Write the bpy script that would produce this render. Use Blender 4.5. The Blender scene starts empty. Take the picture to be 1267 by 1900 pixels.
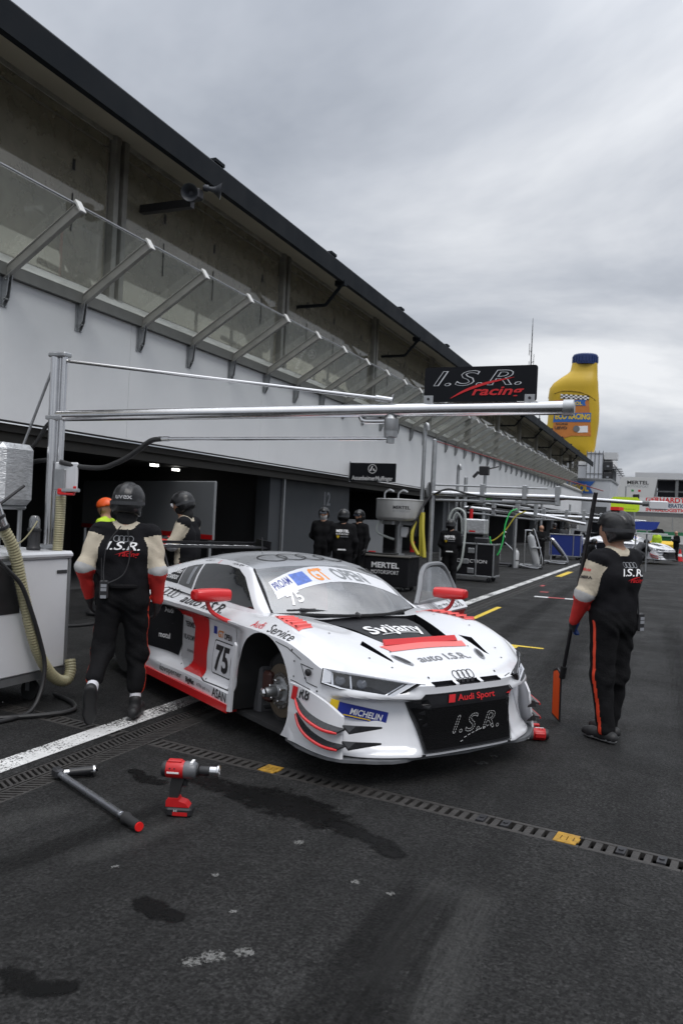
import bpy, math, random
import numpy as np
from math import sin, cos, pi, radians
from mathutils import Vector, Matrix
from mathutils.bvhtree import BVHTree
from mathutils.geometry import tessellate_polygon
random.seed(7)
sc = bpy.context.scene
COL = sc.collection
# ---------------------------------------------------------------- camera
F_PX, VPX, VPY, ROLL, CAM_H = 1478.0, 1257.0, 982.0, radians(2.7), 1.70
_d = Vector(((VPX-633.5)/F_PX, -(VPY-950.0)/F_PX, -1.0)).normalized()
_e = Vector((cos(ROLL), -sin(ROLL), 0))
_u = _e.cross(_d).normalized()
if _u.y < 0: _u = -_u
_x = _d.cross(_u)
CAMR = Matrix((_x, _d, _u))            # camera axes -> world axes
cam_data = bpy.data.cameras.new('camera')
cam_data.sensor_fit = 'VERTICAL'; cam_data.sensor_height = 36.0
cam_data.lens = 36.0*F_PX/1900.0
cam_data.clip_start = 0.05; cam_data.clip_end = 3000
cam_data.dof.use_dof = True; cam_data.dof.focus_distance = 6.2; cam_data.dof.aperture_fstop = 4.0
camera = bpy.data.objects.new('camera', cam_data); COL.objects.link(camera)
camera.matrix_world = Matrix.Translation((0, 0, CAM_H)) @ CAMR.to_4x4()
sc.camera = camera
# ---------------------------------------------------------------- world: overcast sky
SUN_EL, SUN_AZ = radians(58), radians(125)       # azimuth measured from +Y clockwise
w = bpy.data.worlds.new('World'); sc.world = w; w.use_nodes = True
nt = w.node_tree; N = nt.nodes; L = nt.links; N.clear()
out = N.new('ShaderNodeOutputWorld'); bg = N.new('ShaderNodeBackground'); bg.inputs['Strength'].default_value = 0.10
sky = N.new('ShaderNodeTexSky'); sky.sky_type = 'NISHITA'; sky.sun_disc = False
sky.sun_elevation = SUN_EL; sky.sun_rotation = SUN_AZ; sky.air_density = 1.0; sky.dust_density = 3.0
tc = N.new('ShaderNodeTexCoord'); sep = N.new('ShaderNodeSeparateXYZ'); L.new(tc.outputs['Generated'], sep.inputs[0])
def wmath(op, a, b=None, c=None, clamp=False):
    n = N.new('ShaderNodeMath'); n.operation = op; n.use_clamp = clamp
    for i, v in enumerate((a, b, c)):
        if v is None: continue
        if isinstance(v, (int, float)): n.inputs[i].default_value = v
        else: L.new(v, n.inputs[i])
    return n.outputs[0]
zc = wmath('MAXIMUM', sep.outputs['Z'], 0.0)
den = wmath('ADD', zc, 0.16)
comb = N.new('ShaderNodeCombineXYZ')
L.new(wmath('DIVIDE', sep.outputs['X'], den), comb.inputs[0]); L.new(wmath('DIVIDE', sep.outputs['Y'], den), comb.inputs[1])
n1 = N.new('ShaderNodeTexNoise'); n1.inputs['Scale'].default_value = 0.62; n1.inputs['Detail'].default_value = 7; n1.inputs['Roughness'].default_value = 0.56; n1.inputs['Distortion'].default_value = 0.35
mp = N.new('ShaderNodeMapping'); mp.inputs['Location'].default_value = (-3.58, -8.44, 3.66); L.new(comb.outputs[0], mp.inputs[0]); L.new(mp.outputs[0], n1.inputs['Vector'])
cr = N.new('ShaderNodeValToRGB'); L.new(n1.outputs['Fac'], cr.inputs[0])
cr.color_ramp.elements[0].position = 0.34; cr.color_ramp.elements[0].color = (0.28, 0.31, 0.365, 1)
cr.color_ramp.elements[1].position = 0.66; cr.color_ramp.elements[1].color = (0.93, 0.945, 0.97, 1)
e = cr.color_ramp.elements.new(0.5); e.color = (0.55, 0.58, 0.635, 1)
gain = wmath('ADD', wmath('MULTIPLY', wmath('POWER', zc, 3.4), 19.0), 7.2)   # overcast sky: brighter towards the zenith
vm = N.new('ShaderNodeVectorMath'); vm.operation = 'SCALE'; L.new(cr.outputs[0], vm.inputs[0]); L.new(gain, vm.inputs['Scale'])
mixw = N.new('ShaderNodeMix'); mixw.data_type = 'RGBA'; mixw.inputs[0].default_value = 0.93
L.new(sky.outputs[0], mixw.inputs[6]); L.new(vm.outputs[0], mixw.inputs[7])
L.new(mixw.outputs[2], bg.inputs['Color']); L.new(bg.outputs[0], out.inputs['Surface'])
# ---------------------------------------------------------------- sun behind the cloud
sd = bpy.data.lights.new('sun', 'SUN'); sd.energy = 1.0; sd.angle = radians(28); sd.color = (1.0, 0.97, 0.93)
sun = bpy.data.objects.new('sun', sd); COL.objects.link(sun)
_s = Vector((cos(SUN_EL)*sin(SUN_AZ), cos(SUN_EL)*cos(SUN_AZ), sin(SUN_EL)))
sun.rotation_euler = (-_s).to_track_quat('-Z', 'Y').to_euler()
# ---------------------------------------------------------------- exposure
vs = sc.view_settings; vs.view_transform = 'Standard'; vs.look = 'None'; vs.gamma = 1.0; vs.use_curve_mapping = False
vs.exposure = 0.42
sc.render.engine = 'CYCLES'; sc.cycles.use_denoising = True; sc.cycles.max_bounces = 6
sc.cycles.transparent_max_bounces = 12; sc.cycles.caustics_reflective = False; sc.cycles.caustics_refractive = False

# ================================================================ helpers
MATS = {}
def mat(name, col, rough=0.6, metal=0.0, var=0.0, scale=8.0, bump=0.0, bscale=None, coat=0.0, spec=None, emit=None, stretch=None, dirt=0.0):
    if name in MATS: return MATS[name]
    m = bpy.data.materials.new(name); m.use_nodes = True
    n = m.node_tree.nodes; l = m.node_tree.links; b = n['Principled BSDF']
    b.inputs['Base Color'].default_value = (*col, 1); b.inputs['Roughness'].default_value = rough; b.inputs['Metallic'].default_value = metal
    if coat: b.inputs['Coat Weight'].default_value = coat; b.inputs['Coat Roughness'].default_value = 0.06
    if spec is not None: b.inputs['Specular IOR Level'].default_value = spec
    if emit: b.inputs['Emission Color'].default_value = (*emit[:3], 1); b.inputs['Emission Strength'].default_value = emit[3]
    t = n.new('ShaderNodeTexCoord'); src = t.outputs['Object']
    if stretch:
        mpn = n.new('ShaderNodeMapping'); mpn.inputs['Scale'].default_value = stretch; l.new(src, mpn.inputs[0]); src = mpn.outputs[0]
    if var or dirt:
        no = n.new('ShaderNodeTexNoise'); no.inputs['Scale'].default_value = scale; no.inputs['Detail'].default_value = 5; no.inputs['Roughness'].default_value = 0.6
        l.new(src, no.inputs['Vector'])
        mr = n.new('ShaderNodeMapRange'); mr.inputs[1].default_value = 0.3; mr.inputs[2].default_value = 0.7
        mr.inputs[3].default_value = 1-var; mr.inputs[4].default_value = 1+var; l.new(no.outputs['Fac'], mr.inputs[0])
        v = n.new('ShaderNodeVectorMath'); v.operation = 'SCALE'; v.inputs[0].default_value = col; l.new(mr.outputs[0], v.inputs['Scale'])
        csrc = v.outputs[0]
        if dirt:
            n2 = n.new('ShaderNodeTexNoise'); n2.inputs['Scale'].default_value = scale*0.31; n2.inputs['Detail'].default_value = 8; n2.inputs['Roughness'].default_value = 0.7
            l.new(src, n2.inputs['Vector'])
            r2 = n.new('ShaderNodeMapRange'); r2.inputs[1].default_value = 0.52; r2.inputs[2].default_value = 0.78; r2.inputs[3].default_value = 0; r2.inputs[4].default_value = dirt
            l.new(n2.outputs['Fac'], r2.inputs[0])
            mx = n.new('ShaderNodeMix'); mx.data_type = 'RGBA'; l.new(r2.outputs[0], mx.inputs[0]); l.new(csrc, mx.inputs[6]); mx.inputs[7].default_value = (0.06, 0.055, 0.05, 1)
            csrc = mx.outputs[2]
        l.new(csrc, b.inputs['Base Color'])
        r3 = n.new('ShaderNodeMapRange'); r3.inputs[1].default_value = 0.3; r3.inputs[2].default_value = 0.7; r3.inputs[3].default_value = max(0.02, rough*0.85); r3.inputs[4].default_value = min(1, rough*1.15)
        l.new(no.outputs['Fac'], r3.inputs[0]); l.new(r3.outputs[0], b.inputs['Roughness'])
    if bump:
        nb = n.new('ShaderNodeTexNoise'); nb.inputs['Scale'].default_value = bscale or scale*3; nb.inputs['Detail'].default_value = 4
        l.new(src, nb.inputs['Vector'])
        bp = n.new('ShaderNodeBump'); bp.inputs['Strength'].default_value = bump; bp.inputs['Distance'].default_value = 0.02
        l.new(nb.outputs['Fac'], bp.inputs['Height']); l.new(bp.outputs[0], b.inputs['Normal'])
    MATS[name] = m
    return m

def glass_mat(name, tint, film=0.15, gloss=0.25, rough=0.02, fcol=(0.55,0.56,0.58), mot=0.55):
    """thin pane: clear fraction, a pale diffuse film, and a mirror-like fresnel reflection"""
    if name in MATS: return MATS[name]
    m = bpy.data.materials.new(name); m.use_nodes = True
    n = m.node_tree.nodes; l = m.node_tree.links; n.clear()
    o = n.new('ShaderNodeOutputMaterial')
    tr = n.new('ShaderNodeBsdfTransparent'); tr.inputs[0].default_value = (*tint, 1)
    df = n.new('ShaderNodeBsdfDiffuse'); df.inputs[0].default_value = (*fcol, 1)
    gl = n.new('ShaderNodeBsdfGlossy'); gl.inputs['Roughness'].default_value = rough
    no = n.new('ShaderNodeTexNoise'); no.inputs['Scale'].default_value = 3; no.inputs['Detail'].default_value = 6
    t = n.new('ShaderNodeTexCoord'); l.new(t.outputs['Object'], no.inputs['Vector'])
    mr = n.new('ShaderNodeMapRange'); mr.inputs[1].default_value = 0.35; mr.inputs[2].default_value = 0.7; mr.inputs[3].default_value = film*(1-mot); mr.inputs[4].default_value = film*(1+mot); l.new(no.outputs['Fac'], mr.inputs[0])
    m1 = n.new('ShaderNodeMixShader'); l.new(mr.outputs[0], m1.inputs[0]); l.new(tr.outputs[0], m1.inputs[1]); l.new(df.outputs[0], m1.inputs[2])
    fr = n.new('ShaderNodeFresnel'); ge = n.new('ShaderNodeNewGeometry'); io = n.new('ShaderNodeMapRange'); io.inputs[3].default_value = 1.5; io.inputs[4].default_value = 1/1.5; l.new(ge.outputs['Backfacing'], io.inputs[0]); l.new(io.outputs[0], fr.inputs[0])
    ad = n.new('ShaderNodeMath'); ad.operation = 'ADD'; ad.use_clamp = True; l.new(fr.outputs[0], ad.inputs[0]); ad.inputs[1].default_value = gloss
    m2 = n.new('ShaderNodeMixShader'); l.new(ad.outputs[0], m2.inputs[0]); l.new(m1.outputs[0], m2.inputs[1]); l.new(gl.outputs[0], m2.inputs[2])
    l.new(m2.outputs[0], o.inputs['Surface'])
    MATS[name] = m
    return m

class MB:
    """collects shapes; build() links them as ONE mesh object"""
    def __init__(s): s.v = []; s.f = []; s.m = []; s.cur = 0
    def add(s, vs, fs, mi=None):
        o = len(s.v); s.v.extend([tuple(p) for p in vs]); s.f.extend([tuple(i+o for i in f) for f in fs]); s.m.extend([s.cur if mi is None else mi]*len(fs)); return s
    def box(s, lo, hi, mi=None, M=None):
        (a, b, c), (d, e, f) = lo, hi
        P = [(a,b,c),(d,b,c),(d,e,c),(a,e,c),(a,b,f),(d,b,f),(d,e,f),(a,e,f)]
        if M is not None: P = [M @ Vector(p) for p in P]
        return s.add(P, [(3,2,1,0),(4,5,6,7),(0,1,5,4),(1,2,6,5),(2,3,7,6),(3,0,4,7)], mi)
    def bbox(s, lo, hi, ch=0.01, mi=None, M=None):
        """box with chamfered edges"""
        c = [(lo[i]+hi[i])/2 for i in range(3)]; h = [(hi[i]-lo[i])/2 for i in range(3)]; ch = min(ch, *[x*0.9 for x in h])
        P = []; idx = {}
        for sx in (-1,1):
            for sy in (-1,1):
                for sz in (-1,1):
                    for ax in range(3):
                        q = [sx*(h[0]-ch), sy*(h[1]-ch), sz*(h[2]-ch)]; q[ax] = (sx,sy,sz)[ax]*h[ax]
                        idx[(sx,sy,sz,ax)] = len(P); P.append(Vector((c[0]+q[0], c[1]+q[1], c[2]+q[2])))
        Fs = []
        for ax in range(3):
            u, v_ = (ax+1)%3, (ax+2)%3
            for sg in (-1,1):
                lp = []
                for a, b in ((-1,-1),(1,-1),(1,1),(-1,1)):
                    t = [0,0,0]; t[ax] = sg; t[u] = a; t[v_] = b; lp.append(idx[(*t, ax)])
                Fs.append(lp if sg > 0 else lp[::-1])
            for a in (-1,1):
                for b in (-1,1):
                    t0 = [0,0,0]; t0[u] = a; t0[v_] = b; t0[ax] = -1; t1 = list(t0); t1[ax] = 1
                    lp = [idx[(*t0,u)], idx[(*t1,u)], idx[(*t1,v_)], idx[(*t0,v_)]]
                    Fs.append(lp if a*b < 0 else lp[::-1])
        for sx in (-1,1):
            for sy in (-1,1):
                for sz in (-1,1):
                    lp = [idx[(sx,sy,sz,k)] for k in range(3)]
                    Fs.append(lp if sx*sy*sz > 0 else lp[::-1])
        if M is not None: P = [M @ p for p in P]
        return s.add(P, Fs, mi)
    def cyl(s, p0, p1, r0, r1=None, n=12, cap=True, mi=None):
        return s.rings([(Vector(p0), r0), (Vector(p1), r0 if r1 is None else r1)], n, cap, mi)
    def rings(s, pr, n=12, cap=True, mi=None):
        """tube through (point, radius) pairs"""
        pr = [(Vector(p), r) for p, r in pr]
        P = []; Fs = []
        up = None
        for i, (p, r) in enumerate(pr):
            a = pr[max(i-1,0)][0]; b = pr[min(i+1,len(pr)-1)][0]
            d = (b-a)
            if d.length < 1e-9: d = Vector((0,0,1))
            d.normalize()
            if up is None:
                up = d.orthogonal().normalized()
            else:
                up = (up - d*up.dot(d))
                up = up.normalized() if up.length > 1e-6 else d.orthogonal().normalized()
            q = d.cross(up)
            for k in range(n):
                t = 2*pi*k/n; P.append(p + (up*cos(t)+q*sin(t))*r)
        m = len(pr)
        for i in range(m-1):
            for k in range(n):
                k2 = (k+1)%n; Fs.append((i*n+k, i*n+k2, (i+1)*n+k2, (i+1)*n+k))
        if cap:
            Fs.append(tuple(range(n))[::-1]); Fs.append(tuple((m-1)*n+k for k in range(n)))
        return s.add(P, Fs, mi)
    def tube(s, pts, r, n=8, sub=6, mi=None):
        pts = spline(pts, sub) if sub > 1 else [Vector(p) for p in pts]
        return s.rings([(p, r) for p in pts], n, True, mi)
    def lathe(s, prof, n=24, M=None, mi=None, cap=True):
        P = []; Fs = []
        for r, z in prof:
            for k in range(n):
                t = 2*pi*k/n; P.append(Vector((r*cos(t), r*sin(t), z)))
        for i in range(len(prof)-1):
            for k in range(n):
                k2 = (k+1)%n; Fs.append((i*n+k, i*n+k2, (i+1)*n+k2, (i+1)*n+k))
        if cap:
            if prof[0][0] > 1e-5: Fs.append(tuple(range(n))[::-1])
            if prof[-1][0] > 1e-5: Fs.append(tuple((len(prof)-1)*n+k for k in range(n)))
        if M is not None: P = [M @ p for p in P]
        return s.add(P, Fs, mi)
    def prism(s, poly, t, M, mi=None):
        """2-D outline extruded by t along local z; M maps local to target"""
        n = len(poly); P = [M @ Vector((x, y, 0)) for x, y in poly] + [M @ Vector((x, y, t)) for x, y in poly]
        tri = tessellate_polygon([[Vector((x, y, 0)) for x, y in poly]])
        area = sum(poly[i][0]*poly[(i+1)%n][1]-poly[(i+1)%n][0]*poly[i][1] for i in range(n))
        Fs = []
        for a, b, c in tri:
            ar = (poly[b][0]-poly[a][0])*(poly[c][1]-poly[a][1])-(poly[c][0]-poly[a][0])*(poly[b][1]-poly[a][1])
            if ar < 0: a, b, c = c, b, a
            Fs.append((c, b, a)); Fs.append((a+n, b+n, c+n))
        for i in range(n):
            j = (i+1)%n
            Fs.append((i, j, j+n, i+n) if area > 0 else (j, i, i+n, j+n))
        return s.add(P, Fs, mi)
    def build(s, name, mats, parent=None, smooth=False, w2l=False, angle=35):
        if not isinstance(mats, (list, tuple)): mats = [mats]
        V = s.v
        if w2l and parent is not None:
            iv = parent.matrix_basis.inverted()
            if parent.parent is not None: iv = iv @ parent.parent.matrix_basis.inverted()
            V = [tuple(iv @ Vector(p)) for p in V]
        me = bpy.data.meshes.new(name); me.from_pydata(V, [], s.f); 
        for m in mats: me.materials.append(m)
        if len(mats) > 1: me.polygons.foreach_set('material_index', s.m)
        if smooth:
            me.polygons.foreach_set('use_smooth', [True]*len(me.polygons)); 
            if angle < 180: me.set_sharp_from_angle(angle=radians(angle))
        me.update()
        o = bpy.data.objects.new(name, me); COL.objects.link(o)
        if parent is not None: o.parent = parent
        return o

def spline(pts, sub=6):
    pts = [Vector(p) for p in pts]; out = []
    n = len(pts)
    for i in range(n-1):
        p0 = pts[max(i-1,0)]; p1 = pts[i]; p2 = pts[i+1]; p3 = pts[min(i+2,n-1)]
        for k in range(sub):
            t = k/sub
            out.append(0.5*((2*p1)+(p2-p0)*t+(2*p0-5*p1+4*p2-p3)*t*t+(3*p1-p0-3*p2+p3)*t**3))
    out.append(pts[-1]); return out

def tag(o, label, cat, group=None, kind=None):
    if label: o['label'] = label
    if cat: o['category'] = cat
    if group: o['group'] = group
    if kind: o['kind'] = kind
    return o
def thing(name, label, cat, loc=(0,0,0), rotz=0.0, group=None):
    o = bpy.data.objects.new(name, None); COL.objects.link(o)
    o.empty_display_size = 0.1
    o.matrix_basis = Matrix.Translation(loc) @ Matrix.Rotation(rotz, 4, 'Z')
    return tag(o, label, cat, group)
def struct(o): o['kind'] = 'structure'; return o
def copy_tree(o, parent=None):
    c = o.copy(); COL.objects.link(c)
    if parent is not None: c.parent = parent
    for ch in o.children: copy_tree(ch, c)
    return c
# frame: local x -> ex, local y -> ey, origin o
def frame(o, ex, ey):
    ex = Vector(ex).normalized(); ey = Vector(ey); ey = (ey-ex*ey.dot(ex)).normalized(); ez = ex.cross(ey)
    M = Matrix((ex, ey, ez)).transposed().to_4x4(); M.translation = Vector(o); return M

_TX = {}
def text2d(s, size=1.0, bold=0.0, shear=0.0, align='CENTER', space=1.0, width=None, xs=1.0):
    """flat triangulated letters: list of verts (x, y) and triangles; width fits the string to that width"""
    key = (s, bold, shear, space)
    if key not in _TX:
        c = bpy.data.curves.new('letters', 'FONT'); c.body = s; c.size = 1.0; c.offset = bold; c.shear = shear; c.space_character = space
        c.resolution_u = 3; c.fill_mode = 'BOTH'
        o = bpy.data.objects.new('letters', c); COL.objects.link(o)
        dg = bpy.context.evaluated_depsgraph_get(); dg.update()
        me = o.evaluated_get(dg).to_mesh()
        me.calc_loop_triangles()
        V = [(v.co.x, v.co.y) for v in me.vertices]; T = [tuple(t.vertices) for t in me.loop_triangles]
        o.evaluated_get(dg).to_mesh_clear(); bpy.data.objects.remove(o); bpy.data.curves.remove(c)
        _TX[key] = (V, T)
    V, T = _TX[key]
    x0 = min(v[0] for v in V); x1 = max(v[0] for v in V); y0 = min(v[1] for v in V)
    k = size; kx = size*xs
    if width: kx = width/(x1-x0); 
    cx = {'CENTER': (x0+x1)/2, 'LEFT': x0, 'RIGHT': x1}[align]
    return [((x-cx)*kx, y*k) for x, y in V], T
def outline2d(s, size, t=0.045, **kw):
    """outlined letters: bold letters drawn, with a thinner body on top"""
    return text2d(s, size, **kw)
def flat_text(mb, s, M, size, lift=0.003, mi=None, **kw):
    V, T = text2d(s, size, **kw)
    mb.add([M @ Vector((x, y, lift)) for x, y in V], T, mi)
def refine(V, T, maxlen):
    """split triangles until edges are short, so that letters can follow a curved surface"""
    V = [tuple(v) for v in V]; T = list(T); 
    for _ in range(8):
        cache = {}; out = []; done = True
        def mid(a, b):
            k = (min(a,b), max(a,b))
            if k not in cache: cache[k] = len(V); V.append(((V[a][0]+V[b][0])/2, (V[a][1]+V[b][1])/2))
            return cache[k]
        def ln(a, b): return math.hypot(V[a][0]-V[b][0], V[a][1]-V[b][1])
        for a, b, c in T:
            e = [(ln(a,b), 0), (ln(b,c), 1), (ln(c,a), 2)]
            if max(e)[0] <= maxlen: out.append((a,b,c)); continue
            done = False
            k = max(e)[1]
            if k == 0: m = mid(a,b); out += [(a,m,c),(m,b,c)]
            elif k == 1: m = mid(b,c); out += [(a,b,m),(a,m,c)]
            else: m = mid(c,a); out += [(a,b,m),(m,b,c)]
        T = out
        if done: break
    return V, T
def poly_tris(poly):
    return [tuple(t) for t in tessellate_polygon([[Vector((x, y, 0)) for x, y in poly]])]
def project(mb, V, T, bvh, M, direction, lift=0.003, maxlen=0.04, mi=None, reach=3.0):
    """drop flat shape (in frame M) along direction onto the surface held in bvh"""
    V, T = refine(V, T, maxlen)
    d = Vector(direction).normalized(); P = []; ok = []
    for x, y in V:
        o = M @ Vector((x, y, 0)); h, n, i, dist = bvh.ray_cast(o, d, reach)
        if h is None: P.append(o); ok.append(False)
        else:
            P.append(h - d*lift); ok.append(True)
    T = [t for t in T if ok[t[0]] and ok[t[1]] and ok[t[2]]]
    # wind the triangles so that they face against the projection
    out = []
    for a, b, c in T:
        nn = (P[b]-P[a]).cross(P[c]-P[a])
        out.append((a,b,c) if nn.dot(d) < 0 else (c,b,a))
    mb.add(P, out, mi)
def bvh_of(objs):
    V = []; Fc = []
    for o in objs:
        k = len(V); V += [v.co.copy() for v in o.data.vertices]; Fc += [tuple(i+k for i in p.vertices) for p in o.data.polygons]
    return BVHTree.FromPolygons(V, Fc)

# ---------------------------------------------------------------- implicit surfaces (people, soft shapes)
def smin(a, b, k):
    h = np.clip(0.5+0.5*(b-a)/k, 0, 1); return b*(1-h)+a*h-k*h*(1-h)
def sd_rc(P, a, b, ra, rb):
    a = np.array(a, float); b = np.array(b, float); ab = b-a
    t = np.clip(((P-a)@ab)/max(ab@ab, 1e-9), 0, 1)
    return np.linalg.norm(P-(a+t[:,None]*ab), axis=1)-(ra+(rb-ra)*t), t
def sd_el(P, c, r, R=None):
    q = P-np.array(c, float)
    if R is not None: q = q@np.array(R)
    r = np.array(r, float); k0 = np.linalg.norm(q/r, axis=1); k1 = np.linalg.norm(q/(r*r), axis=1)
    return k0*(k0-1)/np.maximum(k1, 1e-6)
def surface(field, lo, hi, h):
    lo = np.array(lo, float); hi = np.array(hi, float)
    n = np.ceil((hi-lo)/h).astype(int)+1
    ax = [lo[i]+np.arange(n[i])*h for i in range(3)]
    G = np.stack(np.meshgrid(*ax, indexing='ij'), -1).reshape(-1, 3)
    v = field(G).reshape(n)
    s = v < 0
    c = np.zeros(tuple(n-1), int)
    corners = [(i,j,k) for i in (0,1) for j in (0,1) for k in (0,1)]
    sl = lambda a, o: a[o[0]:o[0]+n[0]-1, o[1]:o[1]+n[1]-1, o[2]:o[2]+n[2]-1]
    for o in corners: c += sl(s, o)
    cells = np.argwhere((c > 0) & (c < 8))
    idx = -np.ones(tuple(n-1), int); idx[tuple(cells.T)] = np.arange(len(cells))
    acc = np.zeros((len(cells), 3)); cnt = np.zeros(len(cells))
    for o in corners:
        for a in range(3):
            if o[a]: continue
            p = list(o); p[a] = 1
            v0 = v[tuple((cells+np.array(o)).T)]; v1 = v[tuple((cells+np.array(p)).T)]
            m = (v0 < 0) != (v1 < 0)
            t = np.where(m, v0/np.where(m, v0-v1, 1), 0)
            pos = np.tile(np.array(o, float), (len(cells), 1)); pos[:, a] = t
            acc[m] += pos[m]; cnt[m] += 1
    V = lo+(cells+acc/cnt[:,None])*h
    Q = []
    for a in range(3):
        b, d = (a+1)%3, (a+2)%3
        s0 = np.take(s, range(n[a]-1), a); s1 = np.take(s, range(1, n[a]), a)
        e = np.argwhere(s0 != s1)
        e = e[(e[:,b] > 0) & (e[:,d] > 0) & (e[:,b] < n[b]-1) & (e[:,d] < n[d]-1)]
        sg = s0[tuple(e.T)]
        def at(db, dd):
            q = e.copy(); q[:,b] -= db; q[:,d] -= dd; return idx[tuple(q.T)]
        q = np.stack([at(1,1), at(0,1), at(0,0), at(1,0)], 1)
        q[~sg] = q[~sg][:, ::-1]
        Q.append(q)
    return V, np.concatenate(Q)
def mesh_np(name, V, Q, mats, mi=None, parent=None, smooth=True):
    me = bpy.data.meshes.new(name); me.from_pydata(V.tolist() if hasattr(V, 'tolist') else V, [], Q.tolist() if hasattr(Q, 'tolist') else Q)
    for m in (mats if isinstance(mats, (list, tuple)) else [mats]): me.materials.append(m)
    if mi is not None: me.polygons.foreach_set('material_index', np.asarray(mi, np.int32))
    if smooth: me.polygons.foreach_set('use_smooth', [True]*len(me.polygons))
    me.update(); o = bpy.data.objects.new(name, me); COL.objects.link(o)
    if parent is not None: o.parent = parent
    return o

# ---------------------------------------------------------------- shared materials
M_WHITE = mat('white_paint', (0.78,0.785,0.80), 0.45, var=0.03, scale=3)
M_BLACK = mat('black_plastic', (0.018,0.018,0.02), 0.45, var=0.15, scale=20)
M_RUBBER = mat('black_rubber', (0.015,0.015,0.016), 0.8, var=0.2, scale=12)
M_RED = mat('red_plastic', (0.55,0.012,0.014), 0.35, var=0.06, scale=10)
M_STEEL = mat('polished_steel', (0.62,0.62,0.63), 0.22, 1.0, var=0.06, scale=9)
M_GALV = mat('dull_steel', (0.42,0.43,0.44), 0.45, 0.9, var=0.12, scale=14)
M_DARKMETAL = mat('dark_metal', (0.05,0.05,0.055), 0.45, 0.6, var=0.2, scale=15)
M_PRINTW = mat('white_print', (0.82,0.82,0.83), 0.5)
M_PRINTB = mat('black_print', (0.02,0.02,0.022), 0.5)
M_PRINTR = mat('red_print', (0.62,0.015,0.02), 0.45)
M_PRINTG = mat('grey_print', (0.25,0.26,0.28), 0.5)
M_YELLOW = mat('yellow_print', (0.72,0.50,0.02), 0.5)
# ================================================================ GROUND
def asphalt_material():
    m = bpy.data.materials.new('asphalt'); m.use_nodes = True
    n = m.node_tree.nodes; l = m.node_tree.links; b = n['Principled BSDF']
    t = n.new('ShaderNodeTexCoord')
    def noise(scale, detail=4, rough=0.6, st=None, dist=0.0):
        src = t.outputs['Object']
        if st:
            q = n.new('ShaderNodeMapping'); q.inputs['Scale'].default_value = st; l.new(src, q.inputs[0]); src = q.outputs[0]
        k = n.new('ShaderNodeTexNoise'); k.inputs['Scale'].default_value = scale; k.inputs['Detail'].default_value = detail; k.inputs['Roughness'].default_value = rough; k.inputs['Distortion'].default_value = dist
        l.new(src, k.inputs['Vector']); return k.outputs['Fac']
    def rng(s, a, b_, c, d):
        k = n.new('ShaderNodeMapRange'); k.inputs[1].default_value = a; k.inputs[2].default_value = b_; k.inputs[3].default_value = c; k.inputs[4].default_value = d; l.new(s, k.inputs[0]); return k.outputs[0]
    def mul(a, b_):
        k = n.new('ShaderNodeMath'); k.operation = 'MULTIPLY'; l.new(a, k.inputs[0])
        if isinstance(b_, float): k.inputs[1].default_value = b_
        else: l.new(b_, k.inputs[1])
        return k.outputs[0]
    big = rng(noise(0.45, 7, 0.66), 0.3, 0.7, 0.6, 1.45)
    med = rng(noise(3.2, 6, 0.7), 0.3, 0.7, 0.75, 1.25)
    vor = n.new('ShaderNodeTexVoronoi'); vor.inputs['Scale'].default_value = 80; l.new(t.outputs['Object'], vor.inputs['Vector'])
    agg = rng(vor.outputs['Color'], 0.0, 1.0, 0.2, 1.95)
    fine = rng(noise(60, 3, 0.7), 0.35, 0.7, 0.40, 1.7)
    streak = rng(noise(1.0, 5, 0.65, (5.0, 0.32, 1)), 0.38, 0.62, 0.8, 1.18)      # rubber laid along the lane
    f = mul(mul(mul(big, med), mul(agg, fine)), streak)
    pits = rng(noise(26, 4, 0.75), 0.57, 0.66, 1.0, 0.30)
    f = mul(f, pits)
    v = n.new('ShaderNodeVectorMath'); v.operation = 'SCALE'; v.inputs[0].default_value = (0.0275, 0.0273, 0.0271); l.new(f, v.inputs['Scale'])
    # pale specks of worn stone
    sp = n.new('ShaderNodeTexVoronoi'); sp.inputs['Scale'].default_value = 26; l.new(t.outputs['Object'], sp.inputs['Vector'])
    spm = mul(rng(sp.outputs['Distance'], 0.05, 0.10, 1.0, 0.0), rng(sp.outputs['Color'], 0.80, 0.9, 0.0, 0.5))
    mx = n.new('ShaderNodeMix'); mx.data_type = 'RGBA'; l.new(spm, mx.inputs[0]); l.new(v.outputs[0], mx.inputs[6]); mx.inputs[7].default_value = (0.26, 0.25, 0.24, 1)
    l.new(mx.outputs[2], b.inputs['Base Color'])
    l.new(rng(noise(1.3, 5), 0.3, 0.7, 0.55, 0.85), b.inputs['Roughness'])
    b.inputs['Specular IOR Level'].default_value = 0.28
    bp = n.new('ShaderNodeBump'); bp.inputs['Strength'].default_value = 1.0; bp.inputs['Distance'].default_value = 0.014
    ah = n.new('ShaderNodeMath'); ah.operation = 'ADD'; l.new(fine, ah.inputs[0]); l.new(agg, ah.inputs[1])
    l.new(ah.outputs[0], bp.inputs['Height']); l.new(bp.outputs[0], b.inputs['Normal'])
    return m
M_ASPH = asphalt_material()
XA, XB = -3.69, -3.40                                  # long drain beside the white line
def ydr(x): return 4.43-0.103*x                        # centre of the drain across the lane
DW = 0.088
g = MB(); R = 900.0
def gq(*p): g.add([(x, y, 0) for x, y in p], [tuple(range(len(p)))])
XC0, XC1 = -5.1, 3.2
gq((-R,-R), (XC0,-R), (XC0,R), (-R,R))
gq((XC0,-R), (XA,-R), (XA,ydr(XA)-DW), (XC0,ydr(XC0)-DW)); gq((XC0,ydr(XC0)+DW), (XA,ydr(XA)+DW), (XA,R), (XC0,R))
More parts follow.
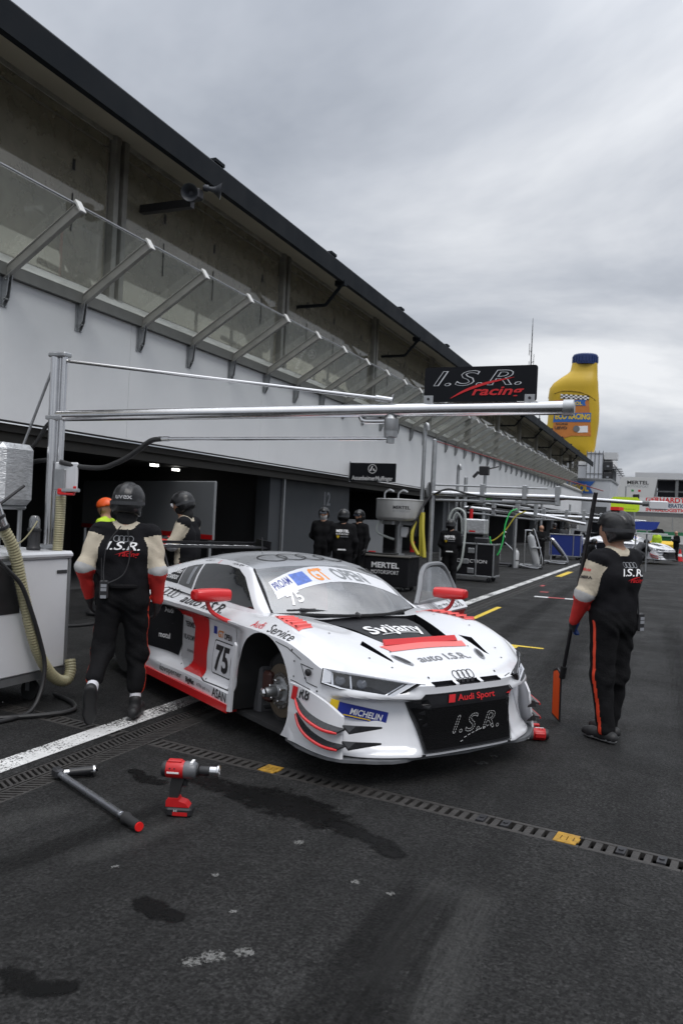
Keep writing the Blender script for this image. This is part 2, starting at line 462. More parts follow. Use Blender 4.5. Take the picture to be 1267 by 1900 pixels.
gq((XB,-R), (XC1,-R), (XC1,ydr(XC1)-DW), (XB,ydr(XB)-DW)); gq((XB,ydr(XB)+DW), (XC1,ydr(XC1)+DW), (XC1,R), (XB,R))
gq((XC1,-R), (R,-R), (R,R), (XC1,R))
gq((XA,-R), (XB,-R), (XB,-3.0), (XA,-3.0)); gq((XA,60), (XB,60), (XB,R), (XA,R))
ground = struct(g.build('ground', M_ASPH)); 
# ---- drains
M_IRON = mat('drain_iron', (0.045,0.042,0.040), 0.6, 0.3, var=0.35, scale=18, bump=0.3)
M_TROUGH = mat('drain_trough', (0.02,0.019,0.018), 0.9, var=0.3, scale=9)
drain = thing('drain_channel', 'long dark slotted double drain grating running beside the white pit lane line', 'drain', ((XA+XB)/2, 20, 0))
t_ = MB()
t_.add([(XA,-3,0),(XA,60,0),(XA,60,-.14),(XA,-3,-.14),(XB,-3,0),(XB,60,0),(XB,60,-.14),(XB,-3,-.14)], [(0,1,2,3),(7,6,5,4),(3,2,6,7)])
t_.build('trough', M_TROUGH, drain, w2l=True)
gb = MB(); wd = (XB-XA)/2
for row in (-1, 1):
    x0 = -wd+0.004 if row < 0 else 0.006; x1 = -0.006 if row < 0 else wd-0.004
    gb.box((x0,0.002,-0.03),(x0+0.016,0.498,-0.002)); gb.box((x1-0.016,0.002,-0.03),(x1,0.498,-0.002)); 
    for k in range(11):
        y = 0.012+k*0.0455; sl = 0.03*row
        a, b2 = x0+0.012, x1-0.012
        P = [(a,y-sl,-.03),(b2,y+sl,-.03),(b2,y+sl+.022,-.03),(a,y-sl+.022,-.03),(a,y-sl,-.004),(b2,y+sl,-.004),(b2,y+sl+.022,-.004),(a,y-sl+.022,-.004)]
        gb.add(P, [(3,2,1,0),(4,5,6,7),(0,1,5,4),(1,2,6,5),(2,3,7,6),(3,0,4,7)])
g0 = gb.build('grate', M_IRON, drain); g0.location = (0, 1.5-20, 0)
for i in range(1, 78):
    o = g0.copy(); COL.objects.link(o); o.parent = drain; o.location = (0, 1.5+0.5*i-20, 0)
# drain across
ang = math.atan(-0.103)
cross = thing('drain_channel', 'narrow slotted drain grating crossing the asphalt in front of the racing car', 'drain', (-1.0, ydr(-1.0), 0), ang)
t_ = MB()
for xa, xb in ((XC0, XA), (XB, XC1)):
    ya, yb = ydr(xa), ydr(xb)
    t_.add([(xa,ya-DW,0),(xb,yb-DW,0),(xb,yb-DW,-.12),(xa,ya-DW,-.12),(xa,ya+DW,0),(xb,yb+DW,0),(xb,yb+DW,-.12),(xa,ya+DW,-.12)], [(0,1,2,3),(7,6,5,4),(3,2,6,7)])
t_.build('trough', M_TROUGH, cross, w2l=True)
M_YIRON = mat('drain_yellow', (0.36,0.20,0.02), 0.7, 0.0, var=0.35, scale=30, dirt=0.95)
def cross_grate():
    m = MB(); h = DW-0.004
    m.box((0.002,-h,-.03),(0.498,-h+.03,-.001)); m.box((0.002,h-.03,-.03),(0.498,h,-.001))
    for k in range(8):
        x = 0.006+k*0.0625
        m.box((x,-h+.028,-.03),(x+0.036,h-.028,-.003))
    return m
cg = cross_grate().build('grate', M_IRON, cross)
xs = [(XB+1.0+.012)/cos(ang)+.5*i for i in range(14)]+[(XA+1.0-.012)/cos(ang)-.5*(i+1) for i in range(3)]
first = True
for x in xs:
    o = cg if first else cg.copy()
    if not first: COL.objects.link(o)
    o.parent = cross; o.location = (x, 0, 0); first = False
for (x, wdt, nm) in ((-1.46, 0.12, 'FEN'), (0.46, 0.12, 'FEN')):
    m = MB(); h = DW-.02
    m.box((x,-h,-.002),(x+wdt,-h+.04,0.003)); m.box((x,h-.04,-.002),(x+wdt,h,0.003))
    for j in range(4): m.box((x+j*wdt/3.6,-h+.04,-.002),(x+j*wdt/3.6+.028,h-.04,0.003))
    m.build('yellow_cover', M_YIRON, cross)
for x in (0.02, 0.16, 0.78, 0.98):
    m = MB(); m.box((x,-.045,-.002),(x+.045,.045,.007)); m.cyl((x+.022,0,.006),(x+.022,0,.014),.014,n=8); m.build('locking_clip', M_DARKMETAL, cross)
# ---- painted markings with wear
def worn(name, col, amount=0.5, scale=55):
    m = mat(name, col, 0.6, var=0.12, scale=6)
    n = m.node_tree.nodes; l = m.node_tree.links; b = n['Principled BSDF']
    t = n.new('ShaderNodeTexCoord'); no = n.new('ShaderNodeTexNoise'); no.inputs['Scale'].default_value = scale; no.inputs['Detail'].default_value = 5; no.inputs['Roughness'].default_value = 0.7
    l.new(t.outputs['Object'], no.inputs['Vector'])
    n2 = n.new('ShaderNodeTexNoise'); n2.inputs['Scale'].default_value = 2.2; n2.inputs['Detail'].default_value = 4; l.new(t.outputs['Object'], n2.inputs['Vector'])
    a = n.new('ShaderNodeMath'); a.operation = 'MULTIPLY_ADD'; l.new(n2.outputs['Fac'], a.inputs[0]); a.inputs[1].default_value = 0.55; l.new(no.outputs['Fac'], a.inputs[2])
    r = n.new('ShaderNodeMapRange'); r.inputs[1].default_value = 0.57+0.28*amount; r.inputs[2].default_value = 0.62+0.28*amount; r.inputs[3].default_value = 0; r.inputs[4].default_value = 1
    l.new(a.outputs[0], r.inputs[0]); l.new(r.outputs[0], b.inputs['Alpha'])
    return m
M_LINE = worn('worn_white_line', (0.62,0.62,0.61), 0.42)
M_YLINE = worn('worn_yellow_line', (0.70,0.50,0.04), 0.25)
M_CHALK = worn('chalk_scuff', (0.30,0.30,0.30), 0.95, 40)
def sheet(name, pts, m, z=0.004, div=1):
    b_ = MB(); b_.add([(x, y, z) for x, y in pts], [tuple(range(len(pts)))]); return struct(b_.build(name, m))
sheet('white_lane_line', [(-3.965,-5),(-3.775,-5),(-3.775,80),(-3.965,80)], M_LINE)
sheet('yellow_marking', [(-3.22,13.5),(-3.12,13.5),(-3.12,15.7),(-3.22,15.7)], M_YLINE)
sheet('yellow_marking', [(-2.30,10.98),(-1.60,10.96),(-1.60,11.05),(-2.30,11.09)], M_YLINE)
sheet('yellow_marking', [(-2.02,10.80),(-1.93,10.80),(-1.93,10.955),(-2.02,10.955)], M_YLINE)
sheet('yellow_marking', [(-3.56,26.2),(-3.36,26.2),(-3.36,29.4),(-3.56,29.4)], M_YLINE)
sheet('red_and_white_marking', [(-2.97,18.55),(-2.66,18.55),(-2.66,18.75),(-2.97,18.75)], M_PRINTW)
sheet('red_and_white_marking', [(-2.658,18.56),(-2.3,18.6),(-2.3,18.78),(-2.658,18.76)], mat('faded_red_paint',(0.42,0.06,0.06),0.6,var=0.2,scale=20))
sheet('red_and_white_marking', [(-2.298,18.6),(-2.05,18.62),(-2.05,18.8),(-2.298,18.78)], M_PRINTW)
sheet('red_spot', [(-3.35,21.8),(-3.25,21.8),(-3.25,22.2),(-3.35,22.2)], MATS['faded_red_paint'])
sheet('red_spot', [(-3.05,19.9),(-2.86,19.95),(-2.86,20.15),(-3.05,20.1)], MATS['faded_red_paint'])
# ---- stains: oil runs, dark tyre tracks, pale scuffs (shapes of their own)
def stain_mat(name, col, rough, dens, scale=6.0, stretch=(1,1,1), lo=0.42, hi=0.62):
    m = bpy.data.materials.new(name); m.use_nodes = True
    n = m.node_tree.nodes; l = m.node_tree.links; b = n['Principled BSDF']
    b.inputs['Base Color'].default_value = (*col, 1); b.inputs['Roughness'].default_value = rough; b.inputs['Specular IOR Level'].default_value = 0.12
    uv = n.new('ShaderNodeAttribute'); uv.attribute_name = 'edge'      # 0 at the rim, 1 in the middle
    t = n.new('ShaderNodeTexCoord'); q = n.new('ShaderNodeMapping'); q.inputs['Scale'].default_value = stretch; l.new(t.outputs['Object'], q.inputs[0])
    no = n.new('ShaderNodeTexNoise'); no.inputs['Scale'].default_value = scale; no.inputs['Detail'].default_value = 7; no.inputs['Roughness'].default_value = 0.68; l.new(q.outputs[0], no.inputs['Vector'])
    a = n.new('ShaderNodeMath'); a.operation = 'MULTIPLY_ADD'; l.new(uv.outputs['Fac'], a.inputs[0]); a.inputs[1].default_value = 0.5; l.new(no.outputs['Fac'], a.inputs[2])
    r = n.new('ShaderNodeMapRange'); r.interpolation_type = 'SMOOTHSTEP'; r.inputs[1].default_value = lo+0.25; r.inputs[2].default_value = hi+0.25; r.inputs[3].default_value = 0; r.inputs[4].default_value = dens
    l.new(a.outputs[0], r.inputs[0]); l.new(r.outputs[0], b.inputs['Alpha'])
    return m
def stain(name, path, widths, m, z):
    pts = spline([(x, y, 0) for x, y in path], 8); n_ = len(pts); V = []; Fs = []; ed = []
    for i, p in enumerate(pts):
        d = (pts[min(i+1,n_-1)]-pts[max(i-1,0)]).normalized(); nn = Vector((-d.y, d.x, 0))
        f = i/(n_-1)*(len(widths)-1); k = min(int(f), len(widths)-2); wd_ = widths[k]+(widths[k+1]-widths[k])*(f-k)
        for j in range(5):
            V.append(tuple(p+nn*wd_*(j-2)/2+Vector((0,0,z)))); ed.append((0,0.8,1,0.8,0)[j]*min(1, i/4, (n_-1-i)/4))
    for i in range(n_-1):
        for j in range(4): Fs.append((i*5+j, i*5+j+1, i*5+j+6, i*5+j+5))
    me = bpy.data.meshes.new(name); me.from_pydata(V, [], Fs); me.materials.append(m)
    at = me.attributes.new('edge', 'FLOAT', 'POINT'); at.data.foreach_set('value', ed)
    o = bpy.data.objects.new(name, me); COL.objects.link(o); return struct(o)
M_OIL = stain_mat('oil_stain', (0.003,0.003,0.003), 0.5, 0.92, 13.0, (1,1,1), 0.42, 0.76)
M_TYRE = stain_mat('tyre_rubber_mark', (0.008,0.008,0.008), 0.7, 0.33, 3.0, (14,0.5,1), 0.30, 0.80)
M_SCUFF = stain_mat('pale_scuff', (0.12,0.12,0.117), 0.85, 0.24, 6.0, (12,0.9,1), 0.45, 0.95)
M_PAINTSPOT = stain_mat('pale_paint_spot', (0.30,0.30,0.29), 0.8, 0.5, 60.0, (1,1,1), 0.60, 0.80)
stain('oil_stain', [(-2.95,4.35),(-2.45,4.22),(-2.1,4.18),(-1.75,4.08),(-1.62,3.92)], [.10,.16,.30,.22,.20], M_OIL, .003)
stain('oil_stain', [(-1.75,4.06),(-1.58,4.0),(-1.42,3.95),(-1.28,3.86),(-1.18,3.78)], [.06,.14,.10,.12,.05], M_OIL, .0034)
stain('oil_stain', [(-3.2,4.25),(-2.95,4.1),(-2.75,4.12)], [.05,.10,.05], M_OIL, .0031)
stain('oil_stain', [(-2.10,2.88),(-1.98,2.82),(-1.86,2.80),(-1.80,2.84)], [.04,.10,.09,.03], M_OIL, .003)
stain('oil_stain', [(-2.2,2.25),(-2.05,2.17),(-1.92,2.2),(-1.85,2.3)], [.04,.09,.08,.03], M_OIL, .003)
for x0, y0, x1, y1, wd_, mm in ((-1.02,1.6,-1.05,3.7,.14,M_TYRE),(-.88,1.6,-.93,3.7,.08,M_TYRE),(-.80,2.0,-.84,3.6,.04,M_TYRE),(-.94,2.6,-.95,3.75,.10,M_SCUFF),(-.72,2.4,-.74,3.8,.16,M_SCUFF),
        (-2.6,2.9,-2.3,3.9,.12,M_SCUFF),(-3.3,2.7,-3.0,3.6,.20,M_SCUFF),(-2.9,2.4,-2.55,3.9,.10,M_TYRE),(.35,5,-.1,16,.22,M_TYRE),(-1.2,7.5,-1.5,20,.25,M_TYRE),(.9,6,.5,22,.25,M_TYRE),(-2.3,9,-2.6,24,.2,M_TYRE)):
    stain('tyre_mark', [(x0,y0),((x0*2+x1)/3+.01,(2*y0+y1)/3),((x0+2*x1)/3-.01,(y0+2*y1)/3),(x1,y1)], [wd_,wd_*1.2,wd_,wd_*.8], mm, .0022+.0002*random.random())
for x, y, r_ in ((-1.55,2.62,.05),(-1.46,2.70,.04),(-1.60,2.55,.04),(-1.30,3.45,.025),(-1.12,3.42,.022),(-1.72,3.72,.03),(-1.66,2.95,.02),(-1.20,5.55,.05),(-1.15,5.75,.04),(-1.9,3.2,.02),(-2.35,3.05,.02),(-.9,2.3,.02),(-.3,2.7,.015)):
    stain('paint_spot', [(x-r_,y-r_*.8),(x,y),(x+r_,y+r_)], [r_,r_*1.6,r_], M_PAINTSPOT, .0028)

# ================================================================ PIT BUILDING
XW = -10.0; YS, YE = 2.0, 92.0
M_WALL = mat('white_fascia', (0.80,0.805,0.82), 0.5, var=0.035, scale=0.6, dirt=0.10)
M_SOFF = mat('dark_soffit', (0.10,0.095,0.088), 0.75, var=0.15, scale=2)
M_GUT = mat('dark_gutter', (0.009,0.012,0.016), 0.7, spec=0.15, var=0.15, scale=1.5)
M_LEDGE = mat('stained_ledge', (0.66,0.66,0.63), 0.6, var=0.10, scale=1.4, dirt=0.25, stretch=(1,1,1))
M_BLIND = mat('beige_lining', (0.56,0.52,0.42), 0.8, var=0.08, scale=0.6)
M_TRUSS = mat('truss_steel', (0.03,0.029,0.026), 0.6, var=0.2, scale=3)
M_ALU = mat('canopy_aluminium', (0.50,0.49,0.46), 0.45, 0.25, var=0.1, scale=4)
M_MULL = mat('mullion_grey', (0.33,0.32,0.29), 0.6, var=0.2, scale=3, dirt=0.4)
M_PANE = glass_mat('window_pane', (0.80,0.78,0.70), film=0.36, gloss=0.02, fcol=(0.62,0.58,0.48), mot=0.15)  # pale film lightens the panes in place of a brighter interior
M_CGLASS = glass_mat('canopy_glass', (0.93,0.95,0.94), film=0.02, gloss=0.02)
M_DGREY = mat('dark_grey_cladding', (0.05,0.055,0.062), 0.6, var=0.1, scale=1.5)
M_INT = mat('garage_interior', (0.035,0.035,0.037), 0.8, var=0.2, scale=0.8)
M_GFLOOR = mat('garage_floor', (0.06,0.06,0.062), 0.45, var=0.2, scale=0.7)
pb = thing('pit_building', 'long white pit garage building with glass canopy, beige windows and dark roof gutter', 'building', (XW, YS, 0))
# white fascia panels, each a piece of its own with a recessed joint
py = YS
while py < YE:
    pe = min(py+5.35, YE)
    m = MB(); m.box((XW-0.30, py+0.004, 2.95), (XW, pe-0.004, 5.20)); m.build('fascia_panel', M_WALL, pb, w2l=True); py = pe
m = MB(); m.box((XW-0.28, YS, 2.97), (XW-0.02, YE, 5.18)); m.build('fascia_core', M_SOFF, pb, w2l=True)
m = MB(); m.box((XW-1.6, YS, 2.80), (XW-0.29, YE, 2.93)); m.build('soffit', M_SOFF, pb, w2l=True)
m = MB(); m.box((XW-0.55, YS, 2.62), (XW-0.42, YE, 2.80)); m.build('door_rail', mat('door_rail',(0.075,0.07,0.062),0.7,var=.2,scale=2), pb, w2l=True)
# sill ledge under the windows
m = MB(); m.box((XW-0.32, YS, 5.205), (XW+0.10, YE, 5.40)); m.build('ledge', mat('ledge_grey',(0.20,0.20,0.19),0.6,var=.15,scale=2), pb, w2l=True)
m = MB(); m.add([(XW+0.08,YS,5.404),(XW+0.08,YE,5.404),(XW-0.38,YE,5.70),(XW-0.38,YS,5.70),(XW-0.38,YE,5.40),(XW-0.38,YS,5.40)], [(3,2,1,0),(0,1,4,5)]); m.build('sloping_sill', M_LEDGE, pb, w2l=True)
# upper windows: bays of 7.15 m
BAY = 7.15; Y0B = 12.55-BAY*2
nb = int((YE-Y0B)/BAY)
for i in range(nb):
    a = Y0B+i*BAY
    if a+BAY < YS: continue
    m = MB(); m.box((XW-0.42, a+0.28, 5.66), (XW-0.40, a+BAY-0.28, 8.84)); m.build('window_pane', M_PANE, pb, w2l=True)
    m = MB(); m.bbox((XW-0.50, a-0.20, 5.45), (XW-0.28, a-0.06, 8.86), 0.01); m.bbox((XW-0.50, a+0.06, 5.45), (XW-0.28, a+0.20, 8.86), 0.01); m.box((XW-0.56, a-0.28, 5.45),(XW-0.44, a+0.28, 8.86)); m.build('mullion', M_MULL, pb, w2l=True)
    m = MB(); m.box((XW-0.46, a+0.28, 8.50), (XW-0.39, a+BAY-0.28, 8.53)); m.box((XW-0.46, a+0.24, 5.62),(XW-0.385,a+BAY-.24,5.70)); m.build('window_rail', M_MULL, pb, w2l=True)
    # roof truss seen through the pane
    m = MB(); X_ = XW-1.1
    m.box((X_-0.1, a-0.09, 5.5), (X_+0.1, a+0.09, 8.6))
    def bar(p, q, r_=0.10): m.cyl(p, q, r_, n=6)
    bar((X_, a+.3, 6.3), (X_, a+2.4, 8.3), 0.17); bar((X_, a+BAY-.2, 6.2), (X_, a+BAY-2.2, 8.3), 0.15); bar((X_, a+2.3, 8.3), (X_, a+BAY-2.1, 8.3), 0.17)
    bar((X_-1.5, a+1.0, 5.6), (X_-1.5, a+1.0, 8.4), 0.05); bar((X_-.4, a+4.6, 5.6), (X_-.4, a+4.6, 8.2), 0.04)
    bar((X_, a, 7.2), (X_, a+BAY, 7.35), 0.06); bar((X_-1.2, a+BAY, 6.1), (X_-1.2, a, 6.6), 0.07)
    m.build('roof_truss', M_TRUSS, pb, w2l=True)
    for yy in (a+1.6, a+BAY*0.5, a+BAY-1.2):
        m = MB(); m.box((XW-0.405, yy-0.03, 7.72), (XW-0.385, yy+0.03, 7.92)); m.build('vent_latch', M_BLACK, pb, w2l=True)
        m = MB(); m.box((XW-.398, yy-.012, 6.6),(XW-.388, yy+.012, 7.3)); m.build('latch_rod', M_BLACK, pb, w2l=True)
m = MB(); m.box((-22.0, YS, 5.3), (-21.8, YE, 6.4)); m.build('upper_back_wall', M_BLIND, pb, w2l=True)  # wall cut low so sky light enters above it onto the ceiling
m = MB(); m.box((-16.2, YS, 5.5), (-16.0, YE, 7.9)); m.build('sky_screen', M_TRUSS, pb, w2l=True)  # added dark screen, hides bright sky behind the lower windows
m = MB(); m.box((-21.8, YS, 5.35), (XW-0.40, YE, 5.55)); m.build('upper_floor', M_SOFF, pb, w2l=True)
# roof: gutter board, soffit, roof sheet
m = MB(); m.prism([(-9.02,8.18),(-8.92,8.20),(-8.92,8.66),(-9.0,8.74),(-9.06,8.74),(-9.06,8.26)], YE-YS, frame((0,YE,0),(1,0,0),(0,0,1))); m.build('gutter', M_GUT, pb, w2l=True)
m = MB(); m.add([(-9.05,YS,8.73),(-9.05,YE,8.73),(-22,YE,11.3),(-22,YS,11.3),(-9.05,YS,8.60),(-9.05,YE,8.60),(-22,YE,11.17),(-22,YS,11.17)], [(0,1,2,3),(7,6,5,4),(0,4,5,1),(1,5,6,2),(0,3,7,4)]); m.build('roof', M_GUT, pb, w2l=True)
m = MB(); m.add([(-9.07,YS,8.55),(-9.07,YE,8.55),(-21.9,YE,11.08),(-21.9,YS,11.08)], [(0,1,2,3)]); m.build('ceiling_lining', M_BLIND, pb, w2l=True)
m = MB(); m.box((XW-0.45, YS, 8.72), (XW-0.37, YE, 8.82)); m.build('blind_box', mat('pale_strip',(0.5,0.49,0.45),0.6,var=.3,scale=2), pb, w2l=True)
for i in range(13):
    y = 14.0+i*5.9
    m = MB(); m.box((-9.35, y-0.18, 8.76), (-8.98, y+0.18, 8.83)); m.build('roof_clip', M_GUT, pb, w2l=True)
for i in range(9):
    y = 20.6+i*7.15
    m = MB(); m.box((-9.2, y-0.09, 8.12), (-8.9, y+0.09, 8.26)); m.cyl((-9.02,y,8.15),(-9.5,y,7.6),0.05,n=8); m.cyl((-9.5,y,7.6),(-10.4,y,7.6),0.05,n=8); m.build('gutter_outlet', M_GUT, pb, w2l=True)
# glass canopy: brackets, tie rod, panes
SP = 1.735; YB0 = 9.48-SP*4
def bracket_meshes():
    A = MB()
    d = Vector((-8.54-XW, 0, 6.15-5.24)); M_ = frame((0,0,0), d, (0,1,0)); ln = d.length
    A.bbox((0.0,-0.045,0.04),(ln,0.045,0.060),0.004,M=M_); A.bbox((0.0,-0.045,-0.10),(ln,0.045,-0.075),0.004,M=M_); A.box((0,-0.03,-0.075),(ln,0.03,0.04),M=M_)
    T = MB(); T.bbox((ln-0.005,-0.065,-0.12),(ln+0.035,0.065,0.10),0.006,M=M_); T.cyl(M_ @ Vector((ln-0.03,0,0.03)), M_ @ Vector((ln-0.03,0,0.11)), 0.02, n=8)
    G = MB()
    for s_ in (-0.035, 0.035):
        G.prism([(0.0,-0.05),(0.17,0.05),(0.14,0.0),(0.10,-0.35),(0.03,-0.50),(0.0,-0.52)], 0.012, frame((0.02,s_+0.006,0),(1,0,0),(0,0,1)))
    G.cyl((0.07,-0.06,-0.40),(0.07,0.06,-0.40),0.018,n=8); G.cyl((0.09,-0.06,-0.1),(0.09,0.06,-0.1),0.018,n=8); G.box((0.0,-0.09,-0.52),(0.018,0.09,0.0))
    return A, T, G
A, T, G = bracket_meshes()
br0 = A.build('canopy_bracket', M_ALU, pb); t0 = T.build('tip_plate', mat('tip_white',(0.66,0.66,0.64),0.5,.1), br0); t0b = G.build('gusset', M_GALV, br0)
nbk = int((76.5-YB0)/SP)
pm = MB(); d = Vector((-8.56-XW, 0, 6.13-5.24))
pm.box((0.12,0.045,0.066),(d.length-0.02,SP-0.045,0.078), M=frame((0,0,0), d, (0,1,0)))
pane0 = pm.build('canopy_pane', M_CGLASS, pb)
for i in range(nbk):
    y = YB0+i*SP
    o = br0 if i == 0 else copy_tree(br0, pb); o.location = (0.0, y-YS, 5.24)
    p = pane0 if i == 0 else pane0.copy()
    if i: COL.objects.link(p); p.parent = pb
    p.location = (0.0, y-YS, 5.24)
    m = MB(); m.cyl((-8.575, y, 6.185), (-8.575, y+SP, 6.185), 0.016, n=8); m.build('canopy_rod', M_GALV, pb, w2l=True)
# ground floor: piers, garage interiors, doors
for y in (2.2, 20.3, 38.3, 47.5, 56.5, 65.5, 74.5, 83.5):
    m = MB(); m.box((XW-1.05, y-0.40, 0), (XW-0.62, y+0.40, 2.80)); m.build('pier', M_DGREY, pb, w2l=True)
    m = MB(); m.box((XW-0.60, y+0.28, 0), (XW-0.52, y+0.36, 2.78)); m.build('door_guide', M_GALV, pb, w2l=True)
m = MB(); m.box((XW-0.98, 20.75, 0), (XW-0.80, 26.2, 2.80)); m.build('dark_cladding', M_DGREY, pb, w2l=True)
m = MB(); m.box((XW-0.98, 38.7, 0), (XW-0.80, 41.5, 2.80)); m.build('dark_cladding', M_DGREY, pb, w2l=True)
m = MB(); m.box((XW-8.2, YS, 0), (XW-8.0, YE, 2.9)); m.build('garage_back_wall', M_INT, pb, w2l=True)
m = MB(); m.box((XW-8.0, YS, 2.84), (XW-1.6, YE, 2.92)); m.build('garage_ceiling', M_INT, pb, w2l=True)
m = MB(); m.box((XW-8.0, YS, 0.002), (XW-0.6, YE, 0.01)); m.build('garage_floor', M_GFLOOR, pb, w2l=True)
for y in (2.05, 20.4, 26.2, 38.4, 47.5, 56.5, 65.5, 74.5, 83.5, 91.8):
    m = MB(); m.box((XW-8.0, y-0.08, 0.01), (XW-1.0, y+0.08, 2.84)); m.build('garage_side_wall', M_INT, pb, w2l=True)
# strip lights inside the garages (lit)
M_LAMP = mat('strip_light', (0.9,0.9,0.9), 0.4, emit=(1,0.98,0.92,4.0))
for x, y in ((-12.3,12.2),(-12.9,17.6),(-13.6,19.6),(-13.5,31),(-13.5,52)):
    m = MB(); m.box((x-0.04, y-0.14, 2.72), (x+0.04, y+0.14, 2.78)); m.build('strip_light', M_LAMP, pb, w2l=True)
# number 12 on the dark cladding
m = MB(); flat_text(m, '12', frame((XW-0.80, 24.3, 1.95),(0,1,0),(0,0,1)), 0.62, bold=0.02); m.build('garage_number', M_PRINTG, pb, w2l=True)
# pale partition boards inside the garage
M_PART = mat('pale_partition', (0.24,0.25,0.26), 0.5, var=0.06, scale=1.5)
def wall_between(name, label, p, q, z0, z1, th, m_, stripe=True, cat='partition'):
    p = Vector((*p,0)); q = Vector((*q,0)); d = q-p
    t = thing(name, label, cat, p, math.atan2(d.y, d.x))
    m = MB(); m.bbox((0,-th/2,z0),(d.length,th/2,z1),0.02); m.build('board', m_, t)
    if stripe:
        m = MB(); m.box((0.01,-th/2-0.004,z0+0.02),(d.length-0.01,-th/2-0.001,z0+0.12)); m.build('red_stripe', M_RED, t)
    for xx in (0.15, d.length-0.15):
        m = MB(); m.box((xx-0.05,-0.25,0.01),(xx+0.05,0.25,0.05)); m.box((xx-0.03,-0.03,0.05),(xx+0.03,0.03,z0)); m.build('foot', M_GALV, t)
    return t
# ================================================================ RACING CAR
# local frame: x forward (front axle near x = -0.08), y to the car's left, z up from the ride plane; the car stands on its air jacks
LIFT = 0.09
M_CARW = mat('car_white', (0.75,0.757,0.785), 0.22, var=0.015, scale=5, coat=0.8, dirt=0.05)
M_CARS = mat('car_silver_roof', (0.42,0.43,0.45), 0.3, 0.45, var=0.04, scale=6, coat=0.5)
M_CARB = mat('car_black', (0.010,0.010,0.012), 0.4, var=0.1, scale=12, spec=.3)
M_CARBON = mat('carbon', (0.03,0.031,0.034), 0.3, 0.1, var=0.25, scale=40)
M_CARR = mat('car_red', (0.62,0.012,0.014), 0.32, var=0.03, scale=8, coat=0.4)
M_CARRP = mat('car_pale_red', (0.80,0.16,0.15), 0.4, var=0.04, scale=8)
M_SPLIT = mat('splitter_grey', (0.16,0.165,0.175), 0.4, 0.2, var=0.2, scale=14, dirt=0.3)
M_WS = glass_mat('windscreen_glass', (0.75,0.77,0.80), film=0.22, gloss=0.20, rough=0.04)  # grey diffuse film paints sky reflection and milkiness into the glass
M_SG = mat('dark_side_glass', (0.012,0.013,0.015), 0.04, spec=0.8, coat=0.5)
M_WELL = mat('wheel_well', (0.022,0.022,0.023), 0.85, var=0.4, scale=7)
M_LENS = glass_mat('lamp_lens', (0.93,0.94,0.96), film=0.03, gloss=0.04)
M_LED = mat('lamp_chrome', (0.80,0.81,0.84), 0.22, 0.7)
M_DRL = mat('lamp_light_bar', (0.90,0.91,0.94), 0.3)
M_LAMPIN = mat('lamp_housing', (0.045,0.047,0.052), 0.35, 0.3, var=0.3, scale=25)
M_BLUE = mat('blue_print', (0.015,0.03,0.26), 0.45)
M_SKYB = mat('light_blue_print', (0.10,0.18,0.55), 0.5, var=.3, scale=30)
M_ORANGE = mat('orange_print', (0.80,0.28,0.05), 0.5)
def interp(tab, x):
    xs_ = [t[0] for t in tab]
    if x <= xs_[0]: return tab[0][1]
    if x >= xs_[-1]: return tab[-1][1]
    i = max(k for k in range(len(xs_)) if xs_[k] <= x); i = min(i, len(xs_)-2)
    def sl(k):
        if k <= 0 or k >= len(tab)-1: k0, k1 = max(k-1,0), min(k+1,len(tab)-1)
        else: k0, k1 = k-1, k+1
        return (tab[k1][1]-tab[k0][1])/(tab[k1][0]-tab[k0][0])
    h = xs_[i+1]-xs_[i]; t = (x-xs_[i])/h; a, b = tab[i][1], tab[i+1][1]; ma, mb_ = sl(i)*h, sl(i+1)*h
    return (2*t**3-3*t**2+1)*a+(t**3-2*t**2+t)*ma+(-2*t**3+3*t**2)*b+(t**3-t**2)*mb_
def sstep(a, b, x):
    t = min(1, max(0, (x-a)/(b-a))); return t*t*(3-2*t)
ZC = [(-3.6,.88),(-3.0,.90),(-2.2,.90),(-1.0,.85),(-.4,.83),(-.1,.812),(.2,.782),(.5,.722),(.72,.662),(.88,.608),(1.0,.555)]
ZF = [(-3.6,.86),(-3.3,.90),(-2.8,.92),(-2.3,.89),(-1.9,.868),(-1.2,.852),(-.7,.84),(-.45,.832),(-.2,.838),(.05,.83),(.25,.80),(.45,.745),(.62,.685),(.8,.625),(1.0,.55)]
YE_ = [(-3.6,.90),(-2.8,.99),(-2.3,.985),(-1.9,.955),(-1.4,.93),(-.8,.935),(-.4,.955),(0,.965),(.3,.955),(.5,.93),(.7,.86),(.9,.7),(1.0,.5)]
def hood(x, y):
    r = abs(y); c = interp(ZC, x); f = interp(ZF, x); ye = interp(YE_, x); yc = min(.74, ye*.8)
    if r < yc: return c-0.012*sstep(0.0,.5,r)*sstep(1.1,.6,x)+(f-c+0.012)*sstep(.36, yc, r)
    t = min(1, (r-yc)/(ye-yc)); zt = ztop(x)
    k = sstep(-.25,-.65,x)*sstep(-2.35,-1.9,x)
    return zt+(f-zt)*(math.sqrt(max(0, 1-t*t))*(1-k)+(1-t)*k)
ZT = [(-3.6,.80),(-3.2,.83),(-2.8,.85),(-2.4,.82),(-1.9,.775),(-1.4,.765),(-.8,.755),(-.4,.75),(0,.745),(.25,.725),(.45,.67),(.62,.60),(.85,.555),(.95,.54),(1.0,.535)]
def ztop(x): return interp(ZT, x)
OUT = [(1.0,0),(0.998,.15),(.99,.33),(.955,.46),(.86,.665),(.74,.80),(.60,.895),(.45,.935),(.2,.955),(-.05,.965),(-.4,.955),(-.8,.938),(-1.4,.932),(-1.9,.955),(-2.4,.985),(-2.8,.99),(-3.15,.965),(-3.42,.88),(-3.52,.62),(-3.55,.3),(-3.55,0)]
outl = spline([(x, y, 0) for x, y in OUT], 9)
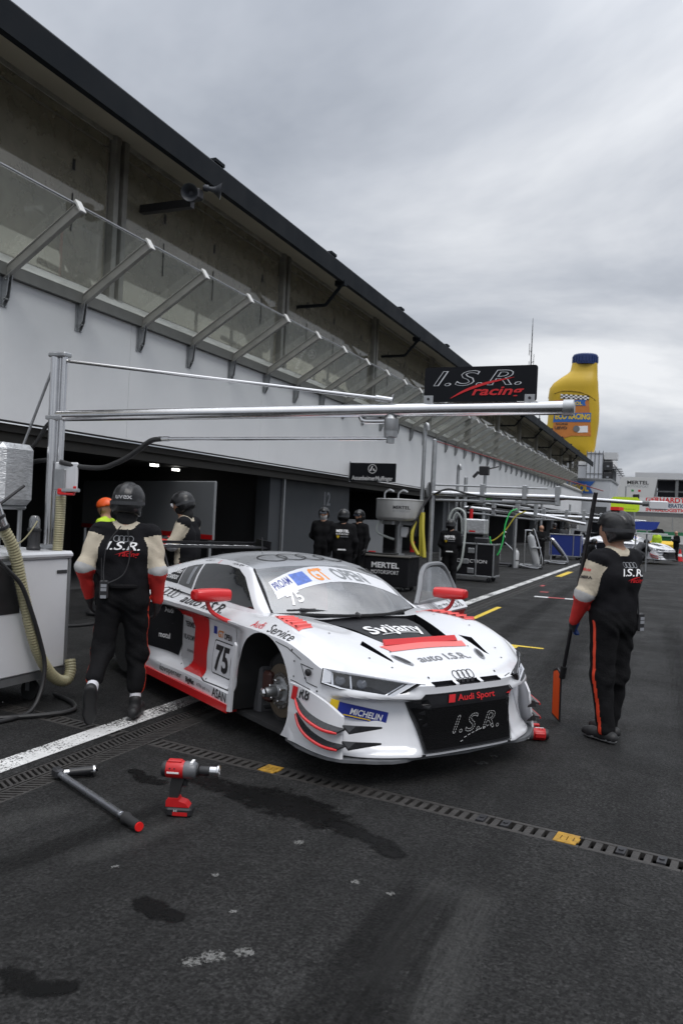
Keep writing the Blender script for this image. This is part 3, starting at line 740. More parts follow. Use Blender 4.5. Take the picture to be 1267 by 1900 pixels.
outl = [Vector((p.x, max(0, p.y), 0)) for p in outl]
def wall_off(x, y, z):
    """how far the skin stands out of (+) or back from (-) the shoulder outline"""
    o = 0.0
    if -2.2 < x < -.30:                                   # scooped door below the shoulder
        k = sstep(-.30,-.62,x)*sstep(-2.2,-1.75,x)
        o += k*(-.060*sstep(.738,.695,z)*sstep(.21,.30,z) + .03*sstep(.245,.215,z))
        o += k*.025*sstep(-1.55,-.9,x)*sstep(.60,.40,z)*sstep(.2,.3,z)
    if x > .30:                                           # bumper corner
        k = sstep(.62,.80,x)*sstep(.36,.48,y)
        o += k*(.022*sstep(.52,.475,z)*sstep(.435,.455,z) - .085*sstep(.462,.425,z)*min(1,max(0,(z-.11)/.30)) + .025*sstep(.16,.11,z))
        k2 = sstep(.9,.97,x)*sstep(.5,.42,y)
        o += k2*(.012*sstep(.5,.4,z))
        o += .02*sstep(.25,.1,z)
    else:
        o += .012*math.sin(max(0,min(1,(z-.1)/.65))*pi)*(1-sstep(-.3,-.7,x)*sstep(-2.3,-1.8,x))
    return o
NT, NW = 22, 44
Vb = []; idx = {}
ns = len(outl)
for i, p in enumerate(outl):
    a = outl[max(i-1,0)]; b = outl[min(i+1,ns-1)]; d = (b-a).normalized(); nn = Vector((d.y, -d.x, 0))
    if i in (0,): nn = Vector((1,0,0))
    if i == ns-1: nn = Vector((-1,0,0))
    cx = min(max(p.x, -3.1), .35); c = Vector((cx+(p.x-cx)*0.0, 0, 0))
    zt = ztop(p.x)
    for j in range(NT+1):
        t = j/NT; q = c.lerp(p, t); z = hood(q.x, q.y)
        k = sstep(.86, 1, t); z = z*(1-k)+zt*k
        idx[(i,j)] = len(Vb); Vb.append(Vector((q.x, q.y, z)))
    for j in range(1, NW+1):
        t = j/NW; z = zt+(0.10-zt)*t
        r = nn*wall_off(p.x, p.y, z)
        # round the shoulder slightly
        q = p+r; idx[(i,NT+j)] = len(Vb); Vb.append(Vector((q.x, max(0,q.y), z)))
Fb = []
for i in range(ns-1):
    for j in range(NT+NW):
        Fb.append((idx[(i,j)], idx[(i+1,j)], idx[(i+1,j+1)], idx[(i,j+1)]))
nb_ = len(Vb)
Vall = [(v.x, v.y, v.z) for v in Vb]+[(v.x, -v.y, v.z) for v in Vb]
Fall = Fb+[tuple(k+nb_ for k in f[::-1]) for f in Fb]
# floor
fl = [idx[(i,NT+NW)] for i in range(ns)]
for i in range(ns-1): Fall.append((fl[i+1], fl[i], fl[i]+nb_, fl[i+1]+nb_))
import bmesh
def skin_mesh(name, V, Fc, m):
    bm = bmesh.new(); vs_ = [bm.verts.new(v) for v in V]
    for f in Fc:
        u = []
        for k in f:
            if vs_[k] not in u: u.append(vs_[k])
        if len(u) >= 3:
            try: bm.faces.new(u)
            except ValueError: pass
    bmesh.ops.remove_doubles(bm, verts=bm.verts, dist=0.0006)
    bmesh.ops.dissolve_degenerate(bm, dist=0.0002, edges=bm.edges)
    bmesh.ops.recalc_face_normals(bm, faces=bm.faces)
    me = bpy.data.meshes.new(name); bm.to_mesh(me); bm.free(); me.materials.append(m)
    return me
def boolean(obj, cutters):
    for c in cutters:
        md = obj.modifiers.new('cut', 'BOOLEAN'); md.operation = 'DIFFERENCE'; md.solver = 'EXACT'; md.object = c; md.material_mode = 'TRANSFER'
    dg = bpy.context.evaluated_depsgraph_get(); dg.update()
    me = bpy.data.meshes.new_from_object(obj.evaluated_get(dg)); obj.modifiers.clear(); old = obj.data; obj.data = me; bpy.data.meshes.remove(old)
    for c in cutters: bpy.data.objects.remove(c)

CAR_POS, CAR_YAW = (-2.070, 5.732, LIFT), -0.559
car = thing('racing_car', 'white and red racing car number 75 raised on jacks with both front wheels removed', 'racing car', CAR_POS, CAR_YAW)
body = bpy.data.objects.new('body', skin_mesh('body', Vall, Fall, M_CARW)); COL.objects.link(body)
cutters = []
def cutter(mb, m):
    o = mb.build('cutter', m); cutters.append(o)
    bm = bmesh.new(); bm.from_mesh(o.data); bmesh.ops.recalc_face_normals(bm, faces=bm.faces); bm.to_mesh(o.data); bm.free()
AX, RX = -.08, -2.74
for s_ in (-1, 1):
    m = MB()
    # wheel openings: a round arch open to the rear of the wheel
    poly = [(AX+.385*cos(t), .36+.385*sin(t)) for t in np.linspace(-.75, pi*.93, 26)]+[(AX-.40,.30),(AX-.47,.02),(AX+.28,.02)]
    m.prism(poly, .62, frame((0, s_*.42 if s_ < 0 else 1.04, 0), (1,0,0), (0,0,1))); cutter(m, M_WELL)
    m = MB(); poly = [(RX+.385*cos(t), .36+.385*sin(t)) for t in np.linspace(-.9, pi+.9, 30)]
    m.prism(poly, .60, frame((0, s_*.44 if s_ < 0 else 1.04, 0), (1,0,0), (0,0,1))); cutter(m, M_WELL)
    # triangular hood vents
    m = MB(); poly = [(.40,.45),(.47,.52),(.74,.44),(.70,.425)]
    poly = [(x, s_*y) for x, y in poly]
    m.prism(poly if s_ < 0 else poly[::-1], .30, frame((0,0,.58),(1,0,0),(0,1,0))); cutter(m, M_CARB)
    # headlight pocket
    hp = [Vector((x, -s_*y, z)) for x, y, z in ((.985,-.445,.555),(.905,-.56,.463),(.70,-.835,.500),(.60,-.905,.525),(.585,-.885,.612),(.64,-.845,.607))]
    hc = sum(hp, Vector())/6; hn = Vector((.62, s_*.62, .38)).normalized()
    m = MB(); m.add([hc+(p-hc)*1.03+hn*.15 for p in hp]+[hc+(p-hc)*.97-hn*.07 for p in hp], [tuple(range(6)), tuple(range(11,5,-1))]+[((i+1)%6, i, 6+i, 6+(i+1)%6) for i in range(6)])
    if s_ > 0: m.f = [f[::-1] for f in m.f]
    cutter(m, M_LAMPIN)
# radiator outlet in the hood
m = MB(); m.prism([(-.16,-.50),(.50,-.30),(.50,.30),(-.16,.50)], .3, frame((0,0,.70),(1,0,0),(0,1,0))); cutter(m, M_CARB)
# three slots at the hood edge
for a, b in ((-.30,-.12),(-.09,.10),(.13,.30)):
    m = MB(); m.box((.955,a,.525),(1.05,b,.552)); cutter(m, M_CARB)
# cockpit
m = MB(); m.prism([(-.20,-.42),(-.50,-.66),(-2.2,-.66),(-2.2,.66),(-.50,.66),(-.20,.42)][::-1], .78, frame((0,0,.22),(1,0,0),(0,1,0))); cutter(m, M_WELL)
# door opening on the car's left
m = MB(); m.prism([(-.62,.24),(-.50,.50),(-.46,.80),(-.46,1.0),(-1.62,1.0),(-1.60,.40),(-1.45,.24)], .5, frame((0,1.1,0),(1,0,0),(0,0,1))); cutter(m, M_WELL)
boolean(body, cutters)
body.data.polygons.foreach_set('use_smooth', [True]*len(body.data.polygons)); body.data.set_sharp_from_angle(angle=radians(32))
body.parent = car
# ---------------- greenhouse
def grid_patch(A, B, n, bulge=None):
    """ruled patch between two polylines with equal counts"""
    V = []; Fc = []
    k = len(A)
    for i in range(n+1):
        t = i/n
        for j in range(k):
            p = A[j].lerp(B[j], t)
            if bulge: p = p+bulge(t, j/(k-1))
            V.append(p)
    for i in range(n):
        for j in range(k-1): Fc.append((i*k+j, i*k+j+1, (i+1)*k+j+1, (i+1)*k+j))
    return V, Fc
def sym(curve, sub=6):
    """right-to-left curve from right half points (y<=0 .. centre)"""
    c = spline(curve, sub); return c+[Vector((p.x,-p.y,p.z)) for p in c[:-1][::-1]]
wsb = sym([(-.40,-.70,.815),(-.27,-.45,.822),(-.14,-.2,.823),(-.11,0,.824)])
wst = sym([(-.955,-.57,1.115),(-.915,-.40,1.140),(-.89,-.2,1.152),(-.88,0,1.155)])
n_ws = len(wsb)
bul = lambda t, s_: Vector((.35,0,1)).normalized()*0.035*math.sin(pi*t)
V, Fc = grid_patch(wsb, wst, 10, bul)
m = MB(); m.add(V, Fc); ws = m.build('windscreen', M_WS, car, smooth=True, angle=180)
m = MB(); m.add([v-Vector((0,0,.002)) for v in V], Fc); WSB = BVHTree.FromPolygons(V, Fc)
# roof with fastback
rails = [[(-.955,-.57,1.115),(-.915,-.40,1.140),(-.89,-.2,1.152),(-.88,0,1.155)],
         [(-1.15,-.575,1.150),(-1.13,-.40,1.185),(-1.12,-.2,1.202),(-1.12,0,1.208)],
         [(-1.5,-.572,1.160),(-1.5,-.40,1.205),(-1.5,-.2,1.228),(-1.5,0,1.234)],
         [(-1.9,-.575,1.135),(-1.9,-.40,1.178),(-1.9,-.2,1.20),(-1.9,0,1.206)],
         [(-2.3,-.585,1.07),(-2.3,-.40,1.10),(-2.3,-.2,1.115),(-2.3,0,1.12)],
         [(-2.75,-.62,.975),(-2.75,-.42,1.00),(-2.75,-.2,1.012),(-2.75,0,1.015)],
         [(-3.2,-.68,.88),(-3.2,-.44,.90),(-3.2,-.2,.91),(-3.2,0,.912)]]
rc = [sym(r, 5) for r in rails]
def loft(curves, sub=4):
    k = len(curves[0]); rows = [spline([c[j] for c in curves], sub) for j in range(k)]; n = len(rows[0])
    V = [rows[j][i] for i in range(n) for j in range(k)]
    Fc = [(i*k+j, i*k+j+1, (i+1)*k+j+1, (i+1)*k+j) for i in range(n-1) for j in range(k-1)]
    return V, Fc
V, Fc = loft(rc); nrow = len(rc[0])
RFV, RFF = V, Fc
m = MB(); m.add(V, Fc); roof = m.build('roof', M_CARS, car, smooth=True, angle=60)
# cabin side: rail to belt
RAIL = [(-.40,.70,.815),(-.60,.655,.925),(-.80,.61,1.035),(-.955,.57,1.115),(-1.15,.575,1.15),(-1.5,.572,1.16),(-1.9,.575,1.135),(-2.3,.585,1.07),(-2.75,.62,.975),(-3.2,.68,.88)]
BELT = [(-.38,.76,.80),(-.52,.79,.805),(-.70,.80,.81),(-.88,.805,.815),(-1.08,.81,.82),(-1.45,.815,.835),(-1.9,.82,.855),(-2.3,.825,.865),(-2.75,.83,.87),(-3.2,.80,.86)]
MID = [(a[0]*.5+b[0]*.5, a[1]*.5+b[1]*.5+.028, a[2]*.5+b[2]*.5+.006) for a, b in zip(RAIL, BELT)]
UP = [(a[0]*.88+b[0]*.12, a[1]*.88+b[1]*.12+.022, a[2]*.88+b[2]*.12+.004) for a, b in zip(RAIL, BELT)]
for s_ in (-1, 1):
    cs = [spline([(x, s_*y, z) for x, y, z in c], 6) for c in (RAIL, UP, MID, BELT)]
    V, Fc = loft(cs, 5)
    m = MB(); m.add(V, Fc if s_ < 0 else [f[::-1] for f in Fc])
    if s_ > 0:   # the door takes part of this side with it: drop what the door opening covers
        keep = [f for f in m.f if not (-1.62 < sum(m.v[k][0] for k in f)/4 < -.62 and sum(m.v[k][2] for k in f)/4 < interp([(-1.62,1.08),(-1.2,1.12),(-.95,1.07),(-.62,.86)], sum(m.v[k][0] for k in f)/4))]
        m.f = keep; m.m = [0]*len(keep)
    o = m.build('cabin_side', M_CARW, car, smooth=True, angle=180)
    if s_ < 0: SIDER = o
BV = bvh_of([body, SIDER])
BVB = bvh_of([body])
# ---- projected panels and lettering on the body
def side_M(s_=-1): return frame((0, s_*1.4, 0), (1,0,0), (0,0,1))     # x along the car, y up: seen from the car's right
def dec_poly(name, poly, m, kind='side', lift=.003, bv=None, parent=None):
    mb_ = MB(); T = poly_tris(poly)
    if kind == 'side': project(mb_, poly, T, bv or BV, side_M(), (0,1,0), lift)
    elif kind == 'top': project(mb_, poly, T, bv or BV, frame((0,0,1.6),(1,0,0),(0,1,0)), (0,0,-1), lift)
    elif kind == 'front': project(mb_, poly, T, bv or BV, frame((1.6,0,0),(0,1,0),(0,0,1)), (-1,0,0), lift)
    return mb_.build(name, m, parent or car, smooth=True)
def dec_text(name, s, o, m, size, kind='side', lift=.004, rot=0.0, bv=None, flip=1, **kw):
    V, T = text2d(s, size, **kw)
    c, si = cos(rot), sin(rot)
    V = [(o[0]+(x*c-y*si), o[1]+(x*si+y*c)) for x, y in V]
    mb_ = MB()
    if kind == 'side': project(mb_, V, T, bv or BV, side_M(), (0,1,0), lift)
    elif kind == 'shoulder':   # sloping shoulder of the car's right side, seen square on
        ey = Vector((0,.62,.785)); Mq = frame((0,-.87,.80),(1,0,0),ey); dn = -(Mq.to_3x3() @ Vector((0,0,1)))
        project(mb_, V, T, bv or BV, Matrix.Translation(-dn*.4) @ Mq, dn, lift)
    elif kind == 'top':      # read from the front of the car: text right = +y
        project(mb_, V, T, bv or BV, frame((0,0,1.6),(0,1,0),(-1,0,0)), (0,0,-1), lift)
    elif kind == 'front': project(mb_, V, T, bv or BV, frame((1.6,0,0),(0,1,0),(0,0,1)), (-1,0,0), lift)
    return mb_.build(name, m, car, smooth=True)
def ring_poly(cx, cy, rx, ry, th, n=28):
    V = []; T = []
    for k in range(n):
        t = 2*pi*k/n; V += [(cx+rx*cos(t), cy+ry*sin(t)), (cx+(rx-th)*cos(t), cy+(ry-th)*sin(t))]
    for k in range(n):
        a, b = 2*k, 2*((k+1)%n); T += [(a,b,b+1),(a,b+1,a+1)]
    return V, T
def rings4(name, o, r, th, m, kind='side', bv=None, rot=0.0, lift=.004):
    mb_ = MB()
    for i in range(4):
        V, T = ring_poly((i-1.5)*r*1.42, 0, r, r, th)
        V = [(o[0]+x*cos(rot)-y*sin(rot), o[1]+x*sin(rot)+y*cos(rot)) for x, y in V]
        if kind == 'side': project(mb_, V, T, bv or BV, side_M(), (0,1,0), lift+i*.0004)
        elif kind == 'shoulder':
            Mq = frame((0,-.87,.80),(1,0,0),(0,.62,.785)); dn = -(Mq.to_3x3() @ Vector((0,0,1))); project(mb_, V, T, bv or BV, Matrix.Translation(-dn*.4) @ Mq, dn, lift+i*.0004)
        else: project(mb_, V, T, bv or BV, frame((0,0,1.6),(0,1,0),(-1,0,0)), (0,0,-1), lift+i*.0004)
    return mb_.build(name, m, car)
# side glass (right)
dec_poly('side_window', [(-.56,.845),(-.75,.95),(-.95,1.055),(-1.10,1.11),(-1.30,1.125),(-1.55,1.12),(-1.72,1.105),(-1.62,.885),(-1.2,.865),(-.85,.853)], M_SG)
dec_poly('quarter_window', [(-1.755,1.10),(-1.92,1.075),(-2.02,1.05),(-1.95,.905),(-1.66,.888)], M_SG)
dec_poly('rear_quarter_panel', [(-2.035,1.045),(-2.22,.985),(-2.40,.91),(-1.965,.905)], M_CARB)
dec_poly('window_channel', [(-1.80,1.075),(-1.86,1.065),(-1.80,.92),(-1.74,.92)], M_PRINTG, lift=.005)
dec_text('lettering', 'Berkhof', (-2.12,.99), M_PRINTW, .055, rot=.0, bold=.02)
dec_text('lettering', 'STANDOX', (-2.15,.935), M_PRINTW, .05, rot=.0, bold=.02)
# roof rails lettering
RS = bvh_of([SIDER])
dec_text('lettering', 'F.SALAQUARDA', (-1.13,1.135), M_PRINTB, .052, rot=-.03, xs=.72, shear=.2, bold=.015)
dec_text('lettering', 'L.MILOTA', (-1.70,1.132), M_PRINTB, .045, rot=.05, xs=.8, shear=.2, bold=.015)
dec_text('lettering', 'ı', (-1.50,1.128), M_PRINTR, .05, bold=.06)
# red band, grey panel
dec_poly('red_band', [(-1.44,.725),(-1.125,.725),(-1.10,.6),(-1.085,.35),(-1.077,.235),(-1.444,.235),(-1.37,.33),(-1.37,.60),(-1.44,.665)], M_CARR)
dec_poly('red_band', [(-1.66,.715),(-1.442,.72),(-1.442,.67),(-1.64,.675)], M_CARR, lift=.0035)
dec_poly('grey_panel', [(-1.60,.655),(-1.375,.64),(-1.375,.34),(-1.45,.24),(-1.60,.29)], mat('car_grey_panel',(0.46,0.47,0.49),.35,var=.03), lift=.002)
dec_text('lettering', 'TERMIL', (-1.47,.585), M_PRINTB, .062, bold=.03, xs=.9)
dec_text('lettering', 'VILADOMY', (-1.47,.475), M_PRINTB, .06, bold=.02, xs=.75)
dec_text('lettering', 'autoservis', (-1.44,.375), M_PRINTB, .045, xs=.7)
# number box
def rrect(x0, y0, x1, y1, r=.02, n=4):
    P = []
    for cx, cy, a in ((x1-r,y1-r,0),(x0+r,y1-r,pi/2),(x0+r,y0+r,pi),(x1-r,y0+r,1.5*pi)):
        for k in range(n+1): P.append((cx+r*cos(a+pi/2*k/n), cy+r*sin(a+pi/2*k/n)))
    return P
dec_poly('number_frame', rrect(-.975,.295,-.635,.56), M_PRINTB, lift=.003)
dec_poly('number_panel', rrect(-.967,.303,-.643,.552), M_CARW, lift=.0045)
dec_text('race_number', '75', (-.805,.335), M_PRINTB, .27, bold=.03, width=.25, lift=.007)
dec_text('lettering', 'GT', (-.885,.585), M_ORANGE, .075, bold=.025, lift=.005)
dec_text('lettering', 'OPEN', (-.755,.583), M_PRINTB, .062, bold=.025, lift=.005, xs=.85)
dec_poly('blue_patch', [(-1.02,.60),(-.96,.60),(-.96,.66),(-1.02,.66)], M_BLUE)
# rings and name on the shoulder
rings4('ring_emblem', (-1.97,.03), .050, .009, M_PRINTB, kind='shoulder')
dec_text('lettering', 'auto I.S.R.', (-1.30,-.03), M_PRINTB, .14, kind='shoulder', shear=.15, width=.77, bold=.012)
dec_poly('black_patch', [(-2.14,.81),(-2.05,.82),(-2.03,.77),(-2.14,.74)], M_CARB)
dec_poly('side_blade', [(-1.66,.31),(-1.60,.42),(-1.60,.66),(-1.70,.73),(-2.38,.72),(-2.30,.34)], M_CARB, lift=.006)
dec_text('lettering', 'Audi', (-1.85,.66), M_PRINTW, .07, lift=.009)
dec_text('lettering', 'motul', (-1.9,.43), M_PRINTW, .07, lift=.009, bold=.02)
# fender lettering
dec_text('lettering', 'Audi', (-.245,-.07), M_PRINTR, .095, kind='shoulder', rot=.03, xs=.9)
dec_text('lettering', 'Service', (.075,-.085), M_PRINTB, .115, kind='shoulder', rot=-.05, xs=.95)
# sill lettering and red skirt
dec_text('lettering', 'kovoperner', (-1.62,.165), M_PRINTB, .075, width=.42)
dec_text('lettering', 'BigMat', (-1.24,.160), M_PRINTB, .06, bold=.03)
dec_text('lettering', 'ASTRA spol. s r.o.', (-.98,.165), M_PRINTB, .04, width=.26)
dec_text('lettering', 'ASAN', (-.69,.148), M_PRINTB, .10, bold=.01, width=.25)
for s_ in (-1, 1):
    m = MB(); m.prism([(-.56,.885),(-.54,.982),(-2.28,.994),(-2.28,.885)] if s_ > 0 else [(-.56,-.885),(-2.28,-.885),(-2.28,-.994),(-.54,-.982)], .062, frame((0,0,.075),(1,0,0),(0,1,0))); m.build('side_skirt', M_CARR, car)
    m = MB(); m.prism([(-.535,.09),(-.475,.10),(-.44,.60),(-.46,.62),(-.485,.58)], .018, frame((0,s_*.975+.009,0),(1,0,0),(0,0,1))); m.build('skirt_fin', M_CARW, car)
# hood furniture
m = MB(); m.prism([(-.14,-.44),(.43,-.29),(.43,.29),(-.14,.44)], .012, frame((0,0,0),(1,0,0),(0,1,0)))
V = [Vector(v) for v in m.v]
hb = MB()
PX = [-.15+.58*i/10 for i in range(11)]
rows = []
for x in PX:
    wd_ = .40-.17*(x+.15)/.58
    rows.append([Vector((x, wd_*(j/8*2-1), interp([(-.15,.806),(.1,.79),(.3,.745),(.43,.69)], x)-.02*(1-math.cos(pi/2*abs(j/8*2-1))) )) for j in range(9)])
VV = [p for r in rows for p in r]; FF = [(i*9+j, (i+1)*9+j, (i+1)*9+j+1, i*9+j+1) for i in range(10) for j in range(8)]
hb.add(VV, FF); duct = hb.build('radiator_cowl', M_CARB, car, smooth=True, angle=180)
DB = BVHTree.FromPolygons(VV, FF)
dec_text('lettering', 'Svijany', (.0,-.25), M_PRINTW, .20, kind='top', bold=.022, width=.50, shear=-.05, bv=DB, lift=.006)
mb_ = MB(); project(mb_, [(-.17,-.275),(.20,-.275),(.20,-.268),(-.17,-.268)], poly_tris([(-.17,-.275),(.20,-.275),(.20,-.268),(-.17,-.268)]), DB, frame((0,0,1.6),(0,1,0),(-1,0,0)), (0,0,-1), .006); mb_.build('underline', M_PRINTW, car)
m = MB(); zz = hood(.52,0)
m.add([(.485,-.335,zz+.036),(.485,.335,zz+.036),(.515,.335,zz+.002),(.515,-.335,zz+.002),(.477,-.335,zz+.036),(.477,.335,zz+.036),(.50,.335,zz-.03),(.50,-.335,zz-.03)], [(0,3,2,1),(0,1,5,4),(4,5,6,7),(0,4,7,3),(1,2,6,5)]); m.build('gurney_lip', M_CARR, car)
dec_poly('lip_flange', [(.508,-.385),(.508,.385),(.60,.345),(.60,-.345)][::-1], M_CARRP, kind='top', lift=.004)
dec_text('lettering', 'auto I.S.R.', (.0,-.775), mat('grey_lettering',(0.16,0.165,0.18),.4), .115, kind='top', width=.46, bold=.01)
rings4('ring_emblem', (0,-.935), .030, .006, M_PRINTB, kind='top')
for s_ in (-1, 1):
    # louvred vents over the wheels
    dec_poly('fender_vent', [(-.22,s_*.645),(-.22,s_*.79),(.0,s_*.84),(.205,s_*.845),(.195,s_*.725)], M_CARRP, kind='top', lift=.004, bv=BVB)
    for k in range(5):
        x = -.20+k*.078; y0 = .655+(x+.22)*.18; y1 = .79+(x+.22)*.12
        z0 = hood(x,y0); z1 = hood(x,y1); m = MB()
        m.add([(x,s_*y0,z0+.006),(x,s_*y1,z1+.006),(x+.055,s_*(y1+.01),z1+.013),(x+.055,s_*(y0+.01),z0+.013),(x+.058,s_*(y1+.01),hood(x+.058,y1+.01)+.004),(x+.058,s_*(y0+.01),hood(x+.058,y0+.01)+.004)], [(0,1,2,3) if s_ > 0 else (3,2,1,0), (3,2,4,5) if s_ > 0 else (5,4,2,3)])
        m.build('louvre', M_CARRP, car)
    # oval latch pads
    mb_ = MB(); P = []
    for k in range(20):
        t = 2*pi*k/20; u = .085*cos(t); v = .036*sin(t)*(1 if True else 1); P.append((.725+u*.93-v*.35*s_, s_*.355+u*-.30*s_*-1*-1+v*.93))
    project(mb_, P, poly_tris(P), BVB, frame((0,0,1.6),(1,0,0),(0,1,0)), (0,0,-1), .006); o = mb_.build('hood_latch', M_PRINTG, car)
    P2 = [(.725+(x-.725)*.72, s_*.355+(y-s_*.355)*.72) for x, y in P]; mb_ = MB(); project(mb_, P2, poly_tris(P2), BVB, frame((0,0,1.6),(1,0,0),(0,1,0)), (0,0,-1), .009); mb_.build('latch_pin', M_DARKMETAL, car)
dec_text('lettering', 'Audi', (.60,.20), M_PRINTR, .05, kind='top', bv=BVB)
# ---- headlights: corner points on the nose surface, hull shape recessed behind a clear lens
HL = [(.985,-.445,.555),(.905,-.56,.463),(.70,-.835,.500),(.60,-.905,.525),(.585,-.885,.612),(.64,-.845,.607)]
def headlight(s_):
    P = [Vector((x, s_*-y, z)) for x, y, z in HL] if s_ > 0 else [Vector(p) for p in HL]
    c = sum(P, Vector())/6; n_ = Vector((.62, s_*.62, .38)).normalized()
    t = MB(); k = len(P)
    def off(f, d): return [c+(p-c)*f+n_*d for p in P]
    def ringband(mb_, A, B): mb_.add(A+B, [((i, (i+1)%k, k+(i+1)%k, k+i) if s_ < 0 else (k+i, k+(i+1)%k, (i+1)%k, i))[::-1] for i in range(k)])
    fr = MB(); ringband(fr, off(1.035,.012), off(.995,.018)); ringband(fr, off(1.06,-.01), off(1.035,.012)); h = fr.build('headlight', M_CARB, car)
    lb = MB(); ringband(lb, off(.995,.018), off(.865,.010)); lb.build('light_bar', M_DRL, h)
    # broad bright strip along the outer end and the top edge
    for i0, i1, wd_ in ((3,4,.050),(4,5,.036),(5,0,.030)):
        a_, b_ = off(.97,.0185)[i0], off(.97,.0185)[i1]; ca, cb = (c-a_).normalized(), (c-b_).normalized()
        if i1 == 0: cb = (P[1]-P[0]).normalized()*.35
        q_ = [a_, b_, b_+cb*wd_, a_+ca*wd_]; st_ = MB(); st_.add(q_+[p-n_*.008 for p in q_], [(0,1,2,3),(7,6,5,4),(0,4,5,1),(1,5,6,2),(2,6,7,3),(3,7,4,0)]); st_.build('light_strip', M_DRL, h)
    l2 = MB(); ringband(l2, off(.865,.010), off(.84,-.02)); ringband(l2, off(.80,-.018), off(.77,-.016)); l2.build('trim', M_LED, h)
    hs = MB(); A = off(.84,-.02); ringband(hs, A, off(.80,-.045)); hs.add(off(.80,-.045), [tuple(range(k))[::-1] if s_ < 0 else tuple(range(k))][:1]); hs.build('housing', M_LAMPIN, h)
    ux = (P[4]-P[0]).normalized(); uy = n_.cross(ux).normalized()
    for a, w_ in ((.03,.010),(.15,.014)):
        b = MB(); q = c+ux*a*1.0-n_*.03; b.box((-w_/2,-.045,0),(w_/2,.045,.028), M=frame(q, ux+uy*.25, uy)); b.build('reflector', M_LED, h)
    for a in (-.04, .10):
        b = MB(); q = c+ux*a-n_*.035; Mx = frame(q, ux, uy); b.lathe([(.032,0),(.036,.02),(.030,.028),(.0,.034)], 14, M=Mx); b.build('projector', mat('projector_lens',(0.10,0.11,0.13),.08,.3), h, smooth=True)
    ln = MB(); ln.add(off(.97,.021), [tuple(range(k))[::-1] if s_ < 0 else tuple(range(k))][:1]); ln.build('lens', M_LENS, h)
headlight(-1); headlight(1)
# tow eye panel beside the light
def panel_line(name, poly, kind='side'):
    mb_ = MB()
    for a, b in zip(poly, poly[1:]):
        d = Vector((b[0]-a[0], b[1]-a[1])); n_ = Vector((-d.y, d.x)).normalized()*.003
        q = [(a[0]+n_.x,a[1]+n_.y),(b[0]+n_.x,b[1]+n_.y),(b[0]-n_.x,b[1]-n_.y),(a[0]-n_.x,a[1]-n_.y)]
        project(mb_, q, [(0,1,2),(0,2,3)], BV, side_M() if kind == 'side' else frame((0,0,1.6),(1,0,0),(0,1,0)), (0,1,0) if kind == 'side' else (0,0,-1), .002)
    return mb_.build('panel_gap', M_PRINTB, car)
panel_line('panel_gap', [(.52,.60),(.40,.615),(.465,.505),(.56,.49)])
panel_line('panel_gap', [(.245,.50),(.36,.485),(.50,.465)])
panel_line('panel_gap', [(.10,.715),(.25,.695),(.40,.64)])
panel_line('panel_gap', [(-.545,.63),(-.50,.56),(-.47,.5)])
panel_line('panel_gap', [(-1.60,.30),(-1.0,.225),(-.56,.235)])
m = MB(); m.lathe([(.022,0),(.024,.012),(.012,.02),(0,.02)], 12, M=frame((.49,-.938,.575),(1,.35,0),(0,0,1))); m.build('tow_point', M_BLACK, car)
for s_ in (-1, 1):   # panel seams on the hood
    panel_line('panel_gap', [(.97,s_*.36),(.93,s_*.45)], 'top')
# fasteners
for px_, py_, kd in ((.93,-.30,'top'),(.93,.30,'top'),(.66,-.58,'top'),(.66,.58,'top'),(.80,-.50,'top'),(.80,.50,'top'),(.60,-.36,'top'),(.60,.36,'top'),(.30,-.66,'top'),(.30,.66,'top'),(-.05,-.60,'top'),(-.05,.60,'top'),
        (.33,.52,'side'),(.33,.62,'side'),(.30,.69,'side'),(-.50,.68,'side'),(-.56,.27,'side'),(-1.55,.26,'side'),(-1.0,.24,'side'),(.45,.53,'side'),(-2.3,.30,'side'),(.56,.465,'side')):
    P = [(px_+.007*cos(t), py_+.007*sin(t)) for t in np.linspace(0,2*pi,9)[:-1]]
    dec_poly('fastener', P, M_DARKMETAL, kind=kd, lift=.004, bv=BVB)
# door shut lines on the right side
panel_line('panel_gap', [(-.62,.73),(-.60,.60),(-.58,.45),(-.575,.30),(-.60,.235)])
panel_line('panel_gap', [(-1.60,.72),(-1.62,.60),(-1.61,.45),(-1.60,.31)])
# ---- grille
gp = [(-.445,.418),(-.375,.483),(.375,.483),(.445,.418),(.385,.125),(-.385,.125)]
mb_ = MB(); project(mb_, gp, poly_tris(gp), BVB, frame((1.6,0,0),(0,1,0),(0,0,1)), (-1,0,0), .012, maxlen=.06); gr = mb_.build('grille', M_CARB, car)
mb_ = MB(); gpi = [(-.435,.400),(.435,.400),(.372,.14),(-.372,.14)]
project(mb_, gpi, poly_tris(gpi), BVB, frame((1.6,0,0),(0,1,0),(0,0,1)), (-1,0,0), .0135, maxlen=.06); mb_.build('grille_mesh', mat('grille_mesh',(0.006,0.006,0.007),.8,spec=.1,bump=1.0,bscale=160), gr)
mb_ = MB()
k = len(gp); fr_o = [(x*1.02, .30+(y-.30)*1.03) for x, y in gp]
for i in range(k):
    a, b, c, d = gp[i], gp[(i+1)%k], fr_o[(i+1)%k], fr_o[i]
    project(mb_, [a,b,c,d], [(0,1,2),(0,2,3)], BVB, frame((1.6,0,0),(0,1,0),(0,0,1)), (-1,0,0), .016, maxlen=.08)
mb_.build('grille_frame', M_CARBON, gr)
def front_text(s, o, m, size, name='lettering', lift=.020, rot=0.0, **kw):
    V, T = text2d(s, size, **kw); V = [(o[0]+x*cos(rot)-y*sin(rot), o[1]+x*sin(rot)+y*cos(rot)) for x, y in V]
    mb_ = MB(); project(mb_, V, T, BVB, frame((1.6,0,0),(0,1,0),(0,0,1)), (-1,0,0), lift); return mb_.build(name, m, gr)
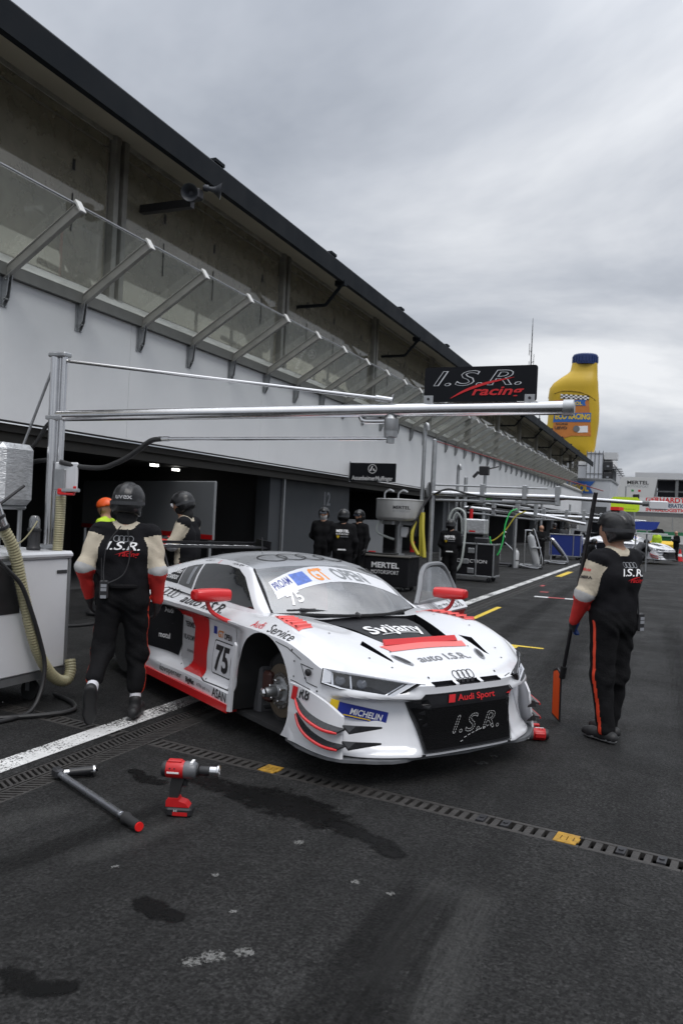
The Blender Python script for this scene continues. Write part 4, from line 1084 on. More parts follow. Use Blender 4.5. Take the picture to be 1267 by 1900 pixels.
front_text('Audi Sport', (.045,.432), M_PRINTR, .055, bold=.02, width=.34)
mb_ = MB(); project(mb_, [(-.205,.425),(-.150,.425),(-.140,.475),(-.195,.475)], [(0,1,2),(0,2,3)], BVB, frame((1.6,0,0),(0,1,0),(0,0,1)), (-1,0,0), .020); mb_.build('red_rhombus', M_PRINTR, gr)
mb_ = MB(); project(mb_, [(.33,.44),(.40,.455),(.43,.43),(.39,.435),(.385,.40),(.37,.435)], poly_tris([(.33,.44),(.40,.455),(.43,.43),(.39,.435),(.385,.40),(.37,.435)]), BVB, frame((1.6,0,0),(0,1,0),(0,0,1)), (-1,0,0), .020); mb_.build('tow_arrow', M_PRINTR, gr)
# dashed outline lettering on the mesh
def dashed(s, o, size, shear=.35):
    c = bpy.data.curves.new('letters','FONT'); c.body = s; c.size = 1; c.shear = shear; c.fill_mode = 'NONE'; c.resolution_u = 4; c.space_character = 1.1
    ob = bpy.data.objects.new('letters', c); COL.objects.link(ob); dg = bpy.context.evaluated_depsgraph_get(); dg.update()
    me = ob.evaluated_get(dg).to_mesh(); V = [(v.co.x, v.co.y) for v in me.vertices]; E_ = [tuple(e.vertices) for e in me.edges]
    ob.evaluated_get(dg).to_mesh_clear(); bpy.data.objects.remove(ob); bpy.data.curves.remove(c)
    cx = (min(v[0] for v in V)+max(v[0] for v in V))/2
    mb_ = MB()
    for a, b in E_:
        p, q = Vector(V[a]), Vector(V[b]); ln = (q-p).length*size; nd = max(1, round(ln/.016)); d = (q-p)
        nn = Vector((-d.y, d.x)).normalized()*.0022
        for i in range(nd):
            u, v = p+d*((i+.15)/nd), p+d*((i+.75)/nd)
            U = Vector((o[0]+(u.x-cx)*size*1.25, o[1]+u.y*size)); W_ = Vector((o[0]+(v.x-cx)*size*1.25, o[1]+v.y*size))
            project(mb_, [tuple(U+nn),tuple(W_+nn),tuple(W_-nn),tuple(U-nn)], [(0,1,2),(0,2,3)], BVB, frame((1.6,0,0),(0,1,0),(0,0,1)), (-1,0,0), .019, maxlen=1)
    mb_.build('dashed_lettering', mat('pale_dash',(0.5,0.5,0.5),.5), gr)['kind'] = 'stuff'
dashed('I.S.R.', (.05,.225), .16)
mb_ = MB()
for k in range(9):
    x = -.10+k*.035; y = .165+.075*(k/8)**.6
    project(mb_, [(x,y),(x+.022,y+.006),(x+.022,y+.010),(x,y+.004)], [(0,1,2),(0,2,3)], BVB, frame((1.6,0,0),(0,1,0),(0,0,1)), (-1,0,0), .019)
mb_.build('dashed_swoosh', MATS['pale_dash'], gr)['kind'] = 'stuff'
# ---- bumper end plates with canards, splitter
def plate(pts_lo, pts_hi, th, outward):
    """curved upright plate between two 3-D polylines"""
    m = MB(); k = len(pts_lo); A = [Vector(p) for p in pts_lo]; B = [Vector(p) for p in pts_hi]; o = Vector(outward)*th
    V = A+B+[p-o for p in A]+[p-o for p in B]
    Fc = []
    for i in range(k-1): Fc += [(i,i+1,k+i+1,k+i),(2*k+i+1,2*k+i,3*k+i,3*k+i+1),(i+1,i,2*k+i,2*k+i+1),(k+i,k+i+1,3*k+i+1,3*k+i)]
    Fc += [(0,k,3*k,2*k),(k-1,2*k-1+2*k,3*k-1,k-1)[:0] or (k-1,3*k-1,4*k-1,2*k-1)]
    m.add(V, Fc); return m
def mir(P, s_): return [(x, y*(-s_), z) for x, y, z in P]
for s_ in (-1, 1):
    lo = spline([(.275,-.955,.105),(.42,-.962,.10),(.58,-.955,.095),(.72,-.925,.092),(.80,-.88,.09)], 4); hi = spline([(.30,-.958,.475),(.42,-.955,.47),(.56,-.942,.45),(.68,-.905,.405),(.77,-.86,.345)], 4)
    lo = mir([tuple(p) for p in lo], s_); hi = mir([tuple(p) for p in hi], s_)
    pl = plate(lo, hi, .02, (0, s_, 0)); ep = pl.build('bumper_end_plate', M_CARW, car, smooth=True)
    if s_ < 0: EPB = BVHTree.FromPolygons([Vector(v) for v in pl.v], pl.f)
    for kz, (za, zb, xs0) in enumerate(((.395,.275,.40),(.30,.175,.41))):
        pth = [(xs0,-.97,za),(xs0+.09,-.995,za-.055),(xs0+.20,-1.0,zb+.03),(xs0+.32,-.97,zb),(xs0+.41,-.92,zb-.008)]
        inn = [(xs0,-.94,za),(xs0+.09,-.94,za-.05),(xs0+.20,-.93,zb+.035),(xs0+.32,-.90,zb+.012),(xs0+.41,-.86,zb+.006)]
        A_ = spline(mir(pth, s_), 5); B_ = spline(mir(inn, s_), 5)
        m = MB(); k = len(A_); V = A_+B_+[p+Vector((0,0,-.012)) for p in A_]+[p+Vector((0,0,-.012)) for p in B_]
        for i in range(k-1): m.add([], [])
        Fc = []
        for i in range(k-1): Fc += [(i,i+1,k+i+1,k+i),(2*k+i+1,2*k+i,3*k+i,3*k+i+1)]
        Fc += [(0,k,3*k,2*k),(k-1,2*k-1,4*k-1,3*k-1)]
        m.add(V, Fc); can = m.build('canard', M_CARBON, car, smooth=True)
        m = MB(); m.rings([(p+Vector((0,s_*.004,-.010)), .010 if 1 < i < k-2 else .007) for i, p in enumerate(A_)], 8); m.build('red_edge', M_CARR, can, smooth=True)
        # strake on the bumper face
        q = [(.79,-.865,zb+.025),(.86,-.81,zb+.03),(.925,-.66,zb+.022),(.84,-.85,zb-.012)]
        q = mir(q, s_); q2 = [(x, y, z-.012) for x, y, z in q]; m = MB(); m.add(q+q2, [(0,1,2,3),(7,6,5,4),(0,1,5,4),(1,2,6,5),(2,3,7,6),(3,0,4,7)]); m.build('strake', M_CARBON, car)
mb_ = MB()
def ep_text(s, o, m, size, **kw):
    V, T = text2d(s, size, **kw); V = [(x+o[0], y+o[1]) for x, y in V]; mb_ = MB(); project(mb_, V, T, EPB, side_M(), (0,1,0), .004); return mb_.build('lettering', m, car)
ep_text('R8', (.475,.40), M_PRINTB, .10, bold=.02, shear=.2)
mb_ = MB(); q = [(.325,.375),(.385,.372),(.405,.462),(.345,.465)]; project(mb_, q, [(0,1,2),(0,2,3)], EPB, side_M(), (0,1,0), .003); mb_.build('red_rhombus', M_PRINTR, car)
# tyre maker's board on the bumper corner
mk = frame((.69,-.815,.365), (.150,.248,-.055), (.05,.1,1)); m = MB(); m.box((-.02,-.032,0),(.30,.05,.012), M=mk); brd = m.build('sponsor_board', M_BLUE, car)
m = MB(); flat_text(m, 'MICHELIN', mk @ Matrix.Translation((.165,-.008,.012)), .055, bold=.02, width=.21, shear=.15); m.build('lettering', M_PRINTW, brd)
m = MB(); m.box((.02,-.024,.0125),(.20,-.017,.0135), M=mk); m.build('underline', M_YELLOW, brd)
m = MB(); m.box((-.075,.0,.003),(-.021,.058,.012), M=mk); m.build('yellow_patch', M_YELLOW, brd)
# splitter plate
for nm, sc_, z0, z1, m_ in (('splitter', 1.0, .070, .090, M_SPLIT),):
    P = [(.24,-.935),(.42,-.962),(.58,-.958),(.72,-.928),(.81,-.87),(.93,-.70),(.975,-.60),(.985,-.50),(.97,-.42),(1.01,0)]
    P = P+[(x,-y) for x, y in P[:-1][::-1]]
    m = MB(); m.prism(P, z1-z0, frame((0,0,z0),(1,0,0),(0,1,0))); m.build(nm, m_, car)
m = MB(); m.box((-3.4,-.86,.05),(.3,.86,.085)); m.build('floor_pan', M_WELL, car)
m = MB(); m.prism([(.94,-.44),(1.015,-.40),(1.03,0),(1.015,.40),(.94,.44)], .016, frame((0,0,.095),(1,0,0),(0,1,0))); m.build('lower_lip', M_CARBON, car)
# ---- brake, hub (front), wheels (rear)
M_DISC = mat('brake_disc', (0.20,0.165,0.125), 0.42, 0.75, var=0.2, scale=20)
M_TYRE2 = mat('tyre', (0.018,0.018,0.018), 0.8, var=0.2, scale=20, bump=.2)
for s_ in (-1, 1):
    Mh = frame((AX, s_*.78, .325), (1,0,0), (0,0,1)) @ (Matrix.Rotation(0 if s_ < 0 else pi, 4, 'Y'))
    hub = MB(); hub.lathe([(.085,-.05),(.085,.0),(.10,.005),(.10,.02),(.06,.03),(.05,.055),(.036,.06),(.036,.13),(.026,.145),(.0,.148)], 24, M=Mh); h = hub.build('wheel_hub', M_GALV, car, smooth=True)
    ds = MB(); ds.lathe([(.105,-.02),(.19,-.02),(.19,.012),(.105,.012)], 40, M=Mh); ds.build('brake_disc', M_DISC, h, smooth=True)
    b = MB(); b.lathe([(.10,.012),(.13,.014),(.13,.018),(.09,.02)], 24, M=Mh); b.build('disc_bell', mat('disc_bell',(.12,.11,.10),.5,.6), h, smooth=True)
    for k in range(12):
        t = 2*pi*k/12; b = MB(); b.lathe([(.008,.012),(.008,.026),(0,.026)], 6, M=Mh @ Matrix.Translation((.118*cos(t),.118*sin(t),0))); b.build('bell_bolt', M_STEEL, h)
    sh = MB(); sh.lathe([(.10,-.06),(.27,-.055),(.275,-.045),(.27,-.035),(.10,-.04)], 36, M=Mh); sh.build('dust_shield', M_WELL, h, smooth=True)
    nut = MB(); nut.lathe([(.034,.148),(.034,.16),(.022,.175),(.0,.175)], 6, M=Mh); nut.build('hub_nut', M_STEEL, h)
    for k in range(5):
        t = 2*pi*k/5+.3; b = MB(); b.lathe([(.011,.02),(.011,.065),(.007,.07),(0,.07)], 8, M=Mh @ Matrix.Translation((.075*cos(t),.075*sin(t),0))); b.build('drive_peg', M_STEEL, h, smooth=True)
    ho = MB(); ho.tube([Mh @ Vector(p) for p in ((-.15,.08,-.02),(-.25,.16,-.05),(-.22,.28,-.2),(-.1,.34,-.35))], .010, 8, 6); ho.tube([Mh @ Vector(p) for p in ((-.33,-.18,-.06),(-.22,-.14,-.12),(-.10,-.06,-.12))], .035, 10, 6); ho.build('brake_line', M_RUBBER, h, smooth=True)
    cal = MB(); cal.bbox((-.21,-.11,-.055),(-.10,.11,.055),.02,M=Mh); cal.build('brake_caliper', mat('caliper_red_brown',(.05,.016,.012),.5,var=.2,scale=20), h)
    up = MB(); up.bbox((-.06,-.20,-.14),(.06,.16,-.06),.02,M=Mh); up.cyl(Mh @ Vector((0,-.17,-.1)), Mh @ Vector((.02,-.14,-.50)), .022, n=8); up.cyl(Mh @ Vector((0,.15,-.1)), Mh @ Vector((-.05,.18,-.42)), .02, n=8); up.cyl(Mh @ Vector((-.12,0,-.1)), Mh @ Vector((-.14,.02,-.45)), .014, n=8)
    up.cyl(Mh @ Vector((.05,.0,-.2)), Mh @ Vector((.02,.42,-.28)), .03, n=10); up.build('suspension_upright', M_DARKMETAL, h)
    # inner wing duct
    du = MB(); du.bbox((-.46,-.28,-.22),(-.36,.10,-.02),.02,M=Mh); du.build('brake_duct', mat('duct_grey',(.10,.10,.105),.6,var=.2,scale=12), car)
    # rear wheels
    Mr = frame((RX, s_*.79, .295), (1,0,0), (0,0,1)) @ (Matrix.Rotation(0 if s_ < 0 else pi, 4, 'Y'))
    ty = MB(); ty.lathe([(.235,-.17),(.315,-.175),(.345,-.15),(.352,-.08),(.352,.10),(.345,.16),(.315,.185),(.24,.18)], 40, M=Mr); wh = ty.build('wheel', M_TYRE2, car, smooth=True)
    rm = MB(); rm.lathe([(.24,-.17),(.24,.17),(.228,.165),(.215,.06),(.09,.075),(.07,.10),(.0,.10)], 32, M=Mr, cap=False); rm.build('rim', M_DARKMETAL, wh, smooth=True)
    for k in range(10):
        t = 2*pi*k/10; b = MB(); b.box((.06,-.018,.07),(.228,.018,.12), M=Mr @ Matrix.Rotation(t,4,'Z')); b.build('spoke', M_DARKMETAL, wh)
# air jacks
for x, y in ((.18,0.0),(-2.2,-.42),(-2.2,.42),(-.35,-.5),(-.35,.5)):
    m = MB(); m.cyl((x,y,.10),(x,y,-LIFT+.02),.028,n=12); m.cyl((x,y,-LIFT+.02),(x,y,-LIFT+.001),.045,n=14); m.build('air_jack', M_STEEL, car, smooth=True)
# ---- mirrors
def mirror(s_, o, name='mirror', parent=None):
    o = Vector(o); m = MB()
    prof = [(-.055,-.14),(-.02,-.14),(.045,-.10),(.055,0),(.05,.10),(.0,.135),(-.055,.135)]
    a = MB(); rows = []
    for i, (dy, sc_) in enumerate(((-.155,.62),(-.14,.88),(-.05,1.0),(.06,.98),(.135,.85),(.15,.60))):
        ring = []
        for k in range(16):
            t = 2*pi*k/16; x = .075*np.sign(cos(t))*abs(cos(t))**.6*sc_; z = .052*np.sign(sin(t))*abs(sin(t))**.6*sc_
            ring.append(o+Vector((x+.02*sc_, s_*dy, z)))
        rows.append(ring)
    V = [p for r in rows for p in r]; Fc = [(i*16+k, i*16+(k+1)%16, (i+1)*16+(k+1)%16, (i+1)*16+k) for i in range(5) for k in range(16)]+[tuple(range(16))[::-1], tuple(80+k for k in range(16))]
    if s_ > 0: Fc = [f[::-1] for f in Fc]
    a.add(V, [f[::-1] for f in Fc]); h = a.build(name, M_CARR, parent or car, smooth=True)
    st = MB(); P = spline([o+Vector((.0,s_*.03,-.04)), o+Vector((.02,s_*.0,-.12)), o+Vector((.07,s_*-.06,-.17)), o+Vector((.16,s_*-.12,-.20))], 5)
    for i in range(len(P)-1): pass
    st.rings([(p, .017) for p in P], 8); st.build('mirror_stalk', M_CARR, h, smooth=True)
    gl = MB(); gl.box((-.058,-.11,-.035),(-.055,.11,.035), M=Matrix.Translation(o)); gl.build('mirror_glass', M_SG, h)
    return h
mirror(-1, (-.80,-1.03,.935))
# ---- windscreen banner and marks
def ws_poly(name, poly, m, lift=.004):
    mb_ = MB(); project(mb_, poly, poly_tris(poly), WSB, frame((1.2,0,0),(0,1,0),(0,0,1)), Vector((-1,0,-.0)), lift, maxlen=.05); return mb_.build(name, m, ws, smooth=True)
def zt_ws(y): return 1.155-.115*(abs(y)/.57)**2
nb2 = 14
up_ = [( -.575+1.15*i/nb2, zt_ws(-.575+1.15*i/nb2)-.004) for i in range(nb2+1)]
lo_ = [( -.60+1.20*i/nb2, zt_ws(-.60+1.20*i/nb2)-.105) for i in range(nb2+1)]
ws_poly('banner', lo_+up_[::-1], M_CARW)
def ws_text(s, o, m, size, lift=.007, rot=0.0, **kw):
    V, T = text2d(s, size, **kw); V = [(o[0]+x*cos(rot)-y*sin(rot), o[1]+x*sin(rot)+y*cos(rot)) for x, y in V]
    V = [(x, y-(.115*(abs(x)/.57)**2)) for x, y in V]
    mb_ = MB(); project(mb_, V, T, WSB, frame((1.2,0,0),(0,1,0),(0,0,1)), (-1,0,0), lift); return mb_.build('lettering', m, ws)
ws_text('GT', (-.11,1.07), M_ORANGE, .098, bold=.03, xs=1.2)
ws_text('OPEN', (.19,1.07), mat('banner_grey',(.20,.21,.22),.5), .098, bold=.03, xs=1.2)
ws_text('PROAM', (-.485,1.095), M_BLUE, .062, xs=.8, bold=.01)
ws_poly('blue_patch', [(-.385,1.02),(-.235,1.055),(-.225,1.118),(-.375,1.092)], M_SKYB, lift=.007)
ws_text('75', (-.47,.985), M_PRINTW, .095, bold=.03, xs=1.3)
# black windscreen edge and wiper
E1 = spline([(-.40,-.70,.815),(-.27,-.45,.822),(-.14,-.2,.823),(-.11,0,.824)], 5); E1 = E1+[Vector((p.x,-p.y,p.z)) for p in E1[:-1][::-1]]
m = MB(); m.rings([(p+Vector((-.012,0,.006)), .012) for p in E1], 6); m.build('windscreen_seal', M_RUBBER, car, smooth=True)
for s_ in (-1, 1):
    m = MB(); m.rings([(Vector((x,s_*y,z+.004)), .009) for x, y, z in RAIL[:4]], 6); m.build('windscreen_seal', M_RUBBER, car)
m = MB(); m.cyl((-.16,-.10,.835),(-.34,-.50,.865),.010,n=6); m.cyl((-.12,-.08,.82),(-.16,-.10,.84),.02,n=8); m.cyl((-.30,-.30,.865),(-.33,-.62,.86),.008,n=6); m.build('wiper', M_BLACK, car)
# ring emblem on the roof
RB = BVHTree.FromPolygons(RFV, RFF)
rings4('roof_emblem', (0,1.16), .135, .016, M_PRINTB, kind='top', bv=RB, lift=.004)
for y, h in ((-.05,.16),(.12,.03),(.2,.03)):
    m = MB(); m.cyl((-1.75,y,1.19),(-1.77,y,1.19+h),.006,n=6); m.cyl((-1.75,y,1.18),(-1.75,y,1.20),.02,n=8); m.build('antenna', M_BLACK, car)
# ---- interior
m = MB(); m.bbox((-.75,-.62,.60),(-.32,.62,.80),.05); m.build('dashboard', M_CARB, car)
m = MB(); m.box((-2.18,-.64,.235),(-.45,.64,.25)); m.build('cabin_floor', M_WELL, car)
m = MB(); m.prism([(0,0),(.45,0),(.55,.12),(.20,.16),(.08,.80),(-.10,.82),(-.12,.1)], .5, frame((-1.75,.62,.26),(1,0,0),(0,0,1))); m.build('driver_seat', mat('seat_red',(.25,.02,.02),.7), car)
cage = MB()
for s_ in (-1, 1):
    cage.tube([(-.50,s_*.60,.55),(-.62,s_*.60,.85),(-.98,s_*.53,1.07),(-1.5,s_*.53,1.12),(-1.75,s_*.56,1.05),(-1.75,s_*.60,.4)], .02, 8, 5)
cage.cyl((-1.0,-.53,1.07),(-1.0,.53,1.07),.02,n=8); cage.cyl((-1.75,-.56,1.06),(-1.75,.56,.50),.02,n=8); cage.cyl((-1.75,.56,1.06),(-1.75,-.56,.50),.02,n=8); cage.cyl((-1.75,-.56,1.07),(-1.75,.56,1.07),.02,n=8); cage.cyl((-1.65,-.6,.35),(-.55,-.6,.75),.02,n=8)
cage.build('roll_cage', mat('cage_grey',(.32,.33,.34),.5), car, smooth=True)
m = MB(); t_ = [(.155*cos(a)*1.1, .115*sin(a)) for a in np.linspace(0,2*pi,20)]; Ms = frame((-.88,.32,.82),(0,1,0),(-.35,0,1)); m.rings([(Ms @ Vector((x,y,0)), .016) for x, y in t_], 6); m.bbox((-.1,-.05,-.02),(.1,.05,.02),.01,M=Ms); m.build('steering_wheel', M_BLACK, car)
# ---- open door (car's left), swung forward about its front edge
dr = thing('x', '', '', (0,0,0)); bpy.data.objects.remove(dr)
hinge = Vector((-.50,.90,0)); SW = radians(-62)
Md = Matrix.Translation(hinge) @ Matrix.Rotation(SW, 4, 'Z') @ Matrix.Translation(-hinge)
def dpts(P): return [Md @ Vector(p) for p in P]
dm = MB()
outr = [(-.50,.935),(-.8,.925),(-1.2,.92),(-1.62,.93)]
rowz = [(.24,.015),(.34,-.01),(.55,-.03),(.68,-.035),(.735,.0),(.78,-.03),(.83,-.11)]
VV = []; nn_ = len(outr)
for z, o_ in rowz:
    for (x, y) in outr:
        xx = x if not (x < -1.5) else x+.12*sstep(.7,.3,z)
        VV.append((xx if x < -.55 else x-.05*sstep(.5,.25,z), y+o_, z))
for z, o_ in rowz:
    for (x, y) in outr: VV.append((x if not x < -1.5 else x+.12*sstep(.7,.3,z), y+o_-.06, z))
n1_ = nn_*len(rowz); Fc = []
for i in range(len(rowz)-1):
    for j in range(nn_-1):
        a = i*nn_+j; Fc += [(a+1,a,a+nn_,a+nn_+1)]; a += n1_; Fc += [(a,a+1,a+nn_+1,a+nn_)]
for i in range(len(rowz)-1):
    a = i*nn_; Fc.append((a,a+n1_,a+nn_+n1_,a+nn_)); a += nn_-1; Fc.append((a+n1_,a,a+nn_,a+nn_+n1_))
for j in range(nn_-1):
    Fc.append((j,j+1,j+1+n1_,j+n1_)); a = (len(rowz)-1)*nn_+j; Fc.append((a+1,a,a+n1_,a+1+n1_))
dm.add(dpts(VV), Fc, 0)
door = dm.build('door', M_CARW, car, smooth=True, angle=40); door['label'] = 'open driver door swung forward beside the hood'
DRB = BVHTree.FromPolygons([Vector(v) for v in dm.v], dm.f)
wf = [(-.54,.80,.83),(-.68,.77,.95),(-.86,.71,1.07),(-1.05,.675,1.14),(-1.30,.67,1.155),(-1.52,.68,1.13),(-1.64,.72,1.0),(-1.66,.80,.84)]
m = MB(); W3 = dpts(wf); m.rings([(p, .026) for p in spline(W3,4)], 8); m.rings([(W3[0],.026),(W3[-1],.026)],8); m.build('window_frame', mat('door_frame_grey',(.20,.205,.215),.4,.3,var=.1), door, smooth=True)
m = MB(); m.add(W3, [tuple(range(8))]); m.build('window_pane', glass_mat('door_glass',(.62,.65,.68),film=.16,gloss=.12), door)
# lettering on the outside of the door
od = (Md.to_3x3() @ Vector((0,-1,0)))
def door_text(s, x, z, m_, size, **kw):
    V, T = text2d(s, size, **kw); V = [(-(a+0)+0, b) for a, b in V]
    Mt = Md @ frame((x,1.5,z),(1,0,0),(0,0,1)); mb_ = MB(); project(mb_, V, T, DRB, Mt, od, .004, maxlen=.05); return mb_.build('lettering', m_, door)
door_text('auto I.S.R.', -1.22, .755, M_PRINTB, .10, width=.62, shear=.15)
mb_ = MB()
for i in range(4):
    V, T = ring_poly((i-1.5)*.062, 0, .045, .045, .008); project(mb_, V, T, DRB, Md @ frame((-.76,1.5,.79),(1,0,0),(0,0,1)), od, .004+i*.0004)
mb_.build('ring_emblem', M_PRINTB, door)
mb_ = MB(); q = [(-1.60,.66),(-.9,.685),(-.9,.72),(-1.60,.715)]; project(mb_, q, [(0,1,2),(0,2,3)], DRB, Md @ frame((0,1.5,0),(1,0,0),(0,0,1)), od, .005); mb_.build('red_band', M_CARR, door)
mo = Md @ Vector((-.80,1.03,.935))
hm = mirror(1, (0,0,0), 'door_mirror', door)
R2 = Matrix.Translation(mo) @ Matrix.Rotation(SW,4,'Z'); hm.matrix_basis = R2
# ---- rear wing
m = MB(); foil = [(-.02,.0),(.05,.018),(.18,.022),(.30,.006),(.30,-.004),(.15,-.002),(.04,-.012)]
m.prism(foil, 1.84, frame((-3.62,.92,1.155),(1,0,0),(0,0,1))); wing = m.build('rear_wing', M_CARB, car, smooth=False)
V, T = text2d('WWW.AUTO-ISR.CZ', .15, width=1.55, bold=.03); m = MB(); m.add([(-3.50-.0+ (.0) - (y-.06)*1.15*-1*-1, x, 1.203+.0) for x, y in V], [(c,b,a) for a,b,c in T])
m = MB(); m.add([(-3.41-y*1.2, x, 1.1805) for x, y in V], T); m.build('lettering', M_PRINTW, wing)
for s_ in (-1, 1):
    m = MB(); m.prism([(-3.68,.98),(-3.30,1.0),(-3.28,1.24),(-3.62,1.26)], .012, frame((0,s_*.926+.006,0),(1,0,0),(0,0,1))); m.build('end_plate', M_CARB, wing)
    m = MB(); m.prism([(-3.35,.84),(-3.15,.84),(-3.40,1.17),(-3.50,1.19),(-3.56,1.17)], .014, frame((0,s_*.35+.007,0),(1,0,0),(0,0,1))); m.build('wing_pylon', M_CARB, wing)
m = MB(); m.box((-3.66,-.9,1.186),(-3.60,.9,1.215)); m.build('wing_flap', M_CARB, wing)
m = MB(); m.box((-3.70,-.80,.07),(-3.30,.80,.13)); m.build('diffuser', M_CARBON, car)
for s_ in (-1, 1):
    m = MB(); m.bbox((-3.57,s_*.62-.2,.66),(-3.53,s_*.62+.2,.76),.01); m.build('tail_light', mat('tail_red',(.3,.01,.01),.2), car)
# ================================================================ PEOPLE
M_SUITB = mat('black_overall', (0.0095,0.0095,0.0105), 0.9, spec=0.12, var=0.25, scale=9, bump=0.25, bscale=60)
M_VEST = mat('charcoal_vest', (0.011,0.011,0.013), 0.9, spec=0.12, var=0.2, scale=9, bump=0.2, bscale=90)
M_BEIGE = mat('beige_sleeve', (0.52,0.46,0.36), 0.8, var=0.08, scale=9, bump=0.2, bscale=60)
M_SREF = mat('silver_band', (0.42,0.42,0.42), 0.5, var=0.1, scale=20)
M_SRED = mat('red_sleeve', (0.55,0.025,0.02), 0.75, var=0.1, scale=9, bump=0.2, bscale=60)
M_STRIPE = mat('orange_red_stripe', (0.75,0.06,0.02), 0.6, var=.05)
M_SKIN = mat('skin', (0.42,0.23,0.15), 0.55, var=0.06, scale=15)
M_HELM = mat('black_helmet', (0.009,0.009,0.010), 0.34, var=0.1, scale=20)
M_BALA = mat('black_balaclava', (0.012,0.012,0.013), 0.9)
M_WBALA = mat('white_balaclava', (0.5,0.5,0.5), 0.9)
M_SHOE = mat('black_shoe', (0.013,0.013,0.014), 0.6, var=0.2, scale=30)
M_SOLE = mat('pale_sole', (0.45,0.45,0.45), 0.6)
M_SOCK = mat('white_sock', (0.62,0.62,0.66), 0.85)
M_GLOVEB = mat('black_glove', (0.014,0.014,0.016), 0.75)
M_GLOVEBL = mat('blue_glove', (0.02,0.07,0.28), 0.7)
M_HIVIS = mat('hi_vis_yellow', (0.50,0.72,0.03), 0.7)
M_ORHELM = mat('orange_helmet', (0.85,0.11,0.015), 0.4)
M_SUITG = mat('dark_grey_overall', (0.045,0.047,0.052), 0.85, var=.2, scale=8)
M_GOGG = mat('goggle_lens', (0.05,0.06,0.08), 0.1, coat=0.6)
BASE = dict(pel=(0,0,.95), wst=(0,.0,1.08), chs=(0,.0,1.30), nek=(0,.0,1.50), hed=(0,.025,1.665),
    shR=(.185,0,1.44), elR=(.255,-.02,1.16), wrR=(.27,.06,.92), shL=(-.185,0,1.44), elL=(-.255,-.02,1.16), wrL=(-.27,.06,.92),
    hiR=(.095,0,.93), knR=(.11,.02,.51), anR=(.12,-.02,.10), hiL=(-.095,0,.93), knL=(-.11,.02,.51), anL=(-.12,-.02,.10))
def v3(p): return np.array(p, float)
def body_field(J, fat, wr, prims):
    def f(P):
        d = None
        out = []
        for (g_, a, b, ra, rb) in prims:
            q, t = sd_rc(P, J[a] if isinstance(a, str) else a, J[b] if isinstance(b, str) else b, ra, rb)
            out.append((g_, q))
        parts = {}
        for g_, q in out: parts[g_] = q if g_ not in parts else smin(parts[g_], q, .05)
        for k in ('torso','legR','legL','armR','armL','head'):
            if k in parts: d = parts[k] if d is None else smin(d, parts[k], .028 if 'arm' in k else .04)
        if wr:
            x, y, z = P[:,0], P[:,1], P[:,2]
            w1 = np.sin(9*x+6*z+1.1)+np.sin(8*y-5*z+.7)+.7*np.sin(13*z+7*x-9*y)
            a1 = np.sin(30*(.55*z+.8*x)+2.4*w1); a2 = np.sin(34*(.50*z-.75*x+.3*y)+2.1*w1+1.9); m1 = np.clip(np.sin(10*z+4*y+1.3*w1)+.15, 0, 1); m2 = np.clip(np.sin(11*z-5*x-1.2*w1+2)+.1, 0, 1)
            d = d+wr*(a1*m1+a2*m2+.25*np.sin(60*z+30*x+3*w1))*np.where(z < 1.5, 1, 0)
        return d
    return f
